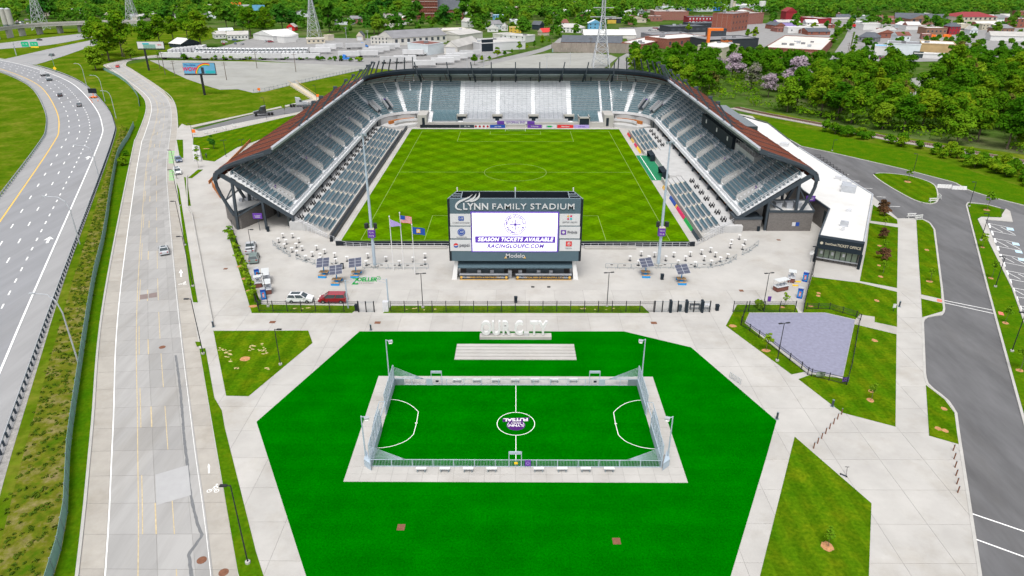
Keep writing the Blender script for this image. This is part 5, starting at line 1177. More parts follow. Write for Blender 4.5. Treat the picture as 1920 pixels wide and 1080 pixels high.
fence('black picket fence in front of the parked cars left of the arch gate', GL([(486, 584.5), (672, 585)]))
fence('black picket fence between the arch gate and the turnstile gates', GL([(733, 585), (1225, 585)]))
fence('black picket fence running up the planted strip by the wide walkway', GL([(486, 584.5), (470, 536), (440, 446), (436, 428)]), 1.9)
fence('black picket fence between the turnstile gates and the gravel yard', GL([(1374, 585), (1490, 585)]))
fence('black fence from the gravel yard corner up to the ticket office', GL([(1506, 585), (1508, 573), (1524, 505), (1530, 480)]), 2.0, solid='black_metal', pick=0)
fence('low black fence with signs along the walkway side of the gravel yard', GL([(1389, 610), (1440, 645), (1502, 693), (1514, 703), (1521, 706), (1587, 722)]), 1.3, pick=.12)
fence('low black fence along the lawn side of the gravel yard', GL([(1587, 722), (1596, 690), (1610, 610), (1613, 601)]), 1.2, pick=.12)
fence('low black fence along the far side of the gravel yard', GL([(1512, 580), (1555, 580), (1605, 595), (1613, 601)]), 1.2, pick=.12)
fence('short black fence stretch at the walkway corner of the gravel yard', GL([(1399, 578), (1390, 606)]), 1.3, pick=.12)
# gates
def gate(label, us, v, h, filled=()):
 o = thing('entrance_gate', label, 'gate', (*G(us[0], v), 0)); P = [G(u, v) for u in us]
 for i, p in enumerate(P): MB().box(p[0] - .09, p[1] - .09, 0, p[0] + .09, p[1] + .09, h).build('post', 'black_metal', o)
 for i, (a, c) in enumerate(zip(P[:-1], P[1:])):
  f = MB(); f.beam((a[0] + .12, a[1], h - .15), (c[0] - .12, c[1], h - .15), .05); f.beam((a[0] + .12, a[1], .15), (c[0] - .12, c[1], .15), .05)
  for k in range(1, 14): x = a[0] + (c[0] - a[0]) * k / 14; f.beam((x, a[1], .15), (x, a[1], h - .15), .015)
  f.build('gate_leaf', 'galv' if i in filled else 'grey_steel', o, kind=None)
 return o
gate('double gate below the arch with the green lettering', (673, 687, 702), 585, 2.1, (0,)); gate('long run of turnstile gates right of the picket fence', (1227, 1241, 1255, 1270, 1285, 1300, 1315, 1330), 585, 2.2)
for u, w, l in ((1256, .3, 'first'), (1286, .3, 'second'), (1315, .3, 'third')):
 x, y = G(u, 584); MB().box(x - .2, y - .6, 0, x + .2, y + .4, 2.2).build('turnstile', 'fascia', None, label=f'{l} dark upright turnstile unit counted from the scoreboard in the gate row', cat='turnstile')
def bin_(u, v, label, w=.6, h=1.05, m='fascia'):
 x, y = G(u, v); o = thing('litter_bin', label, 'bin', (x, y, 0)); b_ = MB(); b_.add([(x - w * .42, y - w * .42, 0), (x + w * .42, y - w * .42, 0), (x + w * .42, y + w * .42, 0), (x - w * .42, y + w * .42, 0), (x - w / 2, y - w / 2, h), (x + w / 2, y - w / 2, h), (x + w / 2, y + w / 2, h), (x - w / 2, y + w / 2, h)], [(3, 2, 1, 0), (4, 5, 6, 7), (0, 1, 5, 4), (1, 2, 6, 5), (2, 3, 7, 6), (3, 0, 4, 7)]); b_.build('bin_body', m, o); MB().box(x - w * .53, y - w * .53, h, x + w * .53, y + w * .53, h + .1).build('lid', m, o)
for u, v, l in ((967, 567, 'lone dark bin on the plaza behind the picket fence'), (1241, 524, 'dark bin between the two solar tables on the ticket office side'), (503, 434, 'dark bin at the foot of a slim stand column'), (642, 504, 'pair of dark bins by the middle solar table'), (1421, 433, 'dark bin against the low brick block'), (1274, 583, 'dark bin inside the turnstile row'), (669, 582, 'dark bin beside the arch gate'), (1344, 582, 'dark utility box at the end of the turnstile row')): bin_(u, v, l)
x, y = G(724, 583); MB().box(x - .5, y - .4, 0, x + .5, y + .4, 1.9).build('ticket_cabinet', 'aluminium', None, label='pale metal cabinet at the foot of the arch', cat='cabinet')
for u, v, m, l in ((1322, 580, 'panel_white', 'white folding table inside the turnstile gates'), (1302, 580, 'black_metal', 'black folding table inside the turnstile gates')):
 x, y = G(u, v); o = thing('folding_table', l, 'table', (x, y, 0)); MB().box(x - .9, y - .4, .95, x + .9, y + .4, 1.0).build('top', m, o)
 for dx in (-.8, .8): MB().box(x + dx - .03, y - .35, 0, x + dx + .03, y + .35, .95).build('leg', 'black_metal', o)
x, y = G(1439, 573); MB().box(x - .3, y - .35, 1.0, x + .3, y - .3, 2.0).build('gate_sign', 'purple', None, label='small purple sign hung on the fence by the gravel yard', cat='sign')
# ---- green lettered arch
ar = thing('lettered_arch', 'thin pale arch carrying large green letters over the gate', 'arch', (*G(691, 577), 0)); L0 = G(653, 578); R0 = G(729, 576); hz = PY(650, 525, L0[1])[2]
for p in (L0, R0): MB().tube([(p[0], p[1], 0), (p[0], p[1], hz)], .13, 8).build('post', 'pale_blue_steel', ar)
yA = (L0[1] + R0[1]) / 2
for dz in (0, -.55): MB().path([(L0[0] + (R0[0] - L0[0]) * k / 12, L0[1] + (R0[1] - L0[1]) * k / 12, hz - .25 + dz + .75 * sin(pi * k / 12)) for k in range(13)], .05).build('cable', 'pale_blue_steel', ar)
x0, _, z0 = PY(664, 527, yA); lettering('Z', 1.75, 'letter_green', ar, (x0 + .1, yA - .08, z0 - .05), bold=.04, shear=.2, depth=.08);
x0, _, z0 = PY(687.5, 524, yA); lettering('OELLER', 1.02, 'letter_green', ar, (x0, yA - .08, z0), bold=.035, shear=.25, depth=.08); x0, _, z0 = PY(685, 530.5, yA); lettering('PUMP COMPANY', .3, 'logo_grey', ar, (x0, yA - .08, z0), sx=1.3)
x0, _, z0 = PY(710, 521, yA); ringf('badge', x0, yA - .08, z0, .3, .38, 'letter_green', ar, 16); lettering('Z', .5, 'letter_green', ar, (x0, yA - .09, z0), shear=.3)
# ---- lamp posts
def lamp(base, top, label, style='arm', m='black_metal', dirx=1, r=.075):
 x, y = G(*base); h = PY(*top, y)[2]; o = thing('lamp_post', label, 'lamp post', (x, y, 0))
 MB().tube([(x, y, .25), (x, y, h)], [r, r * .75], 8).build('pole', m, o); MB().cyl(x, y, 0, .28, .26, 10).build('footing', 'concrete', o)
 if style == 'arm': MB().beam((x, y, h - .05), (x + dirx * .7, y, h - .05), .08).build('arm', m, o); MB().box(x + dirx * .7 - .35, y - .16, h - .1, x + dirx * .7 + .35, y + .16, h + .02).build('lamp_head', 'grey_steel' if m != 'black_metal' else m, o)
 else:
  MB().beam((x - .6, y - .12, h), (x + .6, y + .12, h), .08).build('arm', m, o)
  for s in (-1, 1): MB().obox((x + s * .6, y + s * .12, h - .04), .6, .28, .1, .2).build('lamp_head', m, o)
 return o
for a, c, l, st_, dx in (((526, 684), (516, 617), 'black lamp post on the small lawn with straw patches', 'arm', 1), ((793, 577), (790, 513), 'black lamp post behind the picket fence left of the scoreboard', 'two', 1), ((1138, 574), (1141, 511), 'black lamp post behind the picket fence right of the scoreboard', 'two', 1), ((1432, 571), (1441, 512), 'black lamp post near the drink stalls and turnstiles', 'two', 1), ((503, 575), (489, 512), 'black lamp post at the fence corner by the vending machines', 'arm', -1), ((475, 486), (458, 430), 'black lamp post beside the parked pickup on the planted strip', 'arm', 1), ((1457, 677), (1467, 606), 'black twin-headed lamp post at the gravel yard fence', 'two', 1), ((1523, 518), (1530, 462), 'black lamp post beside the ticket office corner', 'arm', -1), ((1817, 387), (1829, 341), 'black lamp post on the lawn corner at the car park entrance', 'arm', -1), ((1839, 451), (1851, 400), 'black lamp post by the car park below the entrance corner', 'arm', -1), ((1866, 538), (1885, 481), 'black lamp post halfway down the car park strip', 'arm', -1), ((1897, 659), (1920, 585), 'black lamp post lowest on the service road verge', 'arm', -1), ((1560, 283), (1563, 262), 'black lamp post on the kerb behind the railway-side stand', 'arm', 1), ((1712, 324), (1719, 288), 'black lamp post beside the teardrop lawn island', 'arm', -1), ((424, 294), (421, 263), 'black lamp post on the walkway behind the street-side stand', 'two', 1), ((455, 279), (453, 262), 'farther black lamp post on the walkway behind the street-side stand', 'two', 1),
 ((465, 1056), (433, 910), 'brown lamp post lowest on the street verge with white box', 'arm', -1), ((381, 664), (357, 560), 'tall black street lamp opposite the straw-patched lawn', 'arm', -1), ((362, 537), (334, 443), 'tall black street lamp beside the passing silver car', 'arm', -1), ((347, 460), (331, 377), 'tall black street lamp at the wide walkway', 'arm', -1), ((337, 386), (320, 318), 'tall black street lamp at the green bike bars', 'arm', -1), ((332, 335), (318, 281), 'tall black street lamp by the two cars in the lay-by', 'arm', -1), ((362, 259), (352, 232), 'black street lamp at the orange sign of the side road', 'arm', -1), ((500, 224), (494, 183), 'black lamp post beside the dark lorry tractor', 'arm', -1), ((594, 189), (591, 160), 'black lamp post at the foot of the bank steps', 'arm', -1)):
 lamp(a, c, l, st_, dirx=dx)
for a, c, l in (((150, 690), (60, 550), 'curved pale highway lamp lowest beside the guardrail'), ((150, 458), (82, 368), 'curved pale highway lamp at the second lane arrow'), ((185, 330), (140, 272), 'curved pale highway lamp at the first lane arrow'), ((218, 222), (190, 170), 'curved pale highway lamp beside the message trailer'), ((197, 190), (170, 141), 'curved pale highway lamp behind the message trailer'), ((163, 163), (140, 119), 'curved pale highway lamp on the grass slope')):
 x, y = G(*a); q = PY(c[0], c[1], y); o = thing('highway_lamp', l, 'lamp post', (x, y, 0)); h = q[2]; e = q[0] - x
 MB().tube([(x, y, 0), (x, y, h * .75), (x + e * .12, y, h * .9), (x + e * .4, y, h * .985), (x + e, y, h)], [.13, .1, .09, .07, .06], 8).build('pole', 'galv', o); MB().obox((x + e, y, h - .1), .9, .35, .16).build('lamp_head', 'galv', o)
# ---- cars
def car(kind, paint, label, u, v, heading, group=None, scale=1.0, z=0.0, cat='car'):
 """heading in degrees: direction of travel, 0 = +x"""
 x, y = G(u, v); key = (kind, paint)
 if key in CARS:
  return copy_tree(CARS[key], None, (x, y, z), radians(heading), label, scale, group)
 o = thing('car', label, cat, (0, 0, 0), 0, group); CARS[key] = o
 L, W, Hh = dict(sedan=(4.8, 1.84, 1.45), suv=(4.7, 1.9, 1.68), van=(5.1, 2.0, 1.75), pickup=(5.7, 2.0, 1.85))[kind]
 hw, l2 = W / 2, L / 2; belt = dict(sedan=.92, suv=1.05, van=1.05, pickup=1.15)[kind]
 hood = dict(sedan=.88, suv=1.0, van=.98, pickup=1.12)[kind]
 rear = dict(sedan=.98, suv=1.1, van=1.1, pickup=1.12)[kind]
 side = [(-l2, .42), (-l2 + .05, rear - .12), (-l2 + .25, rear), (-.9, belt), (.75, belt), (l2 - .75, hood), (l2 - .12, hood - .22), (l2, .45), (l2 - .1, .28), (-l2 + .1, .28)]
 b_ = MB(); n = len(side); ins = [0.0, .03, .06, .04, .04, .07, .1, .06, .05, .05]
 vs = [(p[0], -hw + ins[i], p[1]) for i, p in enumerate(side)] + [(p[0], hw - ins[i], p[1]) for i, p in enumerate(side)]
 b_.add(vs, [tuple(range(n))[::-1], tuple(range(n, 2 * n))] + [(i, (i + 1) % n, n + (i + 1) % n, n + i) for i in range(n)])
 bo = b_.build('body', paint, o)
 g0, g1, t0, t1 = dict(sedan=(-1.75, 1.25, -1.0, .35), suv=(-2.2, 1.2, -1.85, .35), van=(-2.45, 1.65, -2.2, .75), pickup=(-.75, 1.35, -.55, .55))[kind]
 gm = MB(); i0, i1 = hw - .07, hw - .24
 gm.add([(g0, -i0, belt - .02), (g1, -i0, belt - .02), (g1, i0, belt - .02), (g0, i0, belt - .02), (t0, -i1, Hh - .06), (t1, -i1, Hh - .06), (t1, i1, Hh - .06), (t0, i1, Hh - .06)], [(4, 5, 6, 7), (0, 1, 5, 4), (1, 2, 6, 5), (2, 3, 7, 6), (3, 0, 4, 7)]); gm.build('windows', 'glass', o)
 rf = MB(); rf.add([(t0 - .04, -i1 - .02, Hh - .07), (t1 + .06, -i1 - .02, Hh - .07), (t1 + .06, i1 + .02, Hh - .07), (t0 - .04, i1 + .02, Hh - .07), (t0 + .1, -i1 + .1, Hh), (t1 - .15, -i1 + .1, Hh), (t1 - .15, i1 - .1, Hh), (t0 + .1, i1 - .1, Hh)], [(4, 5, 6, 7), (0, 1, 5, 4), (1, 2, 6, 5), (2, 3, 7, 6), (3, 0, 4, 7)]); rfo = rf.build('roof', paint, o)
 if paint in ('car_white', 'car_silver') and kind != 'pickup': MB().box(t0 + .3, -i1 + .2, Hh + .002, t1 - .25, i1 - .2, Hh + .01).build('sunroof', 'glass', rfo)
 pl = MB()
 for s in (-1, 1):
  for a, c in ((g1, t1), (g0, t0), ((g0 + g1) / 2 - .1, (t0 + t1) / 2 - .1)): pl.beam((a, s * (i0 + .005), belt), (c, s * (i1 + .012), Hh - .05), .09)
 pl.build('pillars', paint, o, kind='stuff')
 if kind == 'pickup': MB().box(-l2 + .25, -hw + .2, 1.13, -.95, hw - .2, 1.135).build('load_bed', 'black_metal', o)
 wm = MB(); k = 12; r = .34
 wm.add([(r * cos(2 * pi * i / k), -.11, r * sin(2 * pi * i / k)) for i in range(k)] + [(r * cos(2 * pi * i / k), .11, r * sin(2 * pi * i / k)) for i in range(k)], [tuple(range(k)), tuple(range(k, 2 * k))[::-1]] + [(i, k + i, k + (i + 1) % k, (i + 1) % k) for i in range(k)]); wme = wm.mesh('tyre', 'rubber')
 rm_ = MB(); rm_.add([(.2 * cos(2 * pi * i / 8), -.116, .2 * sin(2 * pi * i / 8)) for i in range(8)], [tuple(range(8))]); rm_.add([(.2 * cos(2 * pi * i / 8), .116, .2 * sin(2 * pi * i / 8)) for i in range(8)], [tuple(range(8))[::-1]]); rme = rm_.mesh('rim', 'rim')
 for wx in (-l2 + .95, l2 - .95):
  for s in (-1, 1): w = inst(wme, 'wheel', o, (wx, s * (hw - .09), r)); inst(rme, 'rim', w, (wx, s * (hw - .09), r))
 for s in (-1, 1):
  MB().box(l2 - .2, s * (hw - .4) - .17, hood - .32, l2 + .005, s * (hw - .4) + .17, hood - .17).build('headlight', 'lamp_lens', o); MB().box(-l2 - .005, s * (hw - .3) - .14, rear - .3, -l2 + .1, s * (hw - .3) + .14, rear - .1).build('tail_light', 'tail_red', o)
  MB().box(g1 - .45, s * (hw + .08) - .09, belt + .02, g1 - .25, s * (hw + .08) + .09, belt + .16).build('mirror', paint, o)
 MB().box(l2 - .06, -hw + .45, .45, l2 + .006, hw - .45, .62).build('grille', 'black_metal', o)
 o.location = (x, y, z); o.rotation_euler.z = radians(heading); o.scale = (scale,) * 3; return o
CARS = {}
car('suv', 'car_white', 'white crossover parked behind the picket fence', 564, 565, 0)
car('van', 'car_red', 'dark red minivan parked at the arch gate', 625, 565, 180)
car('pickup', 'car_silver', 'silver pickup with open bed parked by the planted strip', 471, 469, 105)
car('suv', 'car_green', 'grey-green wagon parked behind the silver pickup', 477, 488, 105)
car('sedan', 'car_silver', 'silver car driving alone on the concrete street', 308, 472, 118, z=-.1)
car('sedan', 'car_blue', 'blue-grey car at the top of the street lay-by', 335, 302, -60)
car('suv', 'car_white', 'white hatchback below the blue-grey car in the street lay-by', 333.5, 325, -60)
car('sedan', 'car_black', 'dark car in the inner lane of the curving highway', 113, 180.5, 120, z=.04)
car('sedan', 'car_grey', 'dark grey car behind it in the middle highway lane', 149, 199, 118, z=.04)
car('sedan', 'car_bright', 'small red car on the bend of the concrete street', 221, 126, 112)
car('suv', 'car_black', 'dark car beside the grey lorry tractor on the side road', 578, 203.5, 22)
car('suv', 'car_grey', 'dark pickup on the ramp below the green signs', 97, 105, 150, z=.03)
car('sedan', 'car_black', 'dark car on the far carriageway near the flyover', 74, 76, 165, z=.03)
car('sedan', 'car_white', 'white car far off on the carriageway by the trees', 149, 69, 165, z=.03)
car('suv', 'car_blue', 'blue car at the mouth of the straight street', 1552, 108, 60); car('suv', 'car_grey', 'dark car parked at the kerb of the straight street', 1582, 106, 75)
# ---- vending machines, racks
def vend(u, v, rz, label):
 x, y = G(u, v); o = thing('drinks_cooler', label, 'vending machine', (0, 0, 0)); MB().box(-.45, -.42, 0, .45, .42, 2.0).build('cabinet', 'cola_blue', o)
 MB().box(-.4, -.44, .25, .4, -.42, 1.55).build('door_print', 'blue_paint', o); MB().box(-.18, -.455, .45, .18, -.44, 1.4).build('red_print', 'red', o); MB().box(-.1, -.465, .6, .1, -.455, 1.2).build('white_print', 'panel_white', o); MB().box(-.45, -.42, 2.0, .45, .42, 2.06).build('top', 'galv', o)
 o.location = (x, y, 0); o.rotation_euler.z = rz; return o
vend(483, 521, .45, 'blue drinks cooler below the grey-green wagon'); vend(495, 560, .35, 'blue drinks cooler at the fence corner by the crossover'); vend(1509, 527, -.5, 'blue drinks cooler nearest the ticket office'); vend(1499, 558, -.5, 'blue drinks cooler beside the gravel yard gate')
def cart(u, v, rz, label, L=2.6):
 x, y = G(u, v); o = thing('food_cart', label, 'cart', (0, 0, 0)); MB().box(-L / 2, -.6, .1, L / 2, .6, .95).build('cart_body', 'rust_roof', o); MB().box(-L / 2 - .1, -.7, .96, L / 2 + .1, .7, 1.04).build('counter', 'aluminium', o)
 for a in (-1, 1):
  for c in (-1, 1): MB().beam((a * (L / 2), c * .6, 1.04), (a * (L / 2), c * .6, 2.2), .05).build('upright', 'aluminium', o)
 MB().box(-L / 2 - .1, -.7, 2.2, L / 2 + .1, .7, 2.24).build('shelf', mat('frosted', (.5, .52, .52), .3, .05), o)
 for k in range(3): MB().box(-L / 2 + .3 + k * .8, -.3, 1.05, -L / 2 + .8 + k * .8, .3, 1.35).build('tray', 'galv', o)
 o.location = (x, y, 0); o.rotation_euler.z = rz; return o
cart(500, 529, 1.9, 'metal food cart beside the blue cooler on the planted strip side', 3.4); cart(503, 548, 1.9, 'brown-fronted food cart in front of the blue coolers', 2.2); cart(485, 538, 1.9, 'small brown cart between the two blue coolers', 1.0); cart(1463, 544, .4, 'brown and steel food cart nearest the turnstiles'); cart(1483, 528, 1.2, 'tall steel food cart beside the yellow rails', 1.4)
for u, v, l in ((1496, 529, 'upper yellow kerb rail beside the drinks cooler'), (1491, 536, 'lower yellow kerb rail beside the drinks cooler')): x, y = G(u, v); MB().obox((x, y, 0), 1.0, .22, .22, -.15).build('kerb_rail', 'yellow', None, label=l, cat='kerb rail')
# ---- OUR CITY letters on a plinth, concrete steps
lt = thing('city_letters', 'giant white letters reading OUR C TY on a pale plinth', 'letters', (*G(966, 637), 0)); a = G(899.5, 637); c = G(1034, 637); yL = a[1] + .5
MB().box(a[0], a[1], 0, c[0], a[1] + 1.3, .55).build('plinth', 'slab', lt)
z1 = PY(966, 604.5, yL)[2]; hcap = z1 - .56
for ch, u in (('O', 911.5), ('U', 930.5), ('R', 948.5), ('C', 972.5), ('T', 1001.5), ('Y', 1018)):
 x = PY(u, 620, yL)[0]; lettering(ch, hcap / .72, 'white', lt, (x, yL + .15, .56 + hcap / 2), bold=.1, depth=.6, sx=.64, name='letter')
x = PY(987, 630, yL)[0]; MB().box(x - .42, a[1] + .2, .56, x + .42, a[1] + .9, 1.1).build('seat_block', 'stand_concrete', lt)
stp = thing('terrace_steps', 'five wide pale concrete terrace steps in the turf below the letters', 'steps', (*G(966, 675), 0)); a = G(852, 675); c = G(1081, 675); d = G(966, 648)[1] - a[1]
for k in range(5): MB().box(a[0] + k * .02, a[1] + k * d / 5 + .02, 0.02, c[0] - k * .02, a[1] + (k + 1) * d / 5 - .06, .14 + k * .05).build('step', 'slab', stp)
MB().box(a[0] + .05, a[1] + .05, .02, c[0] - .05, a[1] + d - .1, .1).build('joint_bed', 'joint', stp)
# ---- bike rack, bollards, scooter
rk = MB(); x, y = G(1368, 708); x2, y2 = G(1388, 721); P = []
for k in range(9):
 t = k / 8; px_, py_ = x + (x2 - x) * t, y + (y2 - y) * t
 P += [(px_, py_, .1 if k % 2 == 0 else .95), (px_, py_, .95 if k % 2 == 0 else .1)]
rk.tube([(p[0], p[1], p[2]) for p in P], .045, 6); rk.build('bike_rack', 'galv', None, label='wavy metal bike rack at the edge of the turf', cat='bike rack')
def bollard(u, v, h, r, label, group=None, m='steel'):
 x, y = G(u, v); o = thing('bollard', label, 'bollard', (x, y, 0), 0, group); MB().cyl(x, y, 0, h, r, 10).build('post', m, o); MB().cyl(x, y, h, h + .03, r * 1.05, 10).build('cap', 'grey_steel', o)
 if r > .12: MB().cyl(x, y, 0, .05, r * 2, 12).build('base_plate', 'grey_steel', o)
for u, v, l in ((1456.5, 785.5, 'thick bollard at the right corner of the turf'), (1560.5, 762, 'thick bollard at the lawn corner above the bollard row'), (1686, 575, 'thick bollard on the walkway by the lawn sign'), (695.5, 619, 'thick bollard at the far left corner of the turf'), (400, 613, 'thick bollard at the top of the straw-patched lawn')): bollard(u, v, 1.05, .14, l)
for k in range(8): bollard(1577.5 - k * 7.45, 777 + k * 9.1, .95, .07, 'slim dark bollard in the slanting row across the walkway', 'slanting bollard row', 'rust')
for k in range(6): bollard(1787 + k * 1.7, 845 + k * 15.7, .95, .07, 'slim dark bollard in the row beside the service road', 'service road bollards', 'rust')
sc_ = thing('kick_scooter', 'dark kick scooter lying at the tip of the lawn', 'scooter', (*G(1581, 893), 0)); x, y = G(1584, 893)
MB().beam((x - .35, y + .3, .12), (x + .1, y - .1, .12), .16, .05).build('deck', 'navy', sc_); MB().beam((x + .1, y - .1, .12), (x + .35, y + .55, .9), .05).build('stem', 'black_metal', sc_); MB().beam((x + .1, y + .6, .92), (x + .6, y + .58, .92), .05).build('handlebar', 'black_metal', sc_)
for p in ((x - .38, y + .33), (x + .14, y - .14)): MB().cyl(p[0], p[1], .0, .14, .09, 8).build('wheel', 'rubber', sc_)
# ---- signs on the gravel yard fence, lawn sign
for u, v, m, t, l, w in ((1535, 706, 'office_glass', 'PARK RULES', 'pale green notice on the low gravel yard fence', 1.3), (1581, 716, 'purple', '', 'purple crest sign at the gravel yard fence corner', .9)):
 x, y = G(u, v); o = thing('fence_sign', l, 'sign', (x, y - .12, 0)); MB().box(x - w / 2, y - .5, .35, x + w / 2, y - .46, 1.1).build('plate', m, o)
 if t: lettering(t, .2, 'white', o, (x, y - .52, .75))
 else: ringf('emblem', x, y - .52, .72, .16, .22, 'lilac', o, 12)
x, y = G(1675, 584); o = thing('lawn_sign', 'small white notice on a post at the lawn edge', 'sign', (x, y, 0)); MB().box(x - .04, y, 0, x + .04, y + .06, 1.1).build('post', 'black_metal', o); MB().box(x - .3, y - .03, .75, x + .25, y, 1.5).build('plate', 'panel_white', o)
x, y = G(1519, 492); o = thing('satellite_dish', 'white dish on the black fence near the ticket office', 'dish', (x, y, 0)); MB().add([(x + .5 * cos(k * pi / 6) - .1, y - .1, 2.2 + .5 * sin(k * pi / 6)) for k in range(12)] + [(x, y, 2.2)], [(k, (k + 1) % 12, 12) for k in range(12)]).build('dish', 'white', o); MB().beam((x, y, 0), (x, y, 2.2), .06).build('post', 'grey_steel', o)
# ground covers and grates
for i, (u, v, w, d) in enumerate(((708, 605, .65, .4), (1226, 605.5, .65, .4), (511, 604, .65, .4), (423, 504, .5, .35), (752, 989, .55, .45), (1156, 1015, .55, .45), (1390, 545, .5, .4), (1029, 538, .4, .3), (999, 538, .4, .3), (1460, 450, .5, .35), (1513, 512, .6, .35))):
 x, y = G(u, v); MB().box(x - w / 1.3, y - d, 0, x + w / 1.3, y + d, .03 if v < 900 else .045).build('drain_grate', 'rust' if i not in (7, 8) else 'black_metal', None, label=('rusty square grate set in the ' + ['paving behind the left end of the turf', 'paving behind the right end of the turf', 'paving above the straw-patched lawn', 'wide walkway beside the planted strip', 'green turf, the one further left', 'green turf, the one further right', 'plaza beyond the turnstiles', 'x', 'x', 'concourse by the low brick block', 'forecourt of the ticket office'][i]) if i not in (7, 8) else f'round dark floor plate in front of the kiosk, the {"left" if i == 8 else "right"} one', cat='grate')
# ================================================================ FUTSAL COURT
SX0, SX1, SYa, SYb = -20.25, 20.45, 63.05, 86.0
base = MB(); base.box(SX0, SYa, -.02, SX1, SYb, .04); slabf = struct('court_slab', base, 'joint')
CX0, CX1, CYa, CYb = -17.45, 17.75, 65.75, 83.6
def rim(x0, y0, x1, y1, nx, ny):
 for i in range(nx):
  for j in range(ny):
   a, c = x0 + (x1 - x0) * i / nx, x0 + (x1 - x0) * (i + 1) / nx; d, e = y0 + (y1 - y0) * j / ny, y0 + (y1 - y0) * (j + 1) / ny
   MB().box(a + .015, d + .015, .03, c - .015, e - .015, .06).build('slab', 'slab', slabf)
rim(SX0, SYa, SX1, CYa, 22, 2); rim(SX0, CYb, SX1, SYb, 22, 1); rim(SX0, CYa, CX0, CYb, 1, 9); rim(CX1, CYa, SX1, CYb, 1, 9)
mb = MB(); mb.box(CX0, CYa, .02, CX1, CYb, .075); court = struct('court_turf', mb, 'turf')
def cl(name, P, w=.085, closed=False):
 if closed: P = P + [P[0]]
 m_ = MB()
 for a, c in zip(P[:-1], P[1:]): m_.beam((a[0], a[1], .082), (c[0], c[1], .082), w, .006)
 return m_.build(name, 'white_paint', court)
mx = (CX0 + CX1) / 2; cyc = G(966, 795)[1]
cl('halfway_line', [(mx, CYa), (mx, cyc - 2.5)]); cl('halfway_line', [(mx, cyc + 2.5), (mx, CYb)])
cl('centre_circle', [(mx + 2.5 * cos(t * pi / 24), cyc + 2.5 * sin(t * pi / 24)) for t in range(48)], closed=True)
D = smooth_line(GL([(729, 749.5), (745, 751), (762, 756), (775, 764), (784.5, 773)]), .4) + GL([(781, 794)]) + smooth_line(GL([(775.5, 815), (762, 827), (740, 836), (720, 840), (702, 841)]), .4)
cl('penalty_arc', D); cl('penalty_arc', [(2 * mx - p[0], p[1]) for p in D])
for p in (G(780.5, 794),): cl('penalty_spot', [(p[0] - .15, p[1]), (p[0] + .15, p[1])], .2); cl('penalty_spot', [(2 * mx - p[0] - .15, p[1]), (2 * mx - p[0] + .15, p[1])], .2)
em = MB(); em.poly([(mx + 1.25 * cos(t * pi / 16), cyc - .35 + 1.15 * sin(t * pi / 16), .083) for t in range(32)]); em.build('emblem_disc', mat('court_purple', (0.055, 0.006, 0.115), .9, .1), court)
em = MB(); em.poly([(mx - 1.75, cyc + .35, .086), (mx + 1.7, cyc + .55, .086), (mx + 1.8, cyc + 1.35, .086), (mx - 1.8, cyc + 1.15, .086)]); em.build('emblem_band', MATS['court_purple'], court)
lettering('FUTSAL', .92, 'white', court, (mx, cyc + .86, .092), (-1, -.04, 0), (0, -1, 0), bold=.04, depth=.004, sx=1.05); lettering('FAMILY', .42, 'white', court, (mx, cyc + .1, .092), (-1, 0, 0), (0, -1, 0), bold=.01, depth=.004); lettering('LYNN', .68, 'white', court, (mx, cyc - .42, .092), (-1, 0, 0), (0, -1, 0), bold=.025, depth=.004)
for s in (-1, 1): cl('emblem_bracket', [(mx + s * (.95 + .12 * sin(pi * k / 6)), cyc - .75 + k * .16) for k in range(7)], .06)
cage = thing('futsal_cage', 'pale blue steel rebound cage around the small green court', 'court fence', (mx, (CYa + CYb) / 2, 0))
PB = 'pale_blue_steel'
pk = MB(); pk.add([(-.016, 0, 0), (.016, 0, 0), (.016, 0, 1), (-.016, 0, 1)], [(0, 1, 2, 3)])
for y, nm in ((CYa, 'near'), (CYb, 'far')):
 for z in (.12, 1.12): MB().beam((CX0, y, z), (CX1, y, z), .07).build('rail', PB, cage)
 n = 14
 for k in range(n + 1): x = CX0 + (CX1 - CX0) * k / n; MB().box(x - .05, y - .05, .03, x + .05, y + .05, 1.15).build('post', PB, cage)
 for k in range(n):
  b_ = MB(); x0 = CX0 + (CX1 - CX0) * k / n; w = (CX1 - CX0) / n
  for q in range(1, 14): b_.beam((x0 + w * q / 14, y, .12), (x0 + w * q / 14, y, 1.12), .028)
  b_.build('picket_panel', PB, cage, kind='stuff')
 if nm == 'far':
  for x in (CX0, CX1 - 1.4, ): MB().box(x, y - .06, .05, x + 1.4, y - .02, 1.1).build('kick_panel', 'grey_steel', cage)
  for x in (CX0 + 4.6, CX1 - 5.6): MB().box(x, y - .06, .05, x + .9, y - .02, 1.1).build('kick_panel', PB, cage)
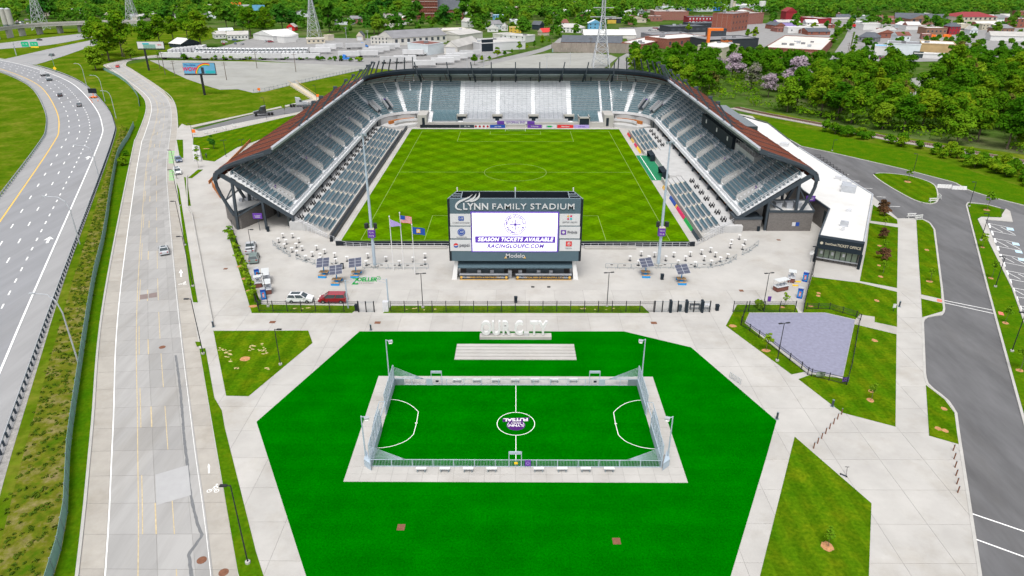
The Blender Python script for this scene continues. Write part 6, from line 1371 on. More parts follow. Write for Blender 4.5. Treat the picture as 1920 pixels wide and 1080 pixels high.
# corner wings of tapering bars
for x, sx in ((CX0, 1), (CX1, -1)):
 for y in (CYa, CYb):
  for k in range(9):
   z = 1.2 + k * .24; MB().beam((x, y, z), (x + sx * 4.3, y, 1.12), .035).build('wing_bar', PB, cage)
  MB().beam((x, y, 1.1), (x, y, 3.4), .09).build('wing_post', PB, cage)
 sgn = -sx
 for ya, yb in ((CYa, 73.0), (76.4, CYb)):
  MB().box(x - .06, ya, .05, x + .06, yb, 1.25).build('rebound_board', PB, cage)
  nn = 5
  for k in range(nn + 1): yy = ya + (yb - ya) * k / nn; MB().beam((x + sgn * .09, yy, .05), (x + sgn * .09, yy, 3.4), .08).build('post', PB, cage)
  for z in (1.35, 1.7, 2.05, 2.4, 2.75, 3.1, 3.4): MB().beam((x + sgn * .09, ya, z), (x + sgn * .09, yb, z), .05).build('wall_rail', PB, cage)
  for k in range(nn):
   b_ = MB(); y0_ = ya + (yb - ya) * k / nn; w = (yb - ya) / nn
   for q in range(1, 12): b_.beam((x + sgn * .09, y0_ + w * q / 12, 1.25), (x + sgn * .09, y0_ + w * q / 12, 3.4), .014)
   b_.build('wall_mesh', PB, cage, kind='stuff')
  for yy in (ya + 1.2, yb - 1.2): MB().beam((x + sgn * .1, yy, 2.2), (x + sgn * 1.0, yy, .06), .05).build('wall_brace', PB, cage)
 # goal recess
 gl = MB()
 for yy in (73.0, 76.4): gl.path([(x, yy, .06), (x, yy, 2.15)], .1); gl.path([(x, yy, 2.15), (x + sgn * .8, yy, 2.1), (x + sgn * 1.3, yy, .06)], .06)
 gl.beam((x, 73, 2.15), (x, 76.4, 2.15), .1); gl.beam((x + sgn * 1.3, 73, .08), (x + sgn * 1.3, 76.4, .08), .06); gl.beam((x + sgn * .8, 73, 2.1), (x + sgn * .8, 76.4, 2.1), .05)
 g = gl.build('goal_frame', PB, cage); nt_ = MB()
 for k in range(1, 12): yy = 73 + 3.4 * k / 12; nt_.path([(x + sgn * .8, yy, 2.1), (x + sgn * 1.3, yy, .08)], .015)
 for k in range(1, 7): nt_.beam((x + sgn * (.8 + .5 * k / 7), 73, 2.1 - 2.0 * k / 7), (x + sgn * (.8 + .5 * k / 7), 76.4, 2.1 - 2.0 * k / 7), .015)
 nt_.build('net', PB, g)
for i, (xx, y) in enumerate(((G(966, 877)[0], CYa - .05), (G(819, 723)[0], CYb + .05), (G(1114, 723)[0], CYb + .05))):
 h = (PY(966, 846.5, CYa)[2], PY(819, 696, CYb)[2], PY(1114, 696, CYb)[2])[i]
 for s in (-1, 1): MB().beam((xx + s * .75, y, .05), (xx + s * .75, y, h), .09).build('portal_post', PB, cage)
 MB().box(xx - .8, y - .08, h - .35, xx + .8, y + .08, h).build('portal_head', PB, cage)
 MB().box(xx - .12, y - .12, .6, xx + .3, y - .08, .9).build('notice', 'yellow' if i == 0 else 'fascia', cage)
x = G(989.5, 872)[0]; s_ = MB(); s_.box(x - .38, CYa - .1, .3, x + .38, CYa - .06, 1.15); so = s_.build('court_sign', 'purple', cage); ringf('sign_ring', x, CYa - .11, .72, .16, .22, 'lilac', so, 14)
for a, t, l, dx in (((687, 868), (676, 780), 'pale steel court lamp at the near left corner of the cage', 1), ((1251, 868), (1257.5, 781), 'pale steel court lamp at the near right corner of the cage', -1), ((730.5, 716), (725.5, 637), 'pale steel court lamp at the far left corner of the cage', 1), ((1202.5, 716), (1210, 636), 'pale steel court lamp at the far right corner of the cage', -1)):
 x, y = G(*a); h = PY(*t, y)[2]; o = thing('court_lamp', l, 'lamp post', (x, y, 0)); MB().tube([(x, y, 0), (x, y, h)], [.11, .075], 8).build('pole', PB, o); MB().beam((x, y, h - .08), (x + dx * .45, y + .1, h - .25), .09).build('arm', PB, o)
 MB().obox((x + dx * .6, y + .1, h - .5), .6, .5, .28, .3 * dx).build('lamp_head', 'galv', o); MB().obox((x + dx * .62, y - .05, h - .56), .42, .36, .07, .3 * dx).build('lens', 'lamp_lens', o)
 if a[1] > 800: MB().add([(x - dx * .1, y + 1.2, .06), (x - dx * .1, y - .6, .06), (x + dx * .9, y - 1.5, .06), (x - dx * .1, y + 1.2, 1.1), (x - dx * .1, y - .6, 1.1), (x + dx * .9, y - 1.5, 1.1)], [(0, 1, 4, 3), (1, 2, 5, 4), (3, 4, 5)]).build('corner_shield', PB, o)
tb = thing('bench_table', 'small white bench shelf on the near side of the futsal cage', 'bench', (0, 0, 0), 0, 'near court benches'); MB().box(-.62, -.2, .48, .62, .2, .56).build('top', 'white', tb)
for x in (-.45, .45): MB().box(x - .05, -.15, 0, x + .05, .15, .48).build('leg', 'grey_steel', tb)
first = True
for us, v, l, g_ in (((790, 834, 878, 922, 1010, 1054, 1098, 1142), 885, None, None), ((857, 894, 930, 966, 1003, 1039, 1075), 717.5, 'small white bench shelf on the far side of the futsal cage', 'far court benches')):
 for u in us:
  x, y = G(u, v)
  if first: tb.location = (x, y, .06); first = False
  else: copy_tree(tb, None, (x, y, .06), 0, l, group=g_)
# ================================================================ LOW BUILDINGS ROUND THE STADIUM
def block(name, label, cat, poly, h, wall='grey_brick', roof='white_roof', par=.35, z0=0.0):
 o = thing(name, label, cat, (sum(p[0] for p in poly) / len(poly), sum(p[1] for p in poly) / len(poly), z0))
 if area(poly) < 0: poly = poly[::-1]
 MB().prism(poly, z0, z0 + h).build('wall', wall, o)
 c = (sum(p[0] for p in poly) / len(poly), sum(p[1] for p in poly) / len(poly))
 q = [(p[0] + (c[0] - p[0]) * .03, p[1] + (c[1] - p[1]) * .03) for p in poly]
 MB().prism(q, z0 + h, z0 + h + .12).build('roof', roof, o)
 n = len(poly)
 for i in range(n): a, c2 = poly[i], poly[(i + 1) % n]; MB().beam((a[0], a[1], z0 + h + .12), (c2[0], c2[1], z0 + h + .12), .25, .5).build('coping', 'steel', o)
 return o
P0 = G(440, 432)
ob = block('service_block', 'grey brick block with pale roof under the street-side stand', 'building', [(-69.5, 156), (-64.8, 148.6), (-64.6, 148.4), (-63.2, 148.4), (-58.8, 158), (-58.8, 182), (-69.5, 182)], 4.0, roof='white_roof')
for k in range(4): MB().box(-66 + k * 1.1, 156 + k * .6, 4.12, -65.2 + k * 1.1, 156.7 + k * .6, 4.8).build('vent', 'galv', ob)
a, c = G(1375, 433), G(1425, 433)
block('brick_block', 'low grey brick block under the front corner of the railway-side stand', 'building', [a, c, (c[0], c[1] + 4), (a[0], a[1] + 4)], 2.9, roof='steel')
a, c = G(1437, 433), G(1519, 433)
ob = block('brick_block', 'taller grey brick block with roof machinery under the railway-side stand', 'building', [a, c, (c[0] + 1.5, c[1] + 8), (a[0] + 1.5, a[1] + 8)], 4.6, roof='white_roof')
for dx in (2, 4.5, 6.5): MB().box(a[0] + dx, a[1] + 2, 4.7, a[0] + dx + 1.4, a[1] + 4, 6).build('roof_unit', 'galv', ob)
for u, m in ((1486, 'panel_white'), (1493, 'logo_blue')): p = G(u, 433); MB().box(p[0] - .4, p[1] - .04, 1.2, p[0] + .35, p[1] - .01, 2.1).build('poster', m, ob)
zr = 5.2
TP = GL([(1636, 366), (1620, 456), (1536, 443), (1555, 393), (1505, 358), (1430, 270), (1380, 215), (1440, 232), (1497, 277)], zr)
tk = thing('ticket_office', 'long low ticket office with white roof and dark glazed front', 'building', (*TP[2], 0))
MB().prism(TP, 0.0, zr - .02).build('wall', 'grey_brick', tk); cen = (sum(p[0] for p in TP) / 9, sum(p[1] for p in TP) / 9)
MB().prism([(p[0] + (cen[0] - p[0]) * .012, p[1] + (cen[1] - p[1]) * .012) for p in TP], zr - .02, zr + .1).build('roof', 'white_roof', tk)
for i in range(9): p, q = TP[i], TP[(i + 1) % 9]; MB().beam((p[0], p[1], zr + .08), (q[0], q[1], zr + .08), .3, .45).build('coping', 'galv' if i in (0, 8) else 'steel', tk)
# front: dark fascia, glass bays, posts
p, q = Vector((*TP[2], 0)), Vector((*TP[1], 0)); d = (q - p).normalized(); nrm = Vector((d.y, -d.x, 0)); Lf = (q - p).length
def fr_pt(t, o, z): v = p + d * t + nrm * o; return (v.x, v.y, z)
mb = MB(); mb.add([fr_pt(-.1, 0, 3.1), fr_pt(Lf + .1, 0, 3.1), fr_pt(Lf + .1, 1.4, 3.1), fr_pt(-.1, 1.4, 3.1), fr_pt(-.1, 0, zr + .3), fr_pt(Lf + .1, 0, zr + .3), fr_pt(Lf + .1, 1.4, zr + .3), fr_pt(-.1, 1.4, zr + .3)], [(0, 1, 2, 3), (4, 7, 6, 5), (3, 2, 6, 7), (0, 3, 7, 4), (1, 5, 6, 2)]); mb.build('fascia', 'fascia', tk)
for k in range(7):
 t0, t1 = .5 + k * (Lf - 1) / 7, .5 + (k + 1) * (Lf - 1) / 7 - .12; MB().add([fr_pt(t0, .06, .9), fr_pt(t1, .06, .9), fr_pt(t1, .06, 3.05), fr_pt(t0, .06, 3.05)], [(0, 1, 2, 3)]).build('window', 'office_glass', tk); MB().beam(fr_pt(t1 + .06, .08, .3), fr_pt(t1 + .06, .08, 3.1), .12).build('mullion', 'black_metal', tk)
 if k in (0, 2, 4): MB().add([fr_pt(t0 + .3, .09, 1.6), fr_pt(t0 + .75, .09, 1.6), fr_pt(t0 + .75, .09, 2.3), fr_pt(t0 + .3, .09, 2.3)], [(0, 1, 2, 3)]).build('notice', 'panel_white', tk)
MB().beam(fr_pt(.2, .3, .8), fr_pt(Lf - .2, .3, .8), .5, .1).build('counter', 'galv', tk)
for t in (0, Lf): MB().beam(fr_pt(t, 1.2, 0), fr_pt(t, 1.2, 3.2), .4).build('post', 'fascia', tk)
lettering('SeatGeek', .62, 'pale_tan', tk, fr_pt(Lf * .3, 1.46, 4.4), d, (0, 0, 1), bold=.008, sx=.9); lettering('TICKET OFFICE', .78, 'pale_tan', tk, fr_pt(Lf * .7, 1.46, 4.4), d, (0, 0, 1), bold=.012, sx=.82)
x, y, z = fr_pt(Lf * .09, 1.47, 4.4); MB().add([(x + .3 * cos(k * pi / 6) * d.x, y + .3 * cos(k * pi / 6) * d.y, z + .3 * sin(k * pi / 6)) for k in range(12)], [tuple(range(12))]).build('roundel', 'pale_tan', tk)
for (u, v, w, dd, h) in ((1590, 360, 3.2, 2.2, 1.6), (1586, 352, 2.2, 2, 1.2), (1575, 337, 2.5, 1, .8), (1582, 340, 1.5, 1, .7), (1591, 397, 1.0, 1, .6), (1582, 425, 1.6, .6, 1.2), (1580, 433, .6, .6, .9), (1470, 274, 2.5, 2, 1)): x, y = G(u, v, zr); MB().obox((x, y, zr + .1), w, dd, h, -.5).build('roof_unit', 'galv' if h > 1 else 'aluminium', tk)
p2, q2 = Vector((*TP[3], 0)), Vector((*TP[4], 0)); dd = (q2 - p2); n2v = Vector((-dd.y, dd.x, 0)).normalized()
if n2v.x > 0: n2v = -n2v
MB().add([tuple(p2 + n2v * .05 + Vector((0, 0, .2))), tuple(p2 + dd * .14 + n2v * .05 + Vector((0, 0, .2))), tuple(p2 + dd * .14 + n2v * .05 + Vector((0, 0, 4.4))), tuple(p2 + n2v * .05 + Vector((0, 0, 4.4)))], [(0, 1, 2, 3)]).build('glazed_screen', 'glass', tk)
# small railings above the service road
gr = thing('stepped_railing', 'row of black stepped rails along the edge of the ticket office roof drive', 'railing', (*G(1550, 310), 0))
for k in range(9): x, y = G(1530 + k * 6, 297 + k * 4.6); m_ = MB(); m_.path([(x - .6, y, 1.1), (x + 1.3, y, 1.1), (x + 1.3, y, 0)], .1); m_.beam((x - .6, y, 0), (x - .6, y, 1.1), .1); m_.build('rail', 'black_metal', gr)
# white water barriers on the service road
for us, v, l in ((range(1760, 1783, 5), 351, 'row of white water-filled barriers nearer the lawn island'), (range(1788, 1811, 5), 354, 'row of white water-filled barriers nearer the outer kerb')):
 o = thing('water_barrier', l, 'barrier', (*G(us[0], v), 0))
 for u in us: x, y = G(u, v + (u - us[0]) * .05); m_ = MB(); m_.add([(x - .55, y - .28, -.1), (x + .5, y - .28, -.1), (x + .5, y + .28, -.1), (x - .55, y + .28, -.1), (x - .5, y - .1, .85), (x + .45, y - .1, .85), (x + .45, y + .1, .85), (x - .5, y + .1, .85)], [(4, 5, 6, 7), (0, 1, 5, 4), (1, 2, 6, 5), (2, 3, 7, 6), (3, 0, 4, 7)]); m_.build('segment', 'white', o)
def sawhorse(u, v, rz, l, m='white'):
 x, y = G(u, v); o = thing('sawhorse_barricade', l, 'barricade', (x, y, 0), rz)
 for z in (.35, .85): inst(SAW['b'], 'board', o, (x, y, z));
 for s in (-1, 1): inst(SAW['l'], 'leg', o, (x + s * .8, y, 0))
 o.rotation_euler.z = rz; return o
SAW = {}; t_ = MB(); t_.box(-1.1, -.04, 0, 1.1, .04, .25); SAW['b'] = t_.mesh('board', 'white'); t_ = MB(); t_.beam((0, -.35, 0), (0, .02, 1.1), .07); t_.beam((0, .35, 0), (0, -.02, 1.1), .07); SAW['l'] = t_.mesh('leg', 'white')
for u, v, rz, l in ((1748, 379, .2, 'white barricade at the lower tip of the lawn island'), (1761, 372, 1.3, 'white barricade standing end-on at the lawn island'), (1708, 408, .1, 'white barricade at the head of the narrow lawn'), (1722, 411, .3, 'white barricade beside the walkway kerb'), (386, 251, -.6, 'white barricade first at the mouth of the side road'), (403, 247, -.6, 'white barricade second at the mouth of the side road'), (421, 243, -.6, 'white barricade third at the mouth of the side road'), (439, 238, -.6, 'white barricade farthest along the side road')): sawhorse(u, v, rz, l)
# ================================================================ ROADSIDE THINGS
def guardrail(label, line, post_m='logo_blue', sp=1.9, rail_m='galv'):
 o = thing('guardrail', label, 'guardrail', (line[0][0], line[0][1], 0)); L = resample(line, sp)
 pm = MB(); pm.box(-.1, -.12, 0, .1, .12, .85); pme = pm.mesh('post', post_m)
 for i, p in enumerate(L[:-1]):
  a = atan2(L[i + 1][1] - p[1], L[i + 1][0] - p[0])
  if i < 260: inst(pme, 'post', o, (p[0], p[1], 0), a)
 r = MB(); a = offset_line(L, -.16)
 for z in (.58, .78): r.path([(p[0], p[1], z) for p in a], .07, .14)
 r.build('rail', rail_m, o); return o
k1 = mark_y(HW, 300)
guardrail('pale steel guardrail with dark posts along the outer shoulder of the highway', offset_line(HW[:mark_y(HW, 440)], 4.2), 'navy')
guardrail('pale guardrail along the inner curve of the highway beside the grass', offset_line(HW[mark_y(HW, 100):mark_y(HW, 440)], -18.1), 'grey_steel', 2.6)
fence('long teal mesh fence along the street verge', resample(FN[mark_y(FN, 30):mark_y(FN, 262)], 6.0), 1.9, 3.0, 'grey_steel', solid='mesh_green', pick=0, name='mesh_fence')
fence('teal mesh fence curving up the slope beside the street bend', resample(FN[mark_y(FN, 300):mark_y(FN, 420)], 6.0), 1.6, 3.0, 'grey_steel', solid='mesh_green', pick=0, name='mesh_fence')
fence('grey chain fence along the lower edge of the gravel car park', GL([(476, 174), (497, 171), (545, 160), (600, 148), (660, 135), (700, 127)]), 1.6, 3.0, 'grey_steel', pick=.5, name='chain_fence')
# flyover
A = rs(smooth_line(GL([(-60, 82), (0, 74), (62, 66), (175, 60), (260, 58)], 0), 4), 30); fo = thing('flyover', 'long pale concrete flyover crossing the far left', 'bridge', (*A[10], 0))
zf = 8.0; mb = MB(); back = [(p[0] - 3, p[1] + 13) for p in A]; ribbon(mb, A, back, zf, 0, 1.6); mb.build('deck', 'kerb', fo)
for ln in (A, back): mb = MB(); mb.path([(p[0], p[1], zf + .5) for p in ln], .3, 1.0); mb.build('parapet', 'slab', fo)
for i in range(2, 26, 3): MB().box(A[i][0] - 2.5, A[i][1] + 3, 0, A[i][0] - .5, A[i][1] + 9, zf - 1.6).build('pier', 'concrete', fo)
# overhead sign gantry
x, y = G(31, 104); o = thing('sign_gantry', 'overhead bracket with two green direction signs on the ramp', 'road sign', (x, y, 0)); MB().beam((x, y, 0), (x, y, 8.4), .4).build('post', 'galv', o)
x2 = G(78, 104)[0]
for z in (7.2, 8.2): MB().beam((x, y, z), (x2, y, z), .2).build('boom', 'galv', o)
w = (x2 - x);
for a, c in ((.33, .62), (.68, .99)): MB().box(x + w * a, y - .3, 5.6, x + w * c, y - .2, 8.8).build('sign_plate', 'green_sign', o); lettering('71  N', 1.3, 'white', o, (x + w * (a + c) / 2, y - .34, 7.3), bold=.02)
MB().box(x + w * .68, y - .32, 5.0, x + w * .99, y - .22, 5.9).build('exit_strip', 'yellow', o)
# message trailer, cones, yellow diamond, car-carrying truck
x, y = G(176, 184); o = thing('message_trailer', 'dark solar message trailer with orange base on the shoulder', 'message board', (x, y, .04)); MB().box(x - 1.9, y, 2.2, x + 1.9, y + .3, 4.3).build('display', 'board_side', o); MB().beam((x, y + .15, .5), (x, y + .15, 2.3), .2).build('mast', 'orange', o); MB().box(x - 1.2, y - .6, .3, x + 1.5, y + .6, .75).build('chassis', 'orange', o)
for s in (-1, 1): MB().cyl(x + s * .8, y - .7, .04, .5, .3, 8).build('wheel', 'rubber', o)
for u, v in ((168, 184), (171, 189), (173, 193), (184, 190)):
 x, y = G(u, v); o = thing('traffic_cone', 'orange traffic cone beside the message trailer', 'cone', (x, y, .04), 0, 'shoulder cones'); MB().cyl(x, y, .08, .85, .2, 10, r1=.04).build('cone', 'orange', o); MB().box(x - .25, y - .25, .03, x + .25, y + .25, .08).build('foot', 'rubber', o)
x, y = G(105, 136); o = thing('warning_sign', 'yellow diamond sign on a green pole by the highway', 'road sign', (x, y, 0)); z = PY(104, 128, y)[2]; MB().beam((x, y, 0), (x, y, 10), .14).build('post', 'mesh_green', o); MB().add([(x - 1.1, y - .15, z), (x, y - .15, z - 1.1), (x + 1.1, y - .15, z), (x, y - .15, z + 1.1)], [(0, 1, 2, 3)]).build('plate', 'yellow', o)
# lorries
def tractor(paint, label, u, v, hd, group=None, z=0.0, sc_=1.0):
 x, y = G(u, v); key = ('tr', paint)
 if key in CARS: return copy_tree(CARS[key], None, (x, y, z), radians(hd), label, sc_, group)
 o = thing('lorry_tractor', label, 'truck', (0, 0, 0), 0, group); CARS[key] = o
 MB().add([(1.4, -1.0, 1.0), (3.5, -.85, 1.0), (3.5, .85, 1.0), (1.4, 1.0, 1.0), (1.4, -1.0, 2.15), (3.4, -.8, 1.75), (3.4, .8, 1.75), (1.4, 1.0, 2.15)], [(4, 5, 6, 7), (0, 1, 5, 4), (1, 2, 6, 5), (2, 3, 7, 6)]).build('bonnet', paint, o)
 c = MB(); c.add([(-1.5, -1.25, .95), (1.4, -1.25, .95), (1.4, 1.25, .95), (-1.5, 1.25, .95), (-1.5, -1.25, 3.9), (.35, -1.15, 3.6), (.35, 1.15, 3.6), (-1.5, 1.25, 3.9), (1.4, -1.2, 2.1), (1.4, 1.2, 2.1)], [(0, 1, 8, 5, 4), (3, 7, 6, 9, 2), (0, 4, 7, 3), (4, 5, 6, 7), (5, 8, 9, 6), (1, 2, 9, 8)]); c.build('cab', paint, o)
 MB().add([(1.38, -1.05, 2.2), (1.38, 1.05, 2.2), (.55, 1.0, 3.35), (.55, -1.0, 3.35)], [(0, 1, 2, 3)]).build('windscreen', 'glass', o); o.children[-1].location.x = .06
 for s in (-1, 1): MB().box(.0, s * 1.27 - .01, 2.1, 1.0, s * 1.27 + .01, 2.9).build('side_window', 'glass', o)
 MB().box(3.42, -.7, .8, 3.55, .7, 1.7).build('grille', 'aluminium', o); MB().box(-4.2, -.45, .75, 1.2, .45, 1.0).build('chassis', 'black_metal', o)
 for wx in (2.6, -2.4, -3.6):
  for s in (-1, 1):
   w = MB(); k = 10; w.add([(wx + .5 * cos(2 * pi * i / k), s * 1.05 - .22, .5 + .5 * sin(2 * pi * i / k)) for i in range(k)] + [(wx + .5 * cos(2 * pi * i / k), s * 1.05 + .22, .5 + .5 * sin(2 * pi * i / k)) for i in range(k)], [tuple(range(k)), tuple(range(k, 2 * k))[::-1]] + [(i, k + i, k + (i + 1) % k, (i + 1) % k) for i in range(k)]); w.build('wheel', 'rubber', o)
 o.location = (x, y, z); o.rotation_euler.z = radians(hd); o.scale = (sc_,) * 3; return o
def trailer(m, label, u, v, hd, group=None, L=14.0, wm='rubber', z=0.0, name='box_trailer'):
 x, y = G(u, v); key = ('tl', m, L)
 if key in CARS: return copy_tree(CARS[key], None, (x, y, z), radians(hd), label, group=group)
 o = thing(name, label, 'trailer', (0, 0, 0), 0, group); CARS[key] = o
 MB().box(-L / 2, -1.28, 1.15, L / 2, 1.28, 4.05).build('box', m, o); MB().box(-L / 2 - .03, -1.2, 1.25, -L / 2, 1.2, 3.95).build('rear_door', 'aluminium', o); MB().box(-L / 2 + .3, -.5, .85, L / 2 - .5, .5, 1.15).build('chassis', 'black_metal', o)
 for wx in (-L / 2 + 1.5, -L / 2 + 2.8):
  for s in (-1, 1): w = MB(); w.obox((wx, s * 1.0, 0), .95, .45, .95); w.build('wheel', 'rubber', o)
 for s in (-1, 1): MB().box(L / 2 - 2.6, s * .8 - .08, 0, L / 2 - 2.4, s * .8 + .08, 1.1).build('landing_leg', 'grey_steel', o)
 o.location = (x, y, z); o.rotation_euler.z = radians(hd); return o
tractor('car_black', 'black sleeper-cab lorry tractor on the side road', 493, 216, 200, z=-.1); tractor('car_silver', 'grey sleeper-cab lorry tractor farther up the side road', 562, 199, 20, z=-.1)
tractor('car_white', 'white truck cab leading the car carrier on the highway', 81, 142, 128, z=.04, sc_=.85)
x, y = G(92, 150); o = thing('car_carrier', 'flatbed carrying a dark and a white pickup on the highway', 'truck', (x, y, .04), radians(125));
for nm, bx_, m in (('flatbed', (-4.5, -1.2, .8, 4.5, 1.2, 1.1), 'grey_steel'), ('carried_body', (-.2, -.9, 1.5, 4.2, .9, 2.2), 'car_black'), ('carried_cab', (.9, -.8, 2.2, 2.8, .8, 2.9), 'glass'), ('carried_body', (-4.6, -.9, 1.4, -.6, .9, 2.1), 'car_white'), ('carried_cab', (-3.4, -.8, 2.1, -1.6, .8, 2.8), 'glass')):
 t_ = MB(); t_.box(*[bx_[i] for i in (0, 1, 2, 3, 4, 5)]); me = t_.mesh(nm, m); q = bpy.data.objects.new(nm, me); COL.objects.link(q); q.parent = o
for wx in (-3.5, -2.3, 3.4):
 for s in (-1, 1): t_ = MB(); t_.obox((wx, s * 1.0, 0), .9, .4, .9); q = bpy.data.objects.new('wheel', t_.mesh('wheel', 'rubber')); COL.objects.link(q); q.parent = o
# billboards
def billboard(label, base, l, r, top, bot, face, extra=None):
 x, y = G(*base); a = PY(l, bot, y); c = PY(r, top, y); o = thing('billboard', label, 'billboard', (x, y, 0)); MB().tube([(x, y, 0), (x, y, a[2])], .55, 10).build('pole', 'black_metal', o)
 MB().box(a[0], y - .5, a[2] - .6, c[0], y + .9, a[2] - .2).build('catwalk', 'black_metal', o); MB().box(a[0], y - .2, a[2], c[0], y + .4, c[2]).build('frame', 'black_metal', o); f = MB(); f.box(a[0] + .1, y - .26, a[2] + .1, c[0] - .1, y - .2, c[2] - .1); f = f.build('poster', face, o)
 return o, f, a, c, y
o, f, a, c, y = billboard('bright blue billboard with rainbow and the word WOW over the gravel car park', (384, 178), 346, 402, 118, 138, 'sky_paint')
W, Hh = c[0] - a[0], c[2] - a[2]
lettering('WOW', 2.4, 'crimson', f, (a[0] + W * .2, y - .32, a[2] + Hh * .42), bold=.08, shear=.2); lettering("IT'S A LOCAL", .9, 'logo_blue', f, (a[0] + W * .22, y - .32, a[2] + Hh * .8), bold=.02)
for k, m in enumerate(('red', 'orange', 'yellow', 'letter_green')):
 b_ = MB(); R0 = W * (.37 - k * .02); n = 16; cx0, cz0 = a[0] + W * .72, a[2] + .1
 for i in range(n):
  t0, t1 = pi * (.38 + .62 * i / n), pi * (.38 + .62 * (i + 1) / n); P = [(cx0 + R_ * cos(t) , y - .3 - k * .004, cz0 + R_ * sin(t) * Hh / (W * .37) * .97) for R_, t in ((R0, t0), (R0 - W * .022, t0), (R0 - W * .022, t1), (R0, t1))]; b_.poly(P)
 b_.build('rainbow_band', m, f)
MB().box(a[0] + W * .55, y - .31, a[2] + .1, a[0] + W * .64, y - .28, a[2] + Hh * .6).build('figure_print', 'navy', f); MB().box(a[0] + W * .68, y - .31, a[2] + .1, a[0] + W * .98, y - .28, a[2] + Hh * .3).build('ground_print', 'logo_teal', f)
o, f, a, c, y = billboard('pale landscape billboard beside the street bend', (279.5, 132), 259, 306, 78, 91, 'panel_white'); W, Hh = c[0] - a[0], c[2] - a[2]
MB().box(a[0] + W * .22, y - .32, a[2] + .2, a[0] + W * .68, y - .28, a[2] + Hh * .6).build('landscape_print', 'mesh_green', f); MB().box(a[0] + W * .2, y - .33, a[2] + Hh * .6, a[0] + W * .45, y - .28, a[2] + Hh * .8).build('roof_print', 'logo_teal', f); lettering('SALE', 1.1, 'red', f, (a[0] + W * .84, y - .34, a[2] + Hh * .55))
for lab, bs, l, r, t, bt, m in (('blue-screened billboard far off at the top left of the town', (482, 36), 474, 496, 9, 20, 'sky_paint'), ('small orange billboard above the trees at the top left', (442, 22), 434, 452, 4, 12, 'orange')): billboard(lab, bs, l, r, t, bt, m)
# lattice pylons
def pylon(label, base, top, w):
 x, y = G(*base); h = PY(*top, y)[2]; o = thing('pylon', label, 'pylon', (x, y, 0)); m_ = MB()
 def q(k, z): s = w * (1 - .82 * min(1, z / (h * .7))) / 2; s = max(s, .7); return [(x + a * s, y + b_ * s, z) for a, b_ in ((-1, -1), (1, -1), (1, 1), (-1, 1))]
 zs = [h * t for t in (0, .13, .25, .36, .46, .55, .63, .7, .78, .86, .94, 1)]
 for z0, z1 in zip(zs[:-1], zs[1:]):
  a, c = q(0, z0), q(0, z1)
  for i in range(4): m_.beam(a[i], c[i], .32); m_.beam(a[i], c[(i + 1) % 4], .2); m_.beam(a[(i + 1) % 4], c[i], .2); m_.beam(c[i], c[(i + 1) % 4], .2)
 m_.build('lattice', 'galv', o)
 for t, l in ((.68, 7.5), (.8, 6), (.92, 4.5)):
  MB().beam((x - l, y, h * t), (x + l, y, h * t), .4).build('cross_arm', 'galv', o)
 return o
pylon('nearest lattice pylon standing on the pale lot behind the end stand', (1126, 126), (1126, -15), 10); pylon('lattice pylon rising behind the row of white lorry tractors', (590, 70), (585, -40), 10); pylon('lattice pylon among the trees above the flyover', (78, 56), (67, -50), 11); pylon('lattice pylon behind the street bend trees', (252, 50), (243, -45), 11)
def pole(label, base, top, arms=2, m='bark'):
 x, y = G(*base); h = max(6, PY(*top, y)[2]); o = thing('utility_pole', label, 'pole', (x, y, 0)); MB().tube([(x, y, 0), (x, y, h)], [.18, .12], 6).build('post', m, o)
 for k in range(arms): MB().beam((x - 1.3, y, h - .6 - k), (x + 1.3, y, h - .6 - k), .14).build('cross_arm', m, o)
for i, (b_, t) in enumerate((((425, 150), (420, 116)), ((482, 128), (481, 96)), ((555, 135), (554, 100)), ((310, 140), (305, 95)), ((328, 142), (323, 113)), ((300, 128), (295, 104)), ((234, 108), (230, 94)), ((1107, 96), (1106, 70)), ((1034, 97), (1033, 68)), ((1237, 88), (1237, 70)), ((1594, 92), (1592, 62)), ((1587, 112), (1590, 80)), ((1195, 40), (1194, 20)), ((650, 76), (651, 50)), ((690, 78), (688, 56)), ((876, 128), (873, 100)), ((907, 127), (905, 100)), ((1025, 132), (1024, 104)), ((1069, 121), (1069, 98)), ((950, 60), (948, 44)), ((320, 28), (318, 6)), ((1650, 60), (1652, 34)), ((1573, 34), (1574, 22)))): pole(f'thin pole standing over the {["gravel car park near the rainbow billboard","gravel car park beyond the rainbow billboard","middle of the gravel car park","grass beside the pale billboard","grass below the pale billboard","kerb under the pale billboard","outside of the street bend","long concrete yard wall","corner of the concrete yard wall","brick works with white roof","far end of the straight street","near kerb of the straight street","distant tree belt in the centre","green slope behind the lorries","lawn beside the small blue-roofed house","avenue behind the end stand","avenue a little further along","pale lot left of its light mast","middle of the pale lot","houses behind the white warehouse","white house in the top left trees","yard by the dark metal shed","low grey sheds below the wooded hill"][i]}', b_, t, 1 if i in (16, 17, 18, 2) else 2, 'galv' if i in (13, 14, 15, 16, 17, 18) else 'bark')
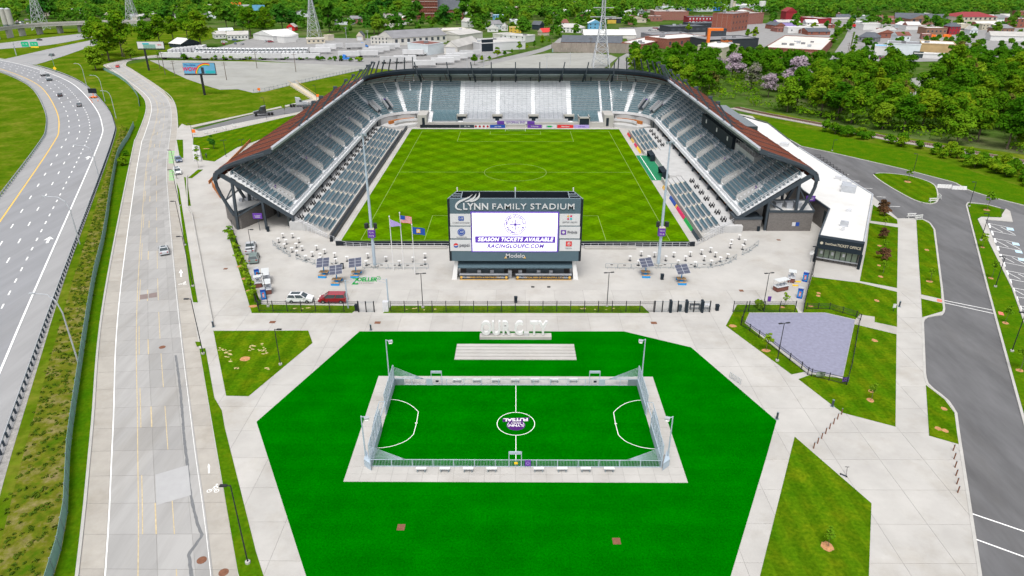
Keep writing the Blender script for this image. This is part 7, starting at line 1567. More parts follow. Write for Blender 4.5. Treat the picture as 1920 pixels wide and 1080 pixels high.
# bank steps, orange signs, person
x, y = G(594, 187); x2, y2 = G(548, 158); o = thing('bank_steps', 'pale timber steps with yellow rails climbing the grass bank', 'stairs', (x, y, 0))
for k in range(14): t = k / 14; MB().obox((x + (x2 - x) * t, y + (y2 - y) * t, 0), 4, (y2 - y) / 14, .2 + t * .6, -.5).build('step', 'pale_tan', o)
for s in (-2, 2): MB().path([(x + s, y, 1.1), (x2 + s, y2, 1.9)], .1).build('handrail', 'gold', o)
for u, v, l in ((364, 253, 'orange road-work sign at the mouth of the side road'), (596, 185, 'orange barrel at the foot of the bank steps'), (486, 173, 'orange marker at the chain fence')): x, y = G(u, v); o = thing('roadwork_sign', l, 'road sign', (x, y, 0)); MB().box(x - .65, y, .8, x + .65, y + .06, 2.0).build('plate', 'orange', o); MB().beam((x, y + .1, 0), (x, y + .1, .9), .1).build('post', 'galv', o)
def person(u, v, label):
 x, y = G(u, v); J = [(0, 0, .92), (0, 0, 1.15), (0, 0, 1.42), (0, .02, 1.55), (0, .0, 1.68), (.1, 0, .9), (.13, -.05, .5), (.14, .05, .06), (-.1, 0, .9), (-.13, .12, .5), (-.14, .0, .06), (.2, 0, 1.4), (.27, -.05, 1.12), (.22, -.25, .95), (-.2, 0, 1.4), (-.27, -.05, 1.12), (-.22, -.22, .95), (.14, -.14, .04), (-.14, -.16, .04)]
 E = [(0, 1), (1, 2), (2, 3), (3, 4), (0, 5), (5, 6), (6, 7), (0, 8), (8, 9), (9, 10), (2, 11), (11, 12), (12, 13), (2, 14), (14, 15), (15, 16), (7, 17), (10, 18)]
 R = [.14, .14, .15, .055, .105, .1, .07, .05, .1, .07, .05, .07, .05, .04, .07, .05, .04, .045, .045]
 me = bpy.data.meshes.new('person'); me.from_pydata(J, E, []); me.materials.append(M['car_black']); o = bpy.data.objects.new('person', me); COL.objects.link(o); o.location = (x, y, 0)
 sk = o.modifiers.new('skin', 'SKIN'); me.skin_vertices.new() if not me.skin_vertices else None
 for i, r in enumerate(R): me.skin_vertices[0].data[i].radius = (r, r)
 me.skin_vertices[0].data[0].use_root = True; o.modifiers.new('sub', 'SUBSURF').levels = 1; tag(o, label, 'person')
person(387.5, 297, 'person in dark clothes walking by the street-side ramp')
mb = MB(); mb.prism(GL([(360, 274), (374, 277), (378, 303), (363, 303)]), -.02, .6); mb.build('ramp_wall', 'stand_concrete', None, label='low grey retaining ramp beside the walking person', cat='ramp')
mb = MB(); p, q = G(392, 345), G(470, 265); mb.beam((p[0], p[1], .45), (q[0], q[1], .45), .15, .9); mb.build('corten_wall', 'corten', None, label='rusty orange screen wall behind the street-side stand', cat='wall')
mb = MB(); p, q = G(399, 350), G(414, 372); mb.beam((p[0], p[1], .7), (q[0], q[1], .7), .25, 1.6); mb.build('corten_wall', 'corten', None, label='short rusty orange screen beside the pale service block', cat='wall')
mb = MB(); P = GL([(400, 613), (360, 402), (352, 388), (350, 330)]); mb.path([(p[0], p[1], .2) for p in P], .25, .4); mb.build('retaining_kerb', 'kerb', None, label='low pale wall between the sidewalk and the wide walkway', cat='wall')
# ================================================================ TOWN BEHIND THE STADIUM
FOOT = []
_w = MB(); _w.box(-.5, -.04, 0, .5, .02, 1); WINM = {}
def win_mesh(m):
 if m not in WINM: WINM[m] = _w.mesh('window', m)
 return WINM[m]
def bld(label, L, R, top, depth, wall, roof, rt='flat', win=None, C=None, name='building', cat='building', ridge='x', rh=3.0, wm='far_window', door=None, z0=0.0, extra=None):
 """L, R: front base corners in photo pixels; top: pixel row of the front eaves at L; C: near corner when two sides show"""
 if C: o_, a, c = G(*C), G(*L), G(*R); e1 = Vector((c[0] - o_[0], c[1] - o_[1], 0)); e2 = Vector((a[0] - o_[0], a[1] - o_[1], 0)); h = PY(C[0], top, o_[1])[2]
 else:
  o_, c = G(*L), G(*R); e1 = Vector((c[0] - o_[0], c[1] - o_[1], 0)); n = Vector((-e1.y, e1.x, 0)).normalized(); e2 = n * depth; h = PY(L[0], top, o_[1])[2]
 h = max(2.6, h); O = Vector((*o_, z0)); o = thing(name, label, cat, tuple(O))
 P = [O, O + e1, O + e1 + e2, O + e2]; FOOT.append([(p.x, p.y) for p in P])
 poly = [(p.x, p.y) for p in P]
 MB().prism(poly, z0, z0 + h).build('wall', wall, o)
 Z = Vector((0, 0, 1))
 if rt == 'flat':
  r_ = MB(); cc = (P[0] + P[2]) / 2; r_.prism([(p.x + (cc.x - p.x) * .02, p.y + (cc.y - p.y) * .02) for p in P], z0 + h, z0 + h + .15); ro = r_.build('roof', roof, o)
  for i in range(4): a, c2 = P[i], P[(i + 1) % 4]; MB().beam((a.x, a.y, z0 + h + .2), (c2.x, c2.y, z0 + h + .2), .35, .6).build('parapet', wall, ro)
  rr_ = random.Random(int(L[0] * 3 + L[1])); nu = min(7, int(e1.length * e2.length / 260))
  for k in range(nu): p = O + e1 * rr_.uniform(.1, .9) + e2 * rr_.uniform(.15, .85); MB().obox((p.x, p.y, z0 + h + .15), rr_.uniform(1.2, 3), rr_.uniform(1.2, 2.4), rr_.uniform(.8, 1.6), rr_.random()).build('roof_unit', 'galv' if k % 2 else 'grey_roof', ro)
 else:
  u = .25 * 1.2; e = [p + Z * h for p in P]
  ov1 = e1.normalized() * .4; ov2 = e2.normalized() * .4
  E = [e[0] - ov1 - ov2, e[1] + ov1 - ov2, e[2] + ov1 + ov2, e[3] - ov1 + ov2]; E = [p + Z * .05 for p in E]
  ins = 0.0 if rt == 'gable' else .28
  if ridge == 'x': A = (E[0] + E[3]) / 2 + (E[1] - E[0]) * ins + Z * rh; B = (E[1] + E[2]) / 2 - (E[1] - E[0]) * ins + Z * rh; fs = [(0, 1, 5, 4), (2, 3, 4, 5)]; ends = [(1, 2, 5), (3, 0, 4)]
  else: A = (E[0] + E[1]) / 2 + (E[3] - E[0]) * ins + Z * rh; B = (E[3] + E[2]) / 2 - (E[3] - E[0]) * ins + Z * rh; fs = [(1, 2, 5, 4), (3, 0, 4, 5)]; ends = [(0, 1, 4), (2, 3, 5)]
  r_ = MB(); r_.add([tuple(p) for p in E] + [tuple(A), tuple(B)], fs);
  if rt == 'hip': r_.add([tuple(p) for p in E] + [tuple(A), tuple(B)], ends)
  r_.add([tuple(p) for p in E], [(3, 2, 1, 0)]); ro = r_.build('roof', roof, o)
  if rt == 'gable':
   for f in ends: g_ = MB(); V = [tuple(p) for p in E] + [tuple(A), tuple(B)]; cc = sum((Vector(V[i]) for i in f), Vector()) / 3; q = [Vector(V[i]) for i in f]; mid = (P[0] + P[2]) / 2; g_.poly([tuple(p - (p - Vector((mid.x, mid.y, p.z))) * .012) for p in q]); g_.build('gable', wall, o)
 if win:
  rows, cols, ww, wh = win; faces = [(O, e1, 1)] + ([(O + e2, -e2, 1)] if C else [])
  for FO, fe, _ in faces:
   L_ = fe.length; n = cols if fe is e1 else max(1, int(cols * L_ / max(1, e1.length))); rz = atan2(fe.y, fe.x)
   for r in range(rows):
    for k in range(n):
     p = FO + fe * ((k + .5) / n); inst(win_mesh(wm), 'window', o, (p.x, p.y, z0 + h * (r + .38) / rows), rz, (ww, 1, wh))
 if door:
  p = O + e1 * door[0]; inst(win_mesh(door[3] if len(door) > 3 else 'fascia'), 'door', o, (p.x, p.y, .02), atan2(e1.y, e1.x), (door[1], 1.6, door[2]))
 if extra: extra(o, O, e1, e2, h)
 return o
B = bld
# left: sheds and houses among the trees
B('white barrel-roofed shed with dark gable beside the street bend', (318, 88), (340, 90), 82, 16, 'navy', 'white_roof', 'gable', C=None, rh=3.5, name='shed')
B('white low house with grey roof behind the lorry row', (427, 75), (466, 74), 66, 14, 'white', 'light_roof', 'gable', (1, 6, 1.2, 1.2), rh=2.5, name='house', cat='house')
B('small white house left of the grey-roofed white house', (404, 73), (425, 72), 65, 12, 'white', 'light_roof', 'gable', (1, 3, 1, 1), rh=2.5, name='house', cat='house')
B('blue-grey roofed open shed above the white houses', (412, 64), (438, 63), 58, 10, 'cream', 'pale_siding', 'gable', rh=2, name='shed')
B('white house with brown roof in the top left trees', (328, 30), (352, 29), 24, 10, 'white', 'rust_roof', 'gable', (1, 3, 1, 1.2), rh=3, name='house', cat='house')
B('yellow bungalow in the trees above the street bend', (270, 40), (284, 38), 31, 12, 'cream', 'light_roof', 'hip', rh=2, name='house', cat='house')
B('white gabled church hall in the top left trees', (383, 24), (412, 24), 15, 16, 'white', 'light_roof', 'gable', (1, 4, 1, 2), rh=4, name='hall')
B('pale two-storey block with red panel at the top left', (456, 28), (480, 27), 11, 14, 'pale_siding', 'light_roof', win=(2, 4, 1.5, 1.5))
B('long tan warehouse roof far up at the top left', (130, 18), (178, 14), 8, 40, 'pale_tan', 'tan'); B('white low sheds at the very top left', (28, 8), (50, 7), 3, 25, 'white', 'white_roof', name='shed'); B('row of white far sheds behind the tan warehouse', (80, 10), (122, 8), 4, 25, 'white', 'white_roof', name='shed')
for u, l in ((13, 'left concrete silo at the batching plant'), (23, 'right concrete silo at the batching plant')):
 x, y = G(u, 52); o = thing('silo', l, 'silo', (x, y, 0)); MB().cyl(x, y, 3, 17, 2.6, 14).build('drum', 'kerb', o); MB().cyl(x, y, 0, 3, 2.0, 8, r1=2.6).build('hopper', 'grey_steel', o); MB().cyl(x, y, 17, 18, 2.6, 14, r1=.6).build('cap', 'galv', o)
# centre left industry
B('white gabled warehouse below the red barn', (513, 78), (560, 74), 68, 30, 'white', 'white_roof', 'gable', rh=3.5, name='warehouse'); B('little red gabled barn between trees', (538, 58), (553, 58), 51, 10, 'red', 'light_roof', 'gable', door=(.45, 3, 3, 'panel_white'), ridge='y', rh=3, name='barn', cat='barn')
B('white cube shed with dark lean-to in front of the pylon', (534, 81), (556, 79), 70, 10, 'white', 'white_roof', name='shed'); B('low pale workshop at the foot of the pylon', (576, 82), (610, 81), 74, 12, 'cream', 'light_roof', win=(1, 4, 1.5, 1.2), name='workshop'); B('narrow cream shed on the green slope', (616, 76), (627, 75), 67, 6, 'cream', 'cream', name='shed')
B('small garage with dark blue roof on the green slope', (669, 76), (681, 76), 68, 9, 'cream', 'slate_roof', 'gable', door=(.5, 4, 3, 'panel_white'), ridge='y', rh=3.5, name='garage', cat='garage')
B('white two-storey office with small windows by the lorry yard', (696, 83), (735, 84), 70, 14, 'old_white', 'light_roof', win=(2, 6, 1, 1.4)); B('long white warehouse with grey gable roof and loading docks', (738, 86), (838, 79), 72, 26, 'old_white', 'grey_roof', 'gable', (1, 9, 2.2, 2.5), rh=4.5, name='warehouse')
B('white box shed with rusty brown flat roof in the lorry yard', (765, 99), (832, 99), 85, 20, 'pale_siding', 'rust_roof', C=(803, 104), name='shed'); B('weathered white gabled shed beside the brown-roofed box', (833, 101), (858, 102), 88, 40, 'old_white', 'light_roof', 'gable', ridge='y', rh=4, door=(.5, 7, 5, 'panel_white'), name='shed')
B('long white metal warehouse with one dark door along the avenue', (900, 97), (985, 92), 82, 30, 'panel_white', 'light_roof', door=(.16, 9, 8, 'fascia'), name='warehouse'); B('cream flat-roofed works behind the weathered shed', (828, 68), (884, 66), 58, 25, 'cream', 'old_white', name='works'); B('pale sheds stepping down behind the white warehouse', (862, 78), (905, 72), 66, 25, 'old_white', 'light_roof', 'gable', rh=2.5, name='shed')
B('white two-storey building at the head of the avenue', (942, 77), (985, 80), 66, 14, 'white', 'light_roof', win=(2, 4, 1, 1.3)); B('long low white row behind the dark-door warehouse', (937, 74), (965, 72), 65, 10, 'old_white', 'light_roof', win=(1, 6, 1, 1))
# church with scaffolded tower
x, y = G(798, 36); ch = thing('brick_church', 'red brick church with scaffolded clock tower and slate nave roof', 'church', (x, y, 0)); Wt = 20
MB().box(x - 13, y, 0, x + 13, y + 14, 36).build('tower', 'red_brick', ch); FOOT.append([(x - 20, y - 5), (x + 45, y - 5), (x + 45, y + 30), (x - 20, y + 30)])
for k in range(11): MB().box(x - 14.5, y - 1.6, 3 + k * 3.1, x + 14.5, y - .4, 3.4 + k * 3.1).build('scaffold_deck', 'old_white' if k % 2 else 'scaffold', ch)
for k in range(11): MB().beam((x - 14 + k * 2.8, y - 1.7, 0), (x - 14 + k * 2.8, y - 1.7, 38), .3).build('scaffold_pole', 'scaffold', ch)
discf('clock_face', x, y - 1.9, 32, 2.2, 'panel_white', ch); MB().box(x + 13, y + 3, 0, x + 42, y + 20, 10).build('nave', 'red_brick', ch)
MB().add([(x + 12.9, y + 2, 10), (x + 43, y + 2, 10), (x + 43, y + 21, 10), (x + 12.9, y + 21, 10), (x + 12.9, y + 11.5, 23), (x + 36, y + 11.5, 23)], [(0, 1, 5, 4), (2, 3, 4, 5), (1, 2, 5)]).build('nave_roof', 'slate_roof', ch)
for k in range(6): inst(win_mesh('far_window'), 'window', ch, (x + 17 + k * 4.5, y + 3, 3), 0, (1.6, 1, 4.5))
for lab, L, R, t, d, w, r, rt, wi, rg in (('white gabled house beside the church nave', (858, 27), (878, 27), 17, 12, 'pale_siding', 'light_roof', 'gable', None, 'y'), ('long brick shed with pale roof behind the church', (880, 22), (918, 21), 14, 20, 'red_brick', 'light_roof', 'gable', None, 'x'), ('red-brick fronted shop with blue columns', (924, 37), (948, 37), 29, 12, 'sky_paint', 'white_roof', 'flat', (1, 5, 1, 3), 'x'), ('white house with maroon roof by the church', (886, 30), (906, 29), 23, 10, 'white', 'red_roof', 'gable', (1, 2, 1, 1), 'x'), ('tall white chimneyed house in the church trees', (876, 52), (888, 51), 41, 8, 'white', 'light_roof', 'gable', (2, 2, 1, 1.2), 'y'), ('steep grey-roofed pale house beside the avenue', (922, 56), (942, 55), 46, 12, 'pale_siding', 'grey_roof', 'gable', (1, 3, 1, 1.2), 'x'), ('white gabled cottage in front of the grey-roofed house', (914, 60), (934, 60), 54, 10, 'white', 'light_roof', 'gable', (1, 2, 1, 1), 'y'), ('white cottage beside the mustard house', (940, 58), (952, 58), 50, 9, 'white', 'grey_roof', 'gable', (1, 2, 1, 1), 'y'), ('mustard yellow house at the end of the avenue', (955, 62), (977, 62), 52, 9, 'mustard', 'light_roof', 'flat', (2, 3, 1, 1), 'x'), ('brick range with pale roof at the top centre', (950, 27), (1002, 25), 15, 24, 'red_brick', 'light_roof', 'flat', (1, 6, 1.5, 1.5), 'x'), ('brick chimneyed terrace right of the church trees', (952, 15), (962, 15), 11, 20, 'rose_brick', 'light_roof', 'gable', None, 'x'), ('white rambling house with a square turret', (1042, 60), (1088, 62), 51, 12, 'white', 'light_roof', 'hip', (2, 7, 1, 1.3), 'x'), ('white square turret of the rambling house', (1053, 56), (1066, 56), 43, 7, 'white', 'rust_roof', 'hip', (3, 2, 1, 1.2), 'x'), ('sky-blue gabled house behind the rambling white house', (1103, 55), (1128, 55), 44, 10, 'sky_paint', 'pale_siding', 'gable', (2, 3, 1, 1.3), 'y'), ('small house with bright red roof at the avenue', (1018, 67), (1034, 66), 62, 8, 'cream', 'bright_red_roof', 'gable', None, 'x'), ('dark blue gabled house in the avenue trees', (1012, 56), (1020, 55), 47, 9, 'navy', 'slate_roof', 'gable', None, 'y'), ('dark modern block with yellow base behind the trees', (1135, 44), (1178, 43), 36, 16, 'dark_siding', 'light_roof', 'flat', None, 'x'), ('wide pale-roofed warehouse at the top centre', (1058, 31), (1125, 31), 24, 30, 'rose_brick', 'white_roof', 'gable', (1, 6, 2, 2), 'x'), ('little brick gable beside the pale-roofed warehouse', (1055, 31), (1066, 31), 25, 8, 'rose_brick', 'rose_brick', 'gable', None, 'y'), ('low white shops at the top centre', (1031, 29), (1056, 29), 23, 18, 'white', 'white_roof', 'flat', (1, 4, 1.5, 1.2), 'x')):
 B(lab, L, R, t, d, w, r, rt, wi, ridge=rg, rh=3.2, name='house' if 'house' in lab or 'cottage' in lab else 'building', cat='house' if 'house' in lab or 'cottage' in lab else 'building')
MB().box(G(1135, 44)[0] + 2, G(1135, 44)[1] - .3, 0, G(1155, 44)[0], G(1135, 44)[1] - .05, 3.5).build('yellow_front', 'mustard', None, label='yellow shopfront wall below the dark modern block', cat='wall')
# concrete yard wall and the works behind it
cw = thing('yard_wall', 'long weathered concrete panel wall behind the pale lot', 'wall', (*G(1035, 98), 0)); a, c = G(1035, 98), G(1182, 100)
for k in range(16): p = (a[0] + (c[0] - a[0]) * k / 16, a[1] + (c[1] - a[1]) * k / 16); q = (a[0] + (c[0] - a[0]) * (k + .97) / 16, a[1] + (c[1] - a[1]) * (k + .97) / 16); MB().beam((*p, 3.2), (*q, 3.2), .4, 6.4).build('wall_panel', 'fence_wall', cw);
for k in (0, 1, 2, 12, 14): p = (a[0] + (c[0] - a[0]) * k / 16, a[1] - .25); q = (a[0] + (c[0] - a[0]) * (k + .97) / 16, a[1] - .25); MB().beam((*p, 1.2), (*q, 1.2), .1, 2.2).build('painted_panel', 'fence_teal', cw)
B('wide low brick warehouse with dark roof behind the concrete wall', (1052, 88), (1165, 90), 79, 22, 'red_brick', 'slate_roof', 'gable', (1, 9, 5, 1.6), rh=4, name='warehouse'); B('long white gable-roofed hall behind the dark roof', (1095, 72), (1192, 72), 66, 22, 'old_white', 'white_roof', 'gable', rh=3.6, name='hall')
B('brick works with white roof angled towards the wood', (1165, 92), (1252, 84), 84, 30, 'red_brick', 'white_roof', win=(1, 7, 1.8, 2.2), C=(1205, 96), name='works'); B('brick wing with white roof joining the black block', (1250, 92), (1325, 86), 74, 24, 'red_brick', 'white_roof', win=(1, 7, 1.8, 2.4), name='works')
B('grey ridged-roof shed behind the brick works', (1222, 74), (1298, 72), 66, 22, 'grey_roof', 'grey_roof', name='shed'); B('black block with orange frame and red lettering beyond the tan box', (1327, 96), (1420, 92), 76, 24, 'dark_siding', 'grey_roof'); B('black glazed upper block beside the orange frame', (1330, 76), (1360, 76), 55, 14, 'dark_siding', 'grey_roof', win=(3, 4, 2.2, 1.8))
p = G(1327, 97); of = thing('orange_frame', 'tall bright orange frame on the edge of the black block', 'frame', (*p, 0)); zt = PY(1327, 53, p[1])[2]; MB().box(p[0] - 1.4, p[1] - .8, 0, p[0] + .4, p[1] + 2, zt).build('upright', 'orange', of); MB().box(p[0] + .4, p[1] - .8, zt - 1.6, p[0] + 9, p[1] + 2, zt).build('beam', 'orange', of)
lettering('Distillery', 2.2, 'orange', of, (p[0] + 12, p[1] - .9, PY(1345, 77, p[1])[2]), bold=.03)
B('tan box building with pale roof in front of the blossom trees', (1306, 108), (1384, 106), 91, 26, 'pale_tan', 'white_roof', C=(1352, 114)); B('black low range with white awning behind the ridged shed', (1256, 62), (1325, 60), 51, 20, 'dark_siding', 'slate_roof', win=(1, 6, 3, 1.5)); B('dark grey shed roofs below the red factory', (1300, 52), (1370, 50), 45, 20, 'dark_siding', 'slate_roof')
B('red-painted brick factory with dark roof deck', (1290, 45), (1365, 45), 33, 22, 'paint_red', 'slate_roof', win=(2, 12, 1.3, 1.6), wm='panel_white', name='factory', cat='factory'); B('tall red-brick factory tower with mural on its corner', (1370, 60), (1400, 56), 27, 20, 'red_brick', 'grey_roof', win=(3, 5, 1.4, 1.8), name='factory', cat='factory'); B('red factory front with painted gold script', (1343, 46), (1370, 47), 29, 14, 'paint_red', 'grey_roof', win=(1, 3, 2, 1.4), wm='panel_white', name='factory', cat='factory')
B('brick warehouse with pilasters left of the red factory', (1226, 38), (1290, 38), 22, 26, 'rose_brick', 'light_roof', win=(1, 10, .6, 4), wm='brown_brick', name='warehouse'); B('low rose-brick wing at the edge of the trees', (1202, 40), (1242, 40), 31, 14, 'rose_brick', 'light_roof', win=(1, 6, 1.2, 1.2)); B('long brick warehouse right of the factory tower', (1400, 46), (1430, 44), 26, 30, 'rose_brick', 'light_roof', name='warehouse')
B('pale blue roofed long hall behind the rose-brick warehouse', (1248, 22), (1285, 21), 15, 25, 'pale_siding', 'pale_siding', name='hall'); B('long blue-roofed canopy at the top of the industrial area', (1288, 20), (1350, 20), 15, 12, 'tarp_blue', 'tarp_blue', name='canopy'); B('bright blue tower house above the blue canopy', (1338, 12), (1352, 12), 5, 10, 'tarp_blue', 'tarp_blue'); B('white process sheds at the top of the industrial area', (1380, 22), (1440, 20), 11, 30, 'pale_siding', 'white_roof', name='works'); B('low brick sheds behind the chimneys', (1310, 18), (1368, 17), 11, 20, 'rose_brick', 'light_roof', name='shed'); B('grey process hall with white plant on its roof', (1388, 12), (1412, 12), 5, 20, 'aluminium', 'white_roof', name='works')
for u, r, t, m, l in ((1369.5, 2.0, -8, 'kerb', 'tall pale chimney at the industrial area'), (1374, 2.6, 2, 'pale_tan', 'shorter tan chimney beside the tall pale one'), (1427, 1.0, 2, 'white', 'white water tower at the top right of the industry')): x, y = G(u, 26); h = PY(u, t, y)[2]; o = thing('chimney', l, 'chimney', (x, y, 0)); MB().cyl(x, y, 0, h, r, 12, r1=r * .8).build('shaft', m, o); MB().cyl(x, y, h - (6 if r == 1 else 1), h, r * (4 if r == 1 else .95), 12).build('top', m, o)
# right of the straight street
B('flat white-roofed brick building on the corner of the straight street', (1432, 106), (1560, 86), 95, 40, 'red_brick', 'old_white', C=(1537, 112)); B('white low annex with brick bay at the street corner', (1480, 113), (1528, 113.5), 101, 6, 'red_brick', 'grey_roof'); B('red painted gable mill at the top right', (1472, 39), (1492, 39), 22, 16, 'paint_red', 'red_roof', 'gable', ridge='y', rh=4, name='mill'); B('red painted mill wing beside the gable mill', (1494, 42), (1535, 46), 32, 16, 'paint_red', 'light_roof', win=(2, 5, 1, 1.2), name='mill')
B('grey and pink pavilion roofs below the mill', (1458, 50), (1500, 50), 42, 16, 'lilac', 'light_roof', 'gable', rh=2, name='pavilion'); B('long low grey shed below the wooded hill', (1536, 44), (1612, 42), 37, 18, 'light_roof', 'light_roof', name='shed'); B('grey brick house with dark hip roof beside the straight street', (1608, 78), (1642, 80), 69, 14, 'grey_roof', 'slate_roof', 'hip', (1, 4, 1.2, 1.6), rh=3.5, name='house', cat='house'); B('white truck depot roof at the end of the street', (1618, 56), (1660, 56), 46, 16, 'white', 'light_roof', name='depot')
B('white flat-roofed shop with grey roof edge', (1660, 103), (1722, 106), 82, 20, 'pale_siding', 'grey_roof'); B('small white store with blue front roof', (1638, 103), (1660, 104), 87, 12, 'white', 'sky_paint'); B('tan clapboard hall with white roof', (1722, 105), (1786, 108), 82, 22, 'tan', 'white_roof', name='hall'); B('white porch wing in front of the tan hall', (1712, 108), (1790, 112), 100, 6, 'white', 'white_roof', door=(.1, 6, 4, 'glass'))
for lab, L, R, t, d, w, r, rt, wi, rg in (('big brick library with central gable and dark roofs', (1676, 44), (1745, 46), 33, 30, 'brown_brick', 'slate_roof', 'gable', (1, 8, 2, 3), 'x'), ('tall brick gable porch of the library', (1706, 47), (1741, 47), 36, 14, 'brown_brick', 'slate_roof', 'gable', (1, 3, 2.5, 4), 'y'), ('brick library wing with dark roof stepping right', (1745, 46), (1795, 45), 36, 20, 'brown_brick', 'slate_roof', 'gable', (1, 5, 2, 2.5), 'x'), ('dark-roofed brick chapel in front of the library wing', (1780, 46), (1812, 46), 41, 14, 'brown_brick', 'slate_roof', 'gable', None, 'y'), ('big pale hall with broad red hip roof', (1795, 48), (1866, 48), 32, 32, 'pale_tan', 'red_roof', 'hip', (2, 8, 2, 2), 'x'), ('low brick shops with white roof below the library', (1735, 65), (1774, 65), 53, 14, 'brown_brick', 'white_roof', 'flat', (1, 5, 1.5, 1.5), 'x'), ('white long roof left of the brick shops', (1698, 56), (1736, 56), 49, 14, 'white', 'white_roof', 'flat', None, 'x'), ('dark red painted house with grey mansard', (1778, 65), (1798, 65), 50, 10, 'paint_red', 'slate_roof', 'hip', (2, 3, 1, 1.4), 'x'), ('cream shop with blue band right of the dark red house', (1798, 62), (1816, 62), 46, 10, 'cream', 'white_roof', 'flat', (1, 1, 12, 1.2), 'x'), ('pale blue gabled house', (1818, 64), (1832, 64), 56, 9, 'pale_siding', 'light_roof', 'gable', (1, 2, 1, 1.2), 'y'), ('tan two-storey house beside the pale blue gable', (1840, 56), (1860, 56), 46, 10, 'pale_tan', 'light_roof', 'flat', (2, 3, 1, 1.2), 'x'), ('grey mansard house with brick front at the right', (1866, 62), (1900, 62), 53, 12, 'brown_brick', 'grey_roof', 'hip', (1, 4, 1, 1.4), 'x'), ('long white roof at the right edge', (1856, 76), (1935, 78), 67, 14, 'white', 'light_roof', 'gable', None, 'x'), ('red-brick block at the right edge of the town', (1900, 52), (1935, 52), 36, 16, 'red_brick', 'light_roof', 'flat', (2, 4, 1.4, 1.6), 'x'), ('white church hall left of the red-brick block', (1868, 46), (1898, 46), 41, 14, 'white', 'white_roof', 'flat', None, 'x'), ('grey tiled house roofs behind the white hall', (1866, 40), (1895, 39), 34, 14, 'pale_siding', 'grey_roof', 'hip', None, 'x')):
 B(lab, L, R, t, d, w, r, rt, wi, ridge=rg, rh=4 if 'library' in lab or 'red hip' in lab else 3, name='house' if 'house' in lab else 'building', cat='house' if 'house' in lab else 'building')
for u, v, m, l in ((1745, 72, 'orange', 'orange dump truck in the yard below the library'), (1774, 72, 'orange', 'small orange loader right of the dump truck'), (1604, 52, 'red', 'red truck body at the end of the straight street')):
 x, y = G(u, v); o = thing('yard_truck', l, 'truck', (x, y, 0)); MB().box(x - 3, y - 1.2, 1, x + 1.2, y + 1.2, 3.2).build('body', m, o); MB().box(x + 1.4, y - 1.1, .8, x + 3.4, y + 1.1, 2.8).build('cab', m, o)
 for k in (-2, -.9, 2.4): MB().obox((x + k, y - 1.1, 0), .9, .3, .9).build('wheel', 'rubber', o)
rh_ = random.Random(12); n_ = 0
while n_ < 92:
 z_ = rh_.choice(((20, 470, 14, 42), (490, 770, 12, 52), (830, 1210, 8, 46), (1440, 1910, 28, 48), (1180, 1440, 10, 30), (1610, 1900, 48, 78), (1450, 1540, 48, 66)))
 u, v = rh_.uniform(*z_[:2]), rh_.uniform(*z_[2:]); p = G(u, v)
 if any(inside((p[0] + dx, p[1] + dy), P) for P in FOOT for dx in (-12, 14) for dy in (-14, 14)): continue
 w_ = rh_.uniform(9, 26) * 1150 / p[1]; q = rh_.random(); n_ += 1
 B('small roof or house half hidden among the far town trees', (u, v), (u + w_, v + rh_.uniform(-.6, .6)), v - 1150 / p[1] * rh_.uniform(3, 6), rh_.uniform(8, 18), rh_.choice(('white', 'old_white', 'cream', 'rose_brick', 'pale_siding', 'red_brick')), rh_.choice(('white_roof', 'light_roof', 'grey_roof', 'white_roof', 'rust_roof', 'slate_roof')), 'flat' if q < .35 else 'gable', (1, 3, 1.2, 1.3) if v > 20 else None, ridge=rh_.choice('xy'), rh=2.6, name='house', cat='house')['group'] = 'far houses in the trees'
# ---- lorry yard: row of white tractors, parked trailers
for k in range(27): tractor('car_white', 'white lorry tractor in the long nose-out row behind the gravel car park', 372 + k * 7.8, 101.5 - .25 * abs(k - 14) * .3, 262, 'row of white lorry tractors')
TL = 'white box trailer parked in the lorry yard'
for k in range(8): trailer('trailer_white', 'white box trailer lying along the hedge of the gravel car park', 322 + k * 37 + (k * 13 % 7), 112.2 - (k < 2) * 1.5, (k * 7 % 5) - 2, 'hedge trailers')
for k in range(9): trailer('trailer_white', 'white box trailer in the block left of the tractors', 325 + k * 7, 103 - k * .8, 100, 'left block trailers')
for u, v, h, l in ((612, 95, 10, 'white trailer end-on behind the pylon shed'), (625, 92, 12, 'white trailer second behind the pylon shed'), (667, 92, 12, 'white trailer coupled to the blue tractor'), (602, 101, 5, 'white trailer beside the end of the tractor row'), (655, 108, 8, 'white trailer parked in front of the blue-cab lorry'), (690, 107, 3, 'long white trailer in the middle of the lorry yard'), (700, 101, 8, 'white trailer in the double row, front'), (712, 98, 8, 'white trailer in the double row, second'), (722, 95, 8, 'white trailer in the double row, third'), (732, 92, 8, 'grey-ended trailer in the double row, rear'), (775, 105, 2, 'white trailer in front of the brown-roofed shed'), (735, 119, 5, 'white trailer behind the roof corner of the stand'), (760, 117, 5, 'white trailer second behind the roof corner'), (830, 121, 12, 'white trailer nearest the avenue hedge'), (842, 117, 12, 'white trailer second from the avenue hedge'), (856, 113, 12, 'white trailer third from the avenue hedge'), (868, 110, 12, 'white trailer fourth from the avenue hedge'), (882, 106, 12, 'white trailer below the dark-door warehouse'), (795, 126, 8, 'white trailer beside the end-stand roof')): trailer('trailer_white', l, u, v, h)
tractor('tarp_blue', 'bright blue lorry tractor on the green slope side of the yard', 682, 90, 10); tractor('tarp_blue', 'bright blue lorry tractor beside the hedge of the gravel car park', 648, 114, 10); tractor('car_white', 'white lorry tractor in front of the brown-roofed shed', 790, 104, 0)
rq = random.Random(5)
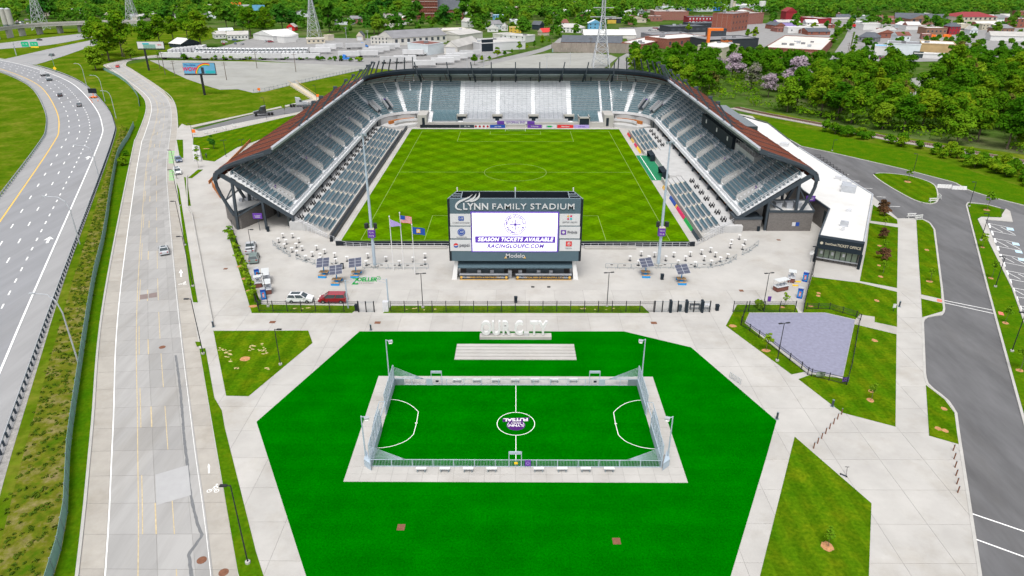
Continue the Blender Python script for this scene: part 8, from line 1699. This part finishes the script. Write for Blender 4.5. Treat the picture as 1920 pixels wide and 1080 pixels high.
for k in range(46):
 reg = rq.choice(((400, 470, 76, 84), (1215, 1250, 52, 58), (1640, 1700, 108, 112), (480, 512, 74, 82), (30, 60, 34, 46), (28, 60, 40, 50), (660, 690, 86, 90)))
 car(rq.choice(('sedan', 'suv')), rq.choice(('car_white', 'car_silver', 'car_black', 'car_red', 'car_grey', 'car_blue')), 'small parked car among the sheds and yards of the town', rq.uniform(*reg[:2]), rq.uniform(*reg[2:]), rq.choice((0, 90, 20, 110)), 'town cars')
# ================================================================ VEGETATION
import numpy as np
def leaf_mat(name, cols, trans=0.3, ns=.35):
 m = bpy.data.materials.new(name); m.use_nodes = True; n = m.node_tree.nodes; L = m.node_tree.links; n.clear()
 out = n.new('ShaderNodeOutputMaterial'); mix = n.new('ShaderNodeMixShader'); df = n.new('ShaderNodeBsdfDiffuse'); tr = n.new('ShaderNodeBsdfTranslucent'); mix.inputs[0].default_value = trans
 g = n.new('ShaderNodeNewGeometry'); oi = n.new('ShaderNodeObjectInfo')
 nz = n.new('ShaderNodeTexNoise'); nz.inputs['Scale'].default_value = ns; nz.inputs['Detail'].default_value = 3; L.new(g.outputs['Position'], nz.inputs['Vector'])
 ad = n.new('ShaderNodeMath'); ad.operation = 'MULTIPLY_ADD'; ad.inputs[1].default_value = 0.55; L.new(oi.outputs['Random'], ad.inputs[0])
 sb_ = n.new('ShaderNodeMath'); sb_.operation = 'MULTIPLY_ADD'; sb_.inputs[1].default_value = 1.1; sb_.inputs[2].default_value = -.33; L.new(nz.outputs['Fac'], sb_.inputs[0]); L.new(sb_.outputs[0], ad.inputs[2])
 r = n.new('ShaderNodeValToRGB'); r.color_ramp.elements[0].position = .1; r.color_ramp.elements[1].position = .95; r.color_ramp.elements[0].color = (*cols[0], 1); r.color_ramp.elements[1].color = (*cols[1], 1)
 if len(cols) > 2: e = r.color_ramp.elements.new(.5); e.color = (*cols[2], 1)
 L.new(ad.outputs[0], r.inputs['Fac']); L.new(r.outputs[0], df.inputs[0]); L.new(r.outputs[0], tr.inputs[0]); L.new(df.outputs[0], mix.inputs[1]); L.new(tr.outputs[0], mix.inputs[2]); L.new(mix.outputs[0], out.inputs[0]); M[name] = m
leaf_mat('leaf', [(0.036, 0.140, 0.005), (0.230, 0.320, 0.012), (0.092, 0.228, 0.008)], .42)
leaf_mat('leaf_far', [(0.022, 0.120, 0.014), (0.190, 0.290, 0.016), (0.072, 0.205, 0.014)], .38, ns=.06)
leaf_mat('leaf_bright', [(0.085, 0.220, 0.008), (0.22, 0.33, 0.016)]); leaf_mat('blossom', [(0.16, 0.20, 0.08), (0.50, 0.40, 0.47), (0.38, 0.31, 0.36)]); leaf_mat('leaf_olive', [(0.10, 0.115, 0.025), (0.20, 0.17, 0.04)]); leaf_mat('leaf_red', [(0.08, 0.05, 0.025), (0.16, 0.08, 0.04)]); leaf_mat('weed', [(0.045, 0.10, 0.008), (0.22, 0.20, 0.035), (0.09, 0.14, 0.012)])
def leaves(rng, centres, radii, n, size, up=0.35, flat=0.8):
 """leaf-sized quads over lumps; returns verts (n*4,3)"""
 V = []
 for c, r in zip(centres, radii):
  d = rng.normal(size=(n, 3)); d /= np.linalg.norm(d, axis=1)[:, None]; d[:, 2] = np.where(d[:, 2] < -.35, -d[:, 2] * .6, d[:, 2])
  rad = r * (1 - .35 * rng.random(n) ** 2); p = np.array(c) + d * rad[:, None] * np.array([1, 1, flat])
  nm = d + rng.normal(size=(n, 3)) * .45 + np.array([0, 0, up + .3]); nm /= np.linalg.norm(nm, axis=1)[:, None]
  a = np.cross(nm, rng.normal(size=(n, 3))); a /= np.linalg.norm(a, axis=1)[:, None]; b_ = np.cross(nm, a); s = size * (.6 + .8 * rng.random(n))[:, None]
  V.append(np.stack([p - a * s * .5 - b_ * s * .3, p + a * s * .5 - b_ * s * .3, p + a * s * .35 + b_ * s * .45, p - a * s * .35 + b_ * s * .45], 1).reshape(-1, 3))
 return np.concatenate(V)
def quads_mesh(name, V, m):
 me = bpy.data.meshes.new(name); n = len(V) // 4; me.vertices.add(len(V)); me.vertices.foreach_set('co', V.astype(np.float32).ravel()); me.loops.add(n * 4); me.loops.foreach_set('vertex_index', np.arange(n * 4, dtype=np.int32)); me.polygons.add(n); me.polygons.foreach_set('loop_start', np.arange(0, n * 4, 4, dtype=np.int32))
 me.materials.append(M[m]); me.update(calc_edges=True); return me
def crown_lobes(rng, h, w, z0, n):
 C, R = [], []
 for k in range(n):
  t = rng.random(); z = z0 + (h - z0) * (.12 + .8 * t); prof = math.sin(pi * min(1, .18 + .8 * t)) ** .8; a = rng.random() * 2 * pi; q = w / 2 * prof * math.sqrt(rng.random()) * .82
  C.append((q * cos(a), q * sin(a), z)); R.append(w * (.11 + .14 * rng.random()))
 C.append((0, 0, z0 + (h - z0) * .5)); R.append(w * .28); return C, R
def trunk_mb(rng, h, w, z0, r):
 mb = MB(); mb.tube([(0, 0, -.1), (.1, 0, z0 * .6), (0, .1, z0 + (h - z0) * .3), (.1, 0, h * .75)], [r, r * .8, r * .6, r * .15], 7)
 for k in range(5): a = rng.random() * 2 * pi; zz = z0 + (h - z0) * (.05 + .1 * k); mb.tube([(0, 0, zz), (cos(a) * w * .18, sin(a) * w * .18, zz + (h - z0) * .16), (cos(a) * w * .34, sin(a) * w * .34, zz + (h - z0) * .25)], [r * .45, r * .3, r * .08], 5)
 return mb
TREES = {}
def tree_kind(key, h, w, z0, nl, nq, size, m, r=.3, seed=1, up=.35):
 rng = np.random.default_rng(seed); C, R = crown_lobes(rng, h, w, z0, nl); V = leaves(rng, C, R, nq, size, up); TREES.setdefault(key, []).append((quads_mesh('crown', V, m), trunk_mb(rng, h, w, z0, r).mesh('trunk', 'bark')))
for s in range(6): tree_kind('big', 14 + s % 3, 10.5 + s % 2 * 1.5, 3.0, 34, 96, .72, 'leaf', .35, 10 + s)
for s in range(2): tree_kind('bright', 11, 10, 1.6, 28, 96, .66, 'leaf_bright', .3, 30 + s)
for s in range(3): tree_kind('blossom', 13, 10, 3.2, 30, 80, .6, 'blossom', .3, 40 + s)
for s in range(2): tree_kind('olive', 12, 9, 3, 20, 60, .9, 'leaf_olive', .3, 50 + s)
for s in range(5): tree_kind('far', 12 + s, 11 + s % 2 * 2, 2.5, 20, 56, 1.25, 'leaf_far', .35, 60 + s)
for s in range(3): tree_kind('street', 6.5, 4.6, 1.6, 12, 40, .8, 'leaf', .14, 70 + s)
for s in range(3): tree_kind('bush', 2.6, 4.2, .1, 9, 46, .55, 'leaf', .08, 80 + s)
for s in range(3): tree_kind('sapling', 3.3, 1.5, 1.2, 9, 12, .3, 'leaf_bright', .04, 90 + s)
for s in range(2): tree_kind('shrub', 2.2, 2.6, .1, 9, 40, .34, 'leaf_red', .06, 95 + s)
for s in range(2): tree_kind('conifer', 4.0, 2.6, .2, 10, 40, .45, 'leaf_far', .1, 98 + s)
def tree(key, x, y, label, sc_=1.0, group=None, cat='tree', name='tree', rng=random, z=0.0):
 cm, tm = rng.choice(TREES[key]); o = thing(name, label, cat, (x, y, z), rng.random() * 6.28, group); k = sc_ * rng.uniform(.88, 1.12); o.scale = (k * rng.uniform(.85, 1.15), k * rng.uniform(.85, 1.15), k * rng.uniform(.88, 1.18))
 for nm, me in (('trunk', tm), ('crown', cm)): q = bpy.data.objects.new(nm, me); COL.objects.link(q); q.parent = o
 return o
rt_ = random.Random(21)
def scatter(poly, n, dmin, avoid=(), tries=40, seed=0):
 r = random.Random(seed); xs = [p[0] for p in poly]; ys = [p[1] for p in poly]; out = []
 for _ in range(n * tries):
  p = (r.uniform(min(xs), max(xs)), r.uniform(min(ys), max(ys)))
  if not inside(p, poly) or any(inside(p, a) for a in avoid) or any((p[0] - q[0]) ** 2 + (p[1] - q[1]) ** 2 < dmin * dmin for q in out): continue
  out.append(p)
  if len(out) >= n: break
 return out
# wood beyond the railway
WOOD = GL([(1182, 132), (1300, 176), (1380, 194), (1440, 205), (1552, 225), (1675, 250), (1800, 271), (1930, 291), (2010, 302), (2010, 140), (1830, 128), (1790, 124), (1740, 140), (1600, 146), (1560, 140), (1430, 134), (1300, 124), (1230, 116), (1190, 118)])
CLEAR = GL([(1690, 210), (1700, 150), (1765, 138), (1790, 145), (1745, 170), (1725, 215)])
BLO = [G(*q) for q in ((1372, 150), (1408, 168), (1440, 182), (1490, 178), (1345, 145), (1290, 135))]
pts = [p for p in scatter(WOOD, 175, 7.0, (CLEAR,), 60, 3) if not any(abs(p[0] - q[0] * p[1] / q[1]) < 7 and -34 < p[1] - q[1] < 7 for q in BLO)]
pts.sort(key=lambda p: p[1]); deep = pts[105:]; pts = pts[:105]
for p in pts: tree('big' if rt_.random() < .74 else ('bright' if rt_.random() < .75 else 'olive'), p[0], p[1], 'leafy tree in the dense wood beyond the railway', rt_.uniform(.8, 1.12), 'trees of the wood beyond the railway', rng=rt_)
for u, v, s, l in ((1372, 150, 1.15, 'pink-blossomed tree in front of the tan box building'), (1408, 168, .95, 'pale pink blossom tree right of the tan box building'), (1440, 182, 1.0, 'blossom tree low at the wood edge behind the stand'), (1490, 178, 1.15, 'largest lilac blossom tree in the middle of the wood'), (1345, 145, .8, 'blossom tree half hidden left of the tan box'), (1290, 135, .75, 'small blossom tree near the brick works')): x, y = G(u, v); tree('blossom', x, y, l, s, rng=rt_)
for u, v, s, l in ((1258, 155, .95, 'bright green tree right behind the corner of the end roof'), (1190, 134, 1.0, 'bright round tree at the left tip of the wood'), (1238, 150, .8, 'brownish tree beside the bright tree at the roof corner')): x, y = G(u, v); tree('bright' if 'bright' in l else 'olive', x, y, l, s, rng=rt_)
# trees at the left bend
for u, v, k, s, l in ((180, 131, 'bright', 1.25, 'bright green bush-like tree at the street bend'), (205, 114, 'big', 1.75, 'large spreading tree behind the bright one at the street bend'), (230, 106, 'big', 1.6, 'tall dark tree right of the street bend'), (192, 104, 'big', 1.5, 'dark tree left of the large spreading tree'), (246, 112, 'bright', .8, 'small bright tree under the pale billboard'), (378, 90, 'big', 1.7, 'broad old tree beside the barrel-roofed shed'), (300, 108, 'bright', .35, 'low green bush at the car park entrance'), (276, 88, 'big', 1.4, 'dark tree behind the pale billboard'), (300, 84, 'big', 1.5, 'wide tree left of the barrel-roofed shed'), (325, 76, 'big', 1.4, 'tall tree behind the barrel-roofed shed'), (352, 72, 'big', 1.3, 'tree between the shed and the broad old tree'), (470, 68, 'big', 1.5, 'large tree right of the grey-roofed white house'), (500, 66, 'big', 1.3, 'tree left of the red barn')): x, y = G(u, v); tree(k, x, y, l, s, rng=rt_)
# trees among the town
lots = [GL(q) for q in ([(280, 112), (480, 114), (705, 125), (600, 148), (475, 174), (318, 133)], [(300, 110), (420, 84), (480, 74), (700, 74), (900, 90), (960, 98), (880, 124), (700, 130)], [(850, 140), (1000, 103), (1150, 103), (1130, 130)], [(1536, 140), (1583, 70), (1606, 50), (1612, 50), (1590, 140)], [(-60, 96), (220, 70), (220, 50), (-60, 80)], [(0, 150), (0, 108), (60, 125), (175, 90), (180, 72), (0, 112)], [(400, 86), (400, 72), (470, 72), (510, 80), (510, 92)], [(1230, 92), (1330, 92), (1330, 100), (1230, 100)], [(850, 128), (1050, 70), (1060, 74), (900, 130)])]
def fat(P, d=5): c = (sum(p[0] for p in P) / len(P), sum(p[1] for p in P) / len(P)); return [(p[0] + (p[0] - c[0]) / (hypot(p[0] - c[0], p[1] - c[1]) or 1) * d, p[1] + (p[1] - c[1]) / (hypot(p[0] - c[0], p[1] - c[1]) or 1) * d) for p in P]
AV = [fat(P) for P in FOOT] + lots
# keep the fronts of buildings clear of crowns so that they stay in view, as in the photo
for P in FOOT: AV.append([(p[0], p[1]) for p in P[:2]] + [(P[1][0] * (1 - 22 / max(60, P[1][1])), P[1][1] - 26), (P[0][0] * (1 - 22 / max(60, P[0][1])), P[0][1] - 26)])
for poly, n, key, lab, sc_ in (([(0, 48), (110, 50), (250, 46), (300, 60), (370, 66), (480, 60), (480, 8), (300, 4), (0, 12)], 52, 'far', 'dark leafy tree in the belt behind the flyover and billboards', 1.4), ([(480, 62), (640, 74), (740, 74), (860, 60), (900, 50), (900, 8), (480, 6)], 52, 'far', 'leafy town tree between the pylon and the church', 1.4), ([(890, 62), (960, 76), (1040, 78), (1100, 60), (1220, 60), (1220, 30), (960, 12), (890, 10)], 34, 'far', 'leafy town tree among the houses beyond the avenue', .95), ([(1440, 66), (1540, 62), (1700, 60), (1930, 66), (1930, 40), (1600, 30), (1440, 42)], 22, 'far', 'leafy town tree among the yards at the right', .7)):
 for p in scatter(GL(poly), n, 10, AV, 60, n): tree(key, p[0], p[1], lab, sc_ * rt_.uniform(.7, 1.15), lab.replace('tree', 'trees', 1), rng=rt_)
for k in range(7): x, y = G(1556 + k * 4.2, 90 - k * 5.0); tree('street', x, y, 'street tree in the row left of the straight street', 1.1, 'left street trees', rng=rt_)
for k in range(5): x, y = G(1596 + k * 2.0, 108 - k * 7); tree('street', x, y, 'street tree in the row right of the straight street', .85, 'right street trees', rng=rt_)
for k in range(11): x, y = G(890 + k * 14, 122 - k * 4.0); tree('street', x, y, 'small street tree along the avenue hedge line', .62 if k % 3 else .95, 'avenue trees', rng=rt_)
for u, v, l in ((1665, 106, 'round dark tree in front of the white shop'), (1795, 112, 'olive tree at the right end of the tan hall'), (1690, 76, 'tree behind the white shop roof'), (1290, 62, 'tree in front of the black range'), (1400, 72, 'tree on the verge below the factory tower'), (1415, 74, 'second tree on the verge below the factory tower'), (1445, 52, 'first tree below the red mill'), (1492, 54, 'second tree below the red mill'), (1525, 58, 'third tree below the red mill')): x, y = G(u, v); tree('olive' if 'olive' in l else 'street', x, y, l, 1.2 if 'olive' not in l else .9, rng=rt_)
# far woodland: one mass out to the horizon
rng = np.random.default_rng(5); C, R = [], []
def far_ok(x, y): return not any(inside((x, y), P) for P in AV[:len(FOOT)]) if y < 1000 else True
y = 640.0
while y < 1750:
 step = 11 + (y - 600) * .012; x = -.80 * y - 20
 while x < .80 * y + 20:
  x += step * (.8 + .5 * rng.random()); yy = y + rng.normal() * 5
  right = x > -60; lim = 860 if x < -60 else (850 if x < 120 else 930)
  if yy < lim - 40 * rng.random(): continue
  if yy < 1000 and not far_ok(x, yy): continue
  hh = 8 + 5 * rng.random() + max(0, (yy - 900)) * .012; C.append((x, yy, hh * .55)); R.append(hh * .55); C.append((x + 2 * rng.normal(), yy + 2 * rng.normal(), hh * .8)); R.append(hh * .36)
 y += step * .8
V = leaves(rng, C, R, 26, 2.5, .6); o = bpy.data.objects.new('far_woodland', quads_mesh('far_woodland', V, 'leaf_far')); COL.objects.link(o); tag(o, 'mass of green woodland filling the horizon', 'woodland', kind='stuff')
# deeper rows of the railway wood, and the trees that fill the town's gaps, each as one mass
C, R = [], []
for p in deep:
 c_, r_ = crown_lobes(rng, 12 + 3 * rng.random(), 10.5, 2.5, 16); C += [(q[0] + p[0], q[1] + p[1], q[2]) for q in c_]; R += r_
o = bpy.data.objects.new('deep_wood', quads_mesh('deep_wood', leaves(rng, C, R, 70, .9), 'leaf')); COL.objects.link(o); tag(o, 'closed canopy of the deeper railway wood below the town yards', 'woodland', kind='stuff')
C, R = [], []
for poly, n in (([(0, 44), (300, 52), (480, 50), (480, 4), (0, 4)], 240), ([(480, 58), (660, 70), (860, 56), (900, 40), (900, 6), (480, 6)], 210), ([(890, 60), (1030, 74), (1220, 52), (1220, 14), (890, 8)], 130), ([(1440, 60), (1930, 62), (1930, 30), (1440, 26)], 90), ([(1200, 100), (1440, 120), (1560, 128), (1560, 110), (1440, 100), (1250, 92)], 24), ([(1600, 118), (1800, 120), (1930, 110), (1930, 70), (1620, 84)], 55)):
 for p in scatter(GL(poly), n, 8, AV, 30, n):
  h_ = (7 + 7 * rng.random()) * (.55 if n in (24, 55) else 1); c_, r_ = crown_lobes(rng, h_, h_ * .85, 1.5, 7); C += [(q[0] + p[0], q[1] + p[1], q[2]) for q in c_]; R += r_
o = bpy.data.objects.new('town_greenery', quads_mesh('town_greenery', leaves(rng, C, R, 26, 1.7), 'leaf_far')); COL.objects.link(o); tag(o, 'mass of garden trees between the far houses of the town', 'greenery', kind='stuff')
# undergrowth under the near wood and along the bank
C, R = [], []
for p in scatter(WOOD, 560, 2.6, (CLEAR,), 30, 9): C.append((p[0], p[1], 1.3)); R.append(2.0 + 1.3 * rt_.random())
V = leaves(rng, C, R, 34, .8, .5); o = bpy.data.objects.new('undergrowth', quads_mesh('undergrowth', V, 'leaf')); COL.objects.link(o); tag(o, 'green undergrowth on the floor of the railway wood', 'undergrowth', kind='stuff')
BANK = GL([(1530, 246), (1600, 258), (1700, 278), (1800, 306), (1990, 366), (1990, 326), (1850, 300), (1700, 272), (1560, 244)])
for i, p in enumerate(scatter(BANK, 42, 3.2, (), 60, 4)): tree('bush', p[0], p[1], 'green bush on the brushy bank below the railway', rt_.uniform(.8, 1.5), 'bushes on the railway bank', 'bush', 'bush', rt_)
for i in range(26):
 u = 345 + i * 13; x, y = G(u + rt_.uniform(-4, 4), 112 + max(0, (u - 560) * .03) + rt_.uniform(-.4, .4))
 tree('bush', x, y, 'bush in the hedge along the far edge of the gravel car park', rt_.uniform(.7, 1.15), 'car park hedge bushes', 'bush', 'bush', rt_)
for u, v, s, l in ((237, 292, .7, 'upper bush beside the teal fence'), (232, 310, .8, 'lower bush beside the teal fence'), (1425, 578, .55, 'bushy shrub at the gravel yard corner')): x, y = G(u, v); tree('bush', x, y, l, s, None, 'bush', 'bush', rt_)
x, y = G(401, 279); tree('conifer', x, y, 'single dark conifer on the lawn behind the street-side stand', 1.0, rng=rt_)
# saplings on the lawns
for u, v, s, l in ((1632, 751, .95, 'young yellow-green tree on the gravel yard lawn'), (1553, 1025, .85, 'young tree in the mulch ring of the lowest lawn'), (1437, 657, 1.0, 'young tree beside the gravel yard lamp post'), (1471, 576, .9, 'young tree by the food carts'), (1702, 341, 1.2, 'young tree on the teardrop island'), (1850, 394, 1.5, 'young tree on the car park corner lawn'), (1842, 464, 1.1, 'young tree by the second car park lamp'), (1858, 522, 1.0, 'young tree above the crossing on the car park verge'), (1885, 606, 1.0, 'young tree below the crossing on the verge'), (1912, 695, 1.1, 'young tree lowest on the service road verge'), (1743, 528, .9, 'faint young tree on the narrow lawn'), (430, 632, .01, 'x'), (372, 315, 1.3, 'young street tree by the ramp wall'), (372, 297, 1.1, 'young street tree above the ramp wall'), (534, 214, 1.3, 'young street tree beside the black lorry tractor'), (1661, 575, .01, 'x')):
 if s < .1: continue
 x, y = G(u, v); tree('sapling', x, y, l, s, None, 'sapling', 'sapling', rt_);
for k in range(9): u, v = 433 + k * 5.6, 452 + k * 14.5; x, y = G(u, v); tree('sapling', x, y, 'young leafy tree in the planted strip beside the wide walkway', 1.15, 'planted strip trees', 'sapling', 'sapling', rt_)
for k in range(14): u, v = 436 + k * 3.7, 446 + k * 9.6; x, y = G(u + rt_.uniform(-2, 2), v); tree('bush', x, y, 'low green shrub in the planted strip beside the wide walkway', .28, 'planted strip shrubs', 'shrub', 'shrub', rt_)
for u, v, l, k in ((1655, 395, 'reddish shrub tallest by the ticket office wall', 'shrub'), (1658, 405, 'reddish shrub below the tallest one', 'shrub'), (1656, 446, 'reddish shrub in the middle of the office lawn', 'shrub'), (1655, 486, 'lowest reddish shrub on the office lawn', 'shrub'), (1657, 432, 'slim green tree between the reddish shrubs', 'sapling'), (1658, 470, 'second slim green tree between the reddish shrubs', 'sapling'), (1655, 512, 'lowest slim green tree on the office lawn', 'sapling')): x, y = G(u, v); tree(k, x, y, l, 1.1 if k == 'shrub' else .9, None, 'shrub' if k == 'shrub' else 'sapling', 'shrub' if k == 'shrub' else 'sapling', rt_)
# weeds on the rough strip beside the highway
C, R = [], []; A_ = offset_line(g2, 5.6); B_ = rs(FN[:mark_y(FN, 250)], len(g2))
for p, q in zip(A_, B_):
 for k in range(16): f_ = rt_.uniform(.12, .95); C.append((p[0] + (q[0] - p[0]) * f_, p[1] + (q[1] - p[1]) * f_ + rt_.gauss(0, .8), .02)); R.append(.12 + .28 * rt_.random() * (.5 + f_))
V = leaves(rng, C, R, 10, .22, .5); o = bpy.data.objects.new('weeds', quads_mesh('weeds', V, 'weed')); COL.objects.link(o); tag(o, 'patchy weeds on the stony strip beside the highway', 'weeds', kind='stuff')
# ================================================================ labels that single out each member of a countable row
def px_of(o):
 d = Vector(o.location) - Vector((0, 0, CAM_H)); c = [d.dot(Vector(q)) for q in (_R, _U, _F)]
 return (960 + FPX * c[0] / c[2], 540 - FPX * c[1] / c[2])
def nth(n): return f"{n}{'th' if 10 < n % 100 < 14 else {1: 'st', 2: 'nd', 3: 'rd'}.get(n % 10, 'th')}"
ROWS = {'near court benches': 'white bench shelf on the near side of the futsal cage', 'far court benches': 'white bench shelf on the far side of the futsal cage', 'slanting bollard row': 'slim dark bollard in the slanting walkway row', 'service road bollards': 'slim dark bollard in the row beside the service road', 'shoulder cones': 'orange traffic cone beside the message trailer', 'row of white lorry tractors': 'white lorry tractor in the long nose-out row', 'hedge trailers': 'white box trailer lying along the car park hedge', 'left block trailers': 'white trailer in the block beside the tractors', 'left street trees': 'street tree left of the straight street', 'right street trees': 'street tree right of the straight street', 'avenue trees': 'small tree along the avenue hedge line', 'planted strip trees': 'young tree in the planted strip by the walkway', 'planted strip shrubs': 'low shrub in the planted strip by the walkway', 'car park hedge bushes': 'bush in the far hedge of the gravel car park', 'white standing tables': 'round white standing table among the barriers', 'bushes on the railway bank': 'green bush on the brushy bank below the railway', 'crowd barriers': 'grey crowd barrier around the standing tables'}
mem = {}
for o in COL.objects:
 if o.parent is None and o.get('group') in ROWS: mem.setdefault(o['group'], []).append(o)
for g_, L_ in mem.items():
 ud = g_ in ('service road bollards', 'planted strip trees', 'planted strip shrubs', 'shoulder cones', 'right street trees', 'left block trailers')
 L_.sort(key=lambda o: px_of(o)[1 if ud else 0])
 for i, o in enumerate(L_): o['label'] = f"{ROWS[g_]}, {nth(i + 1)} from the {'top' if ud else 'left'}"
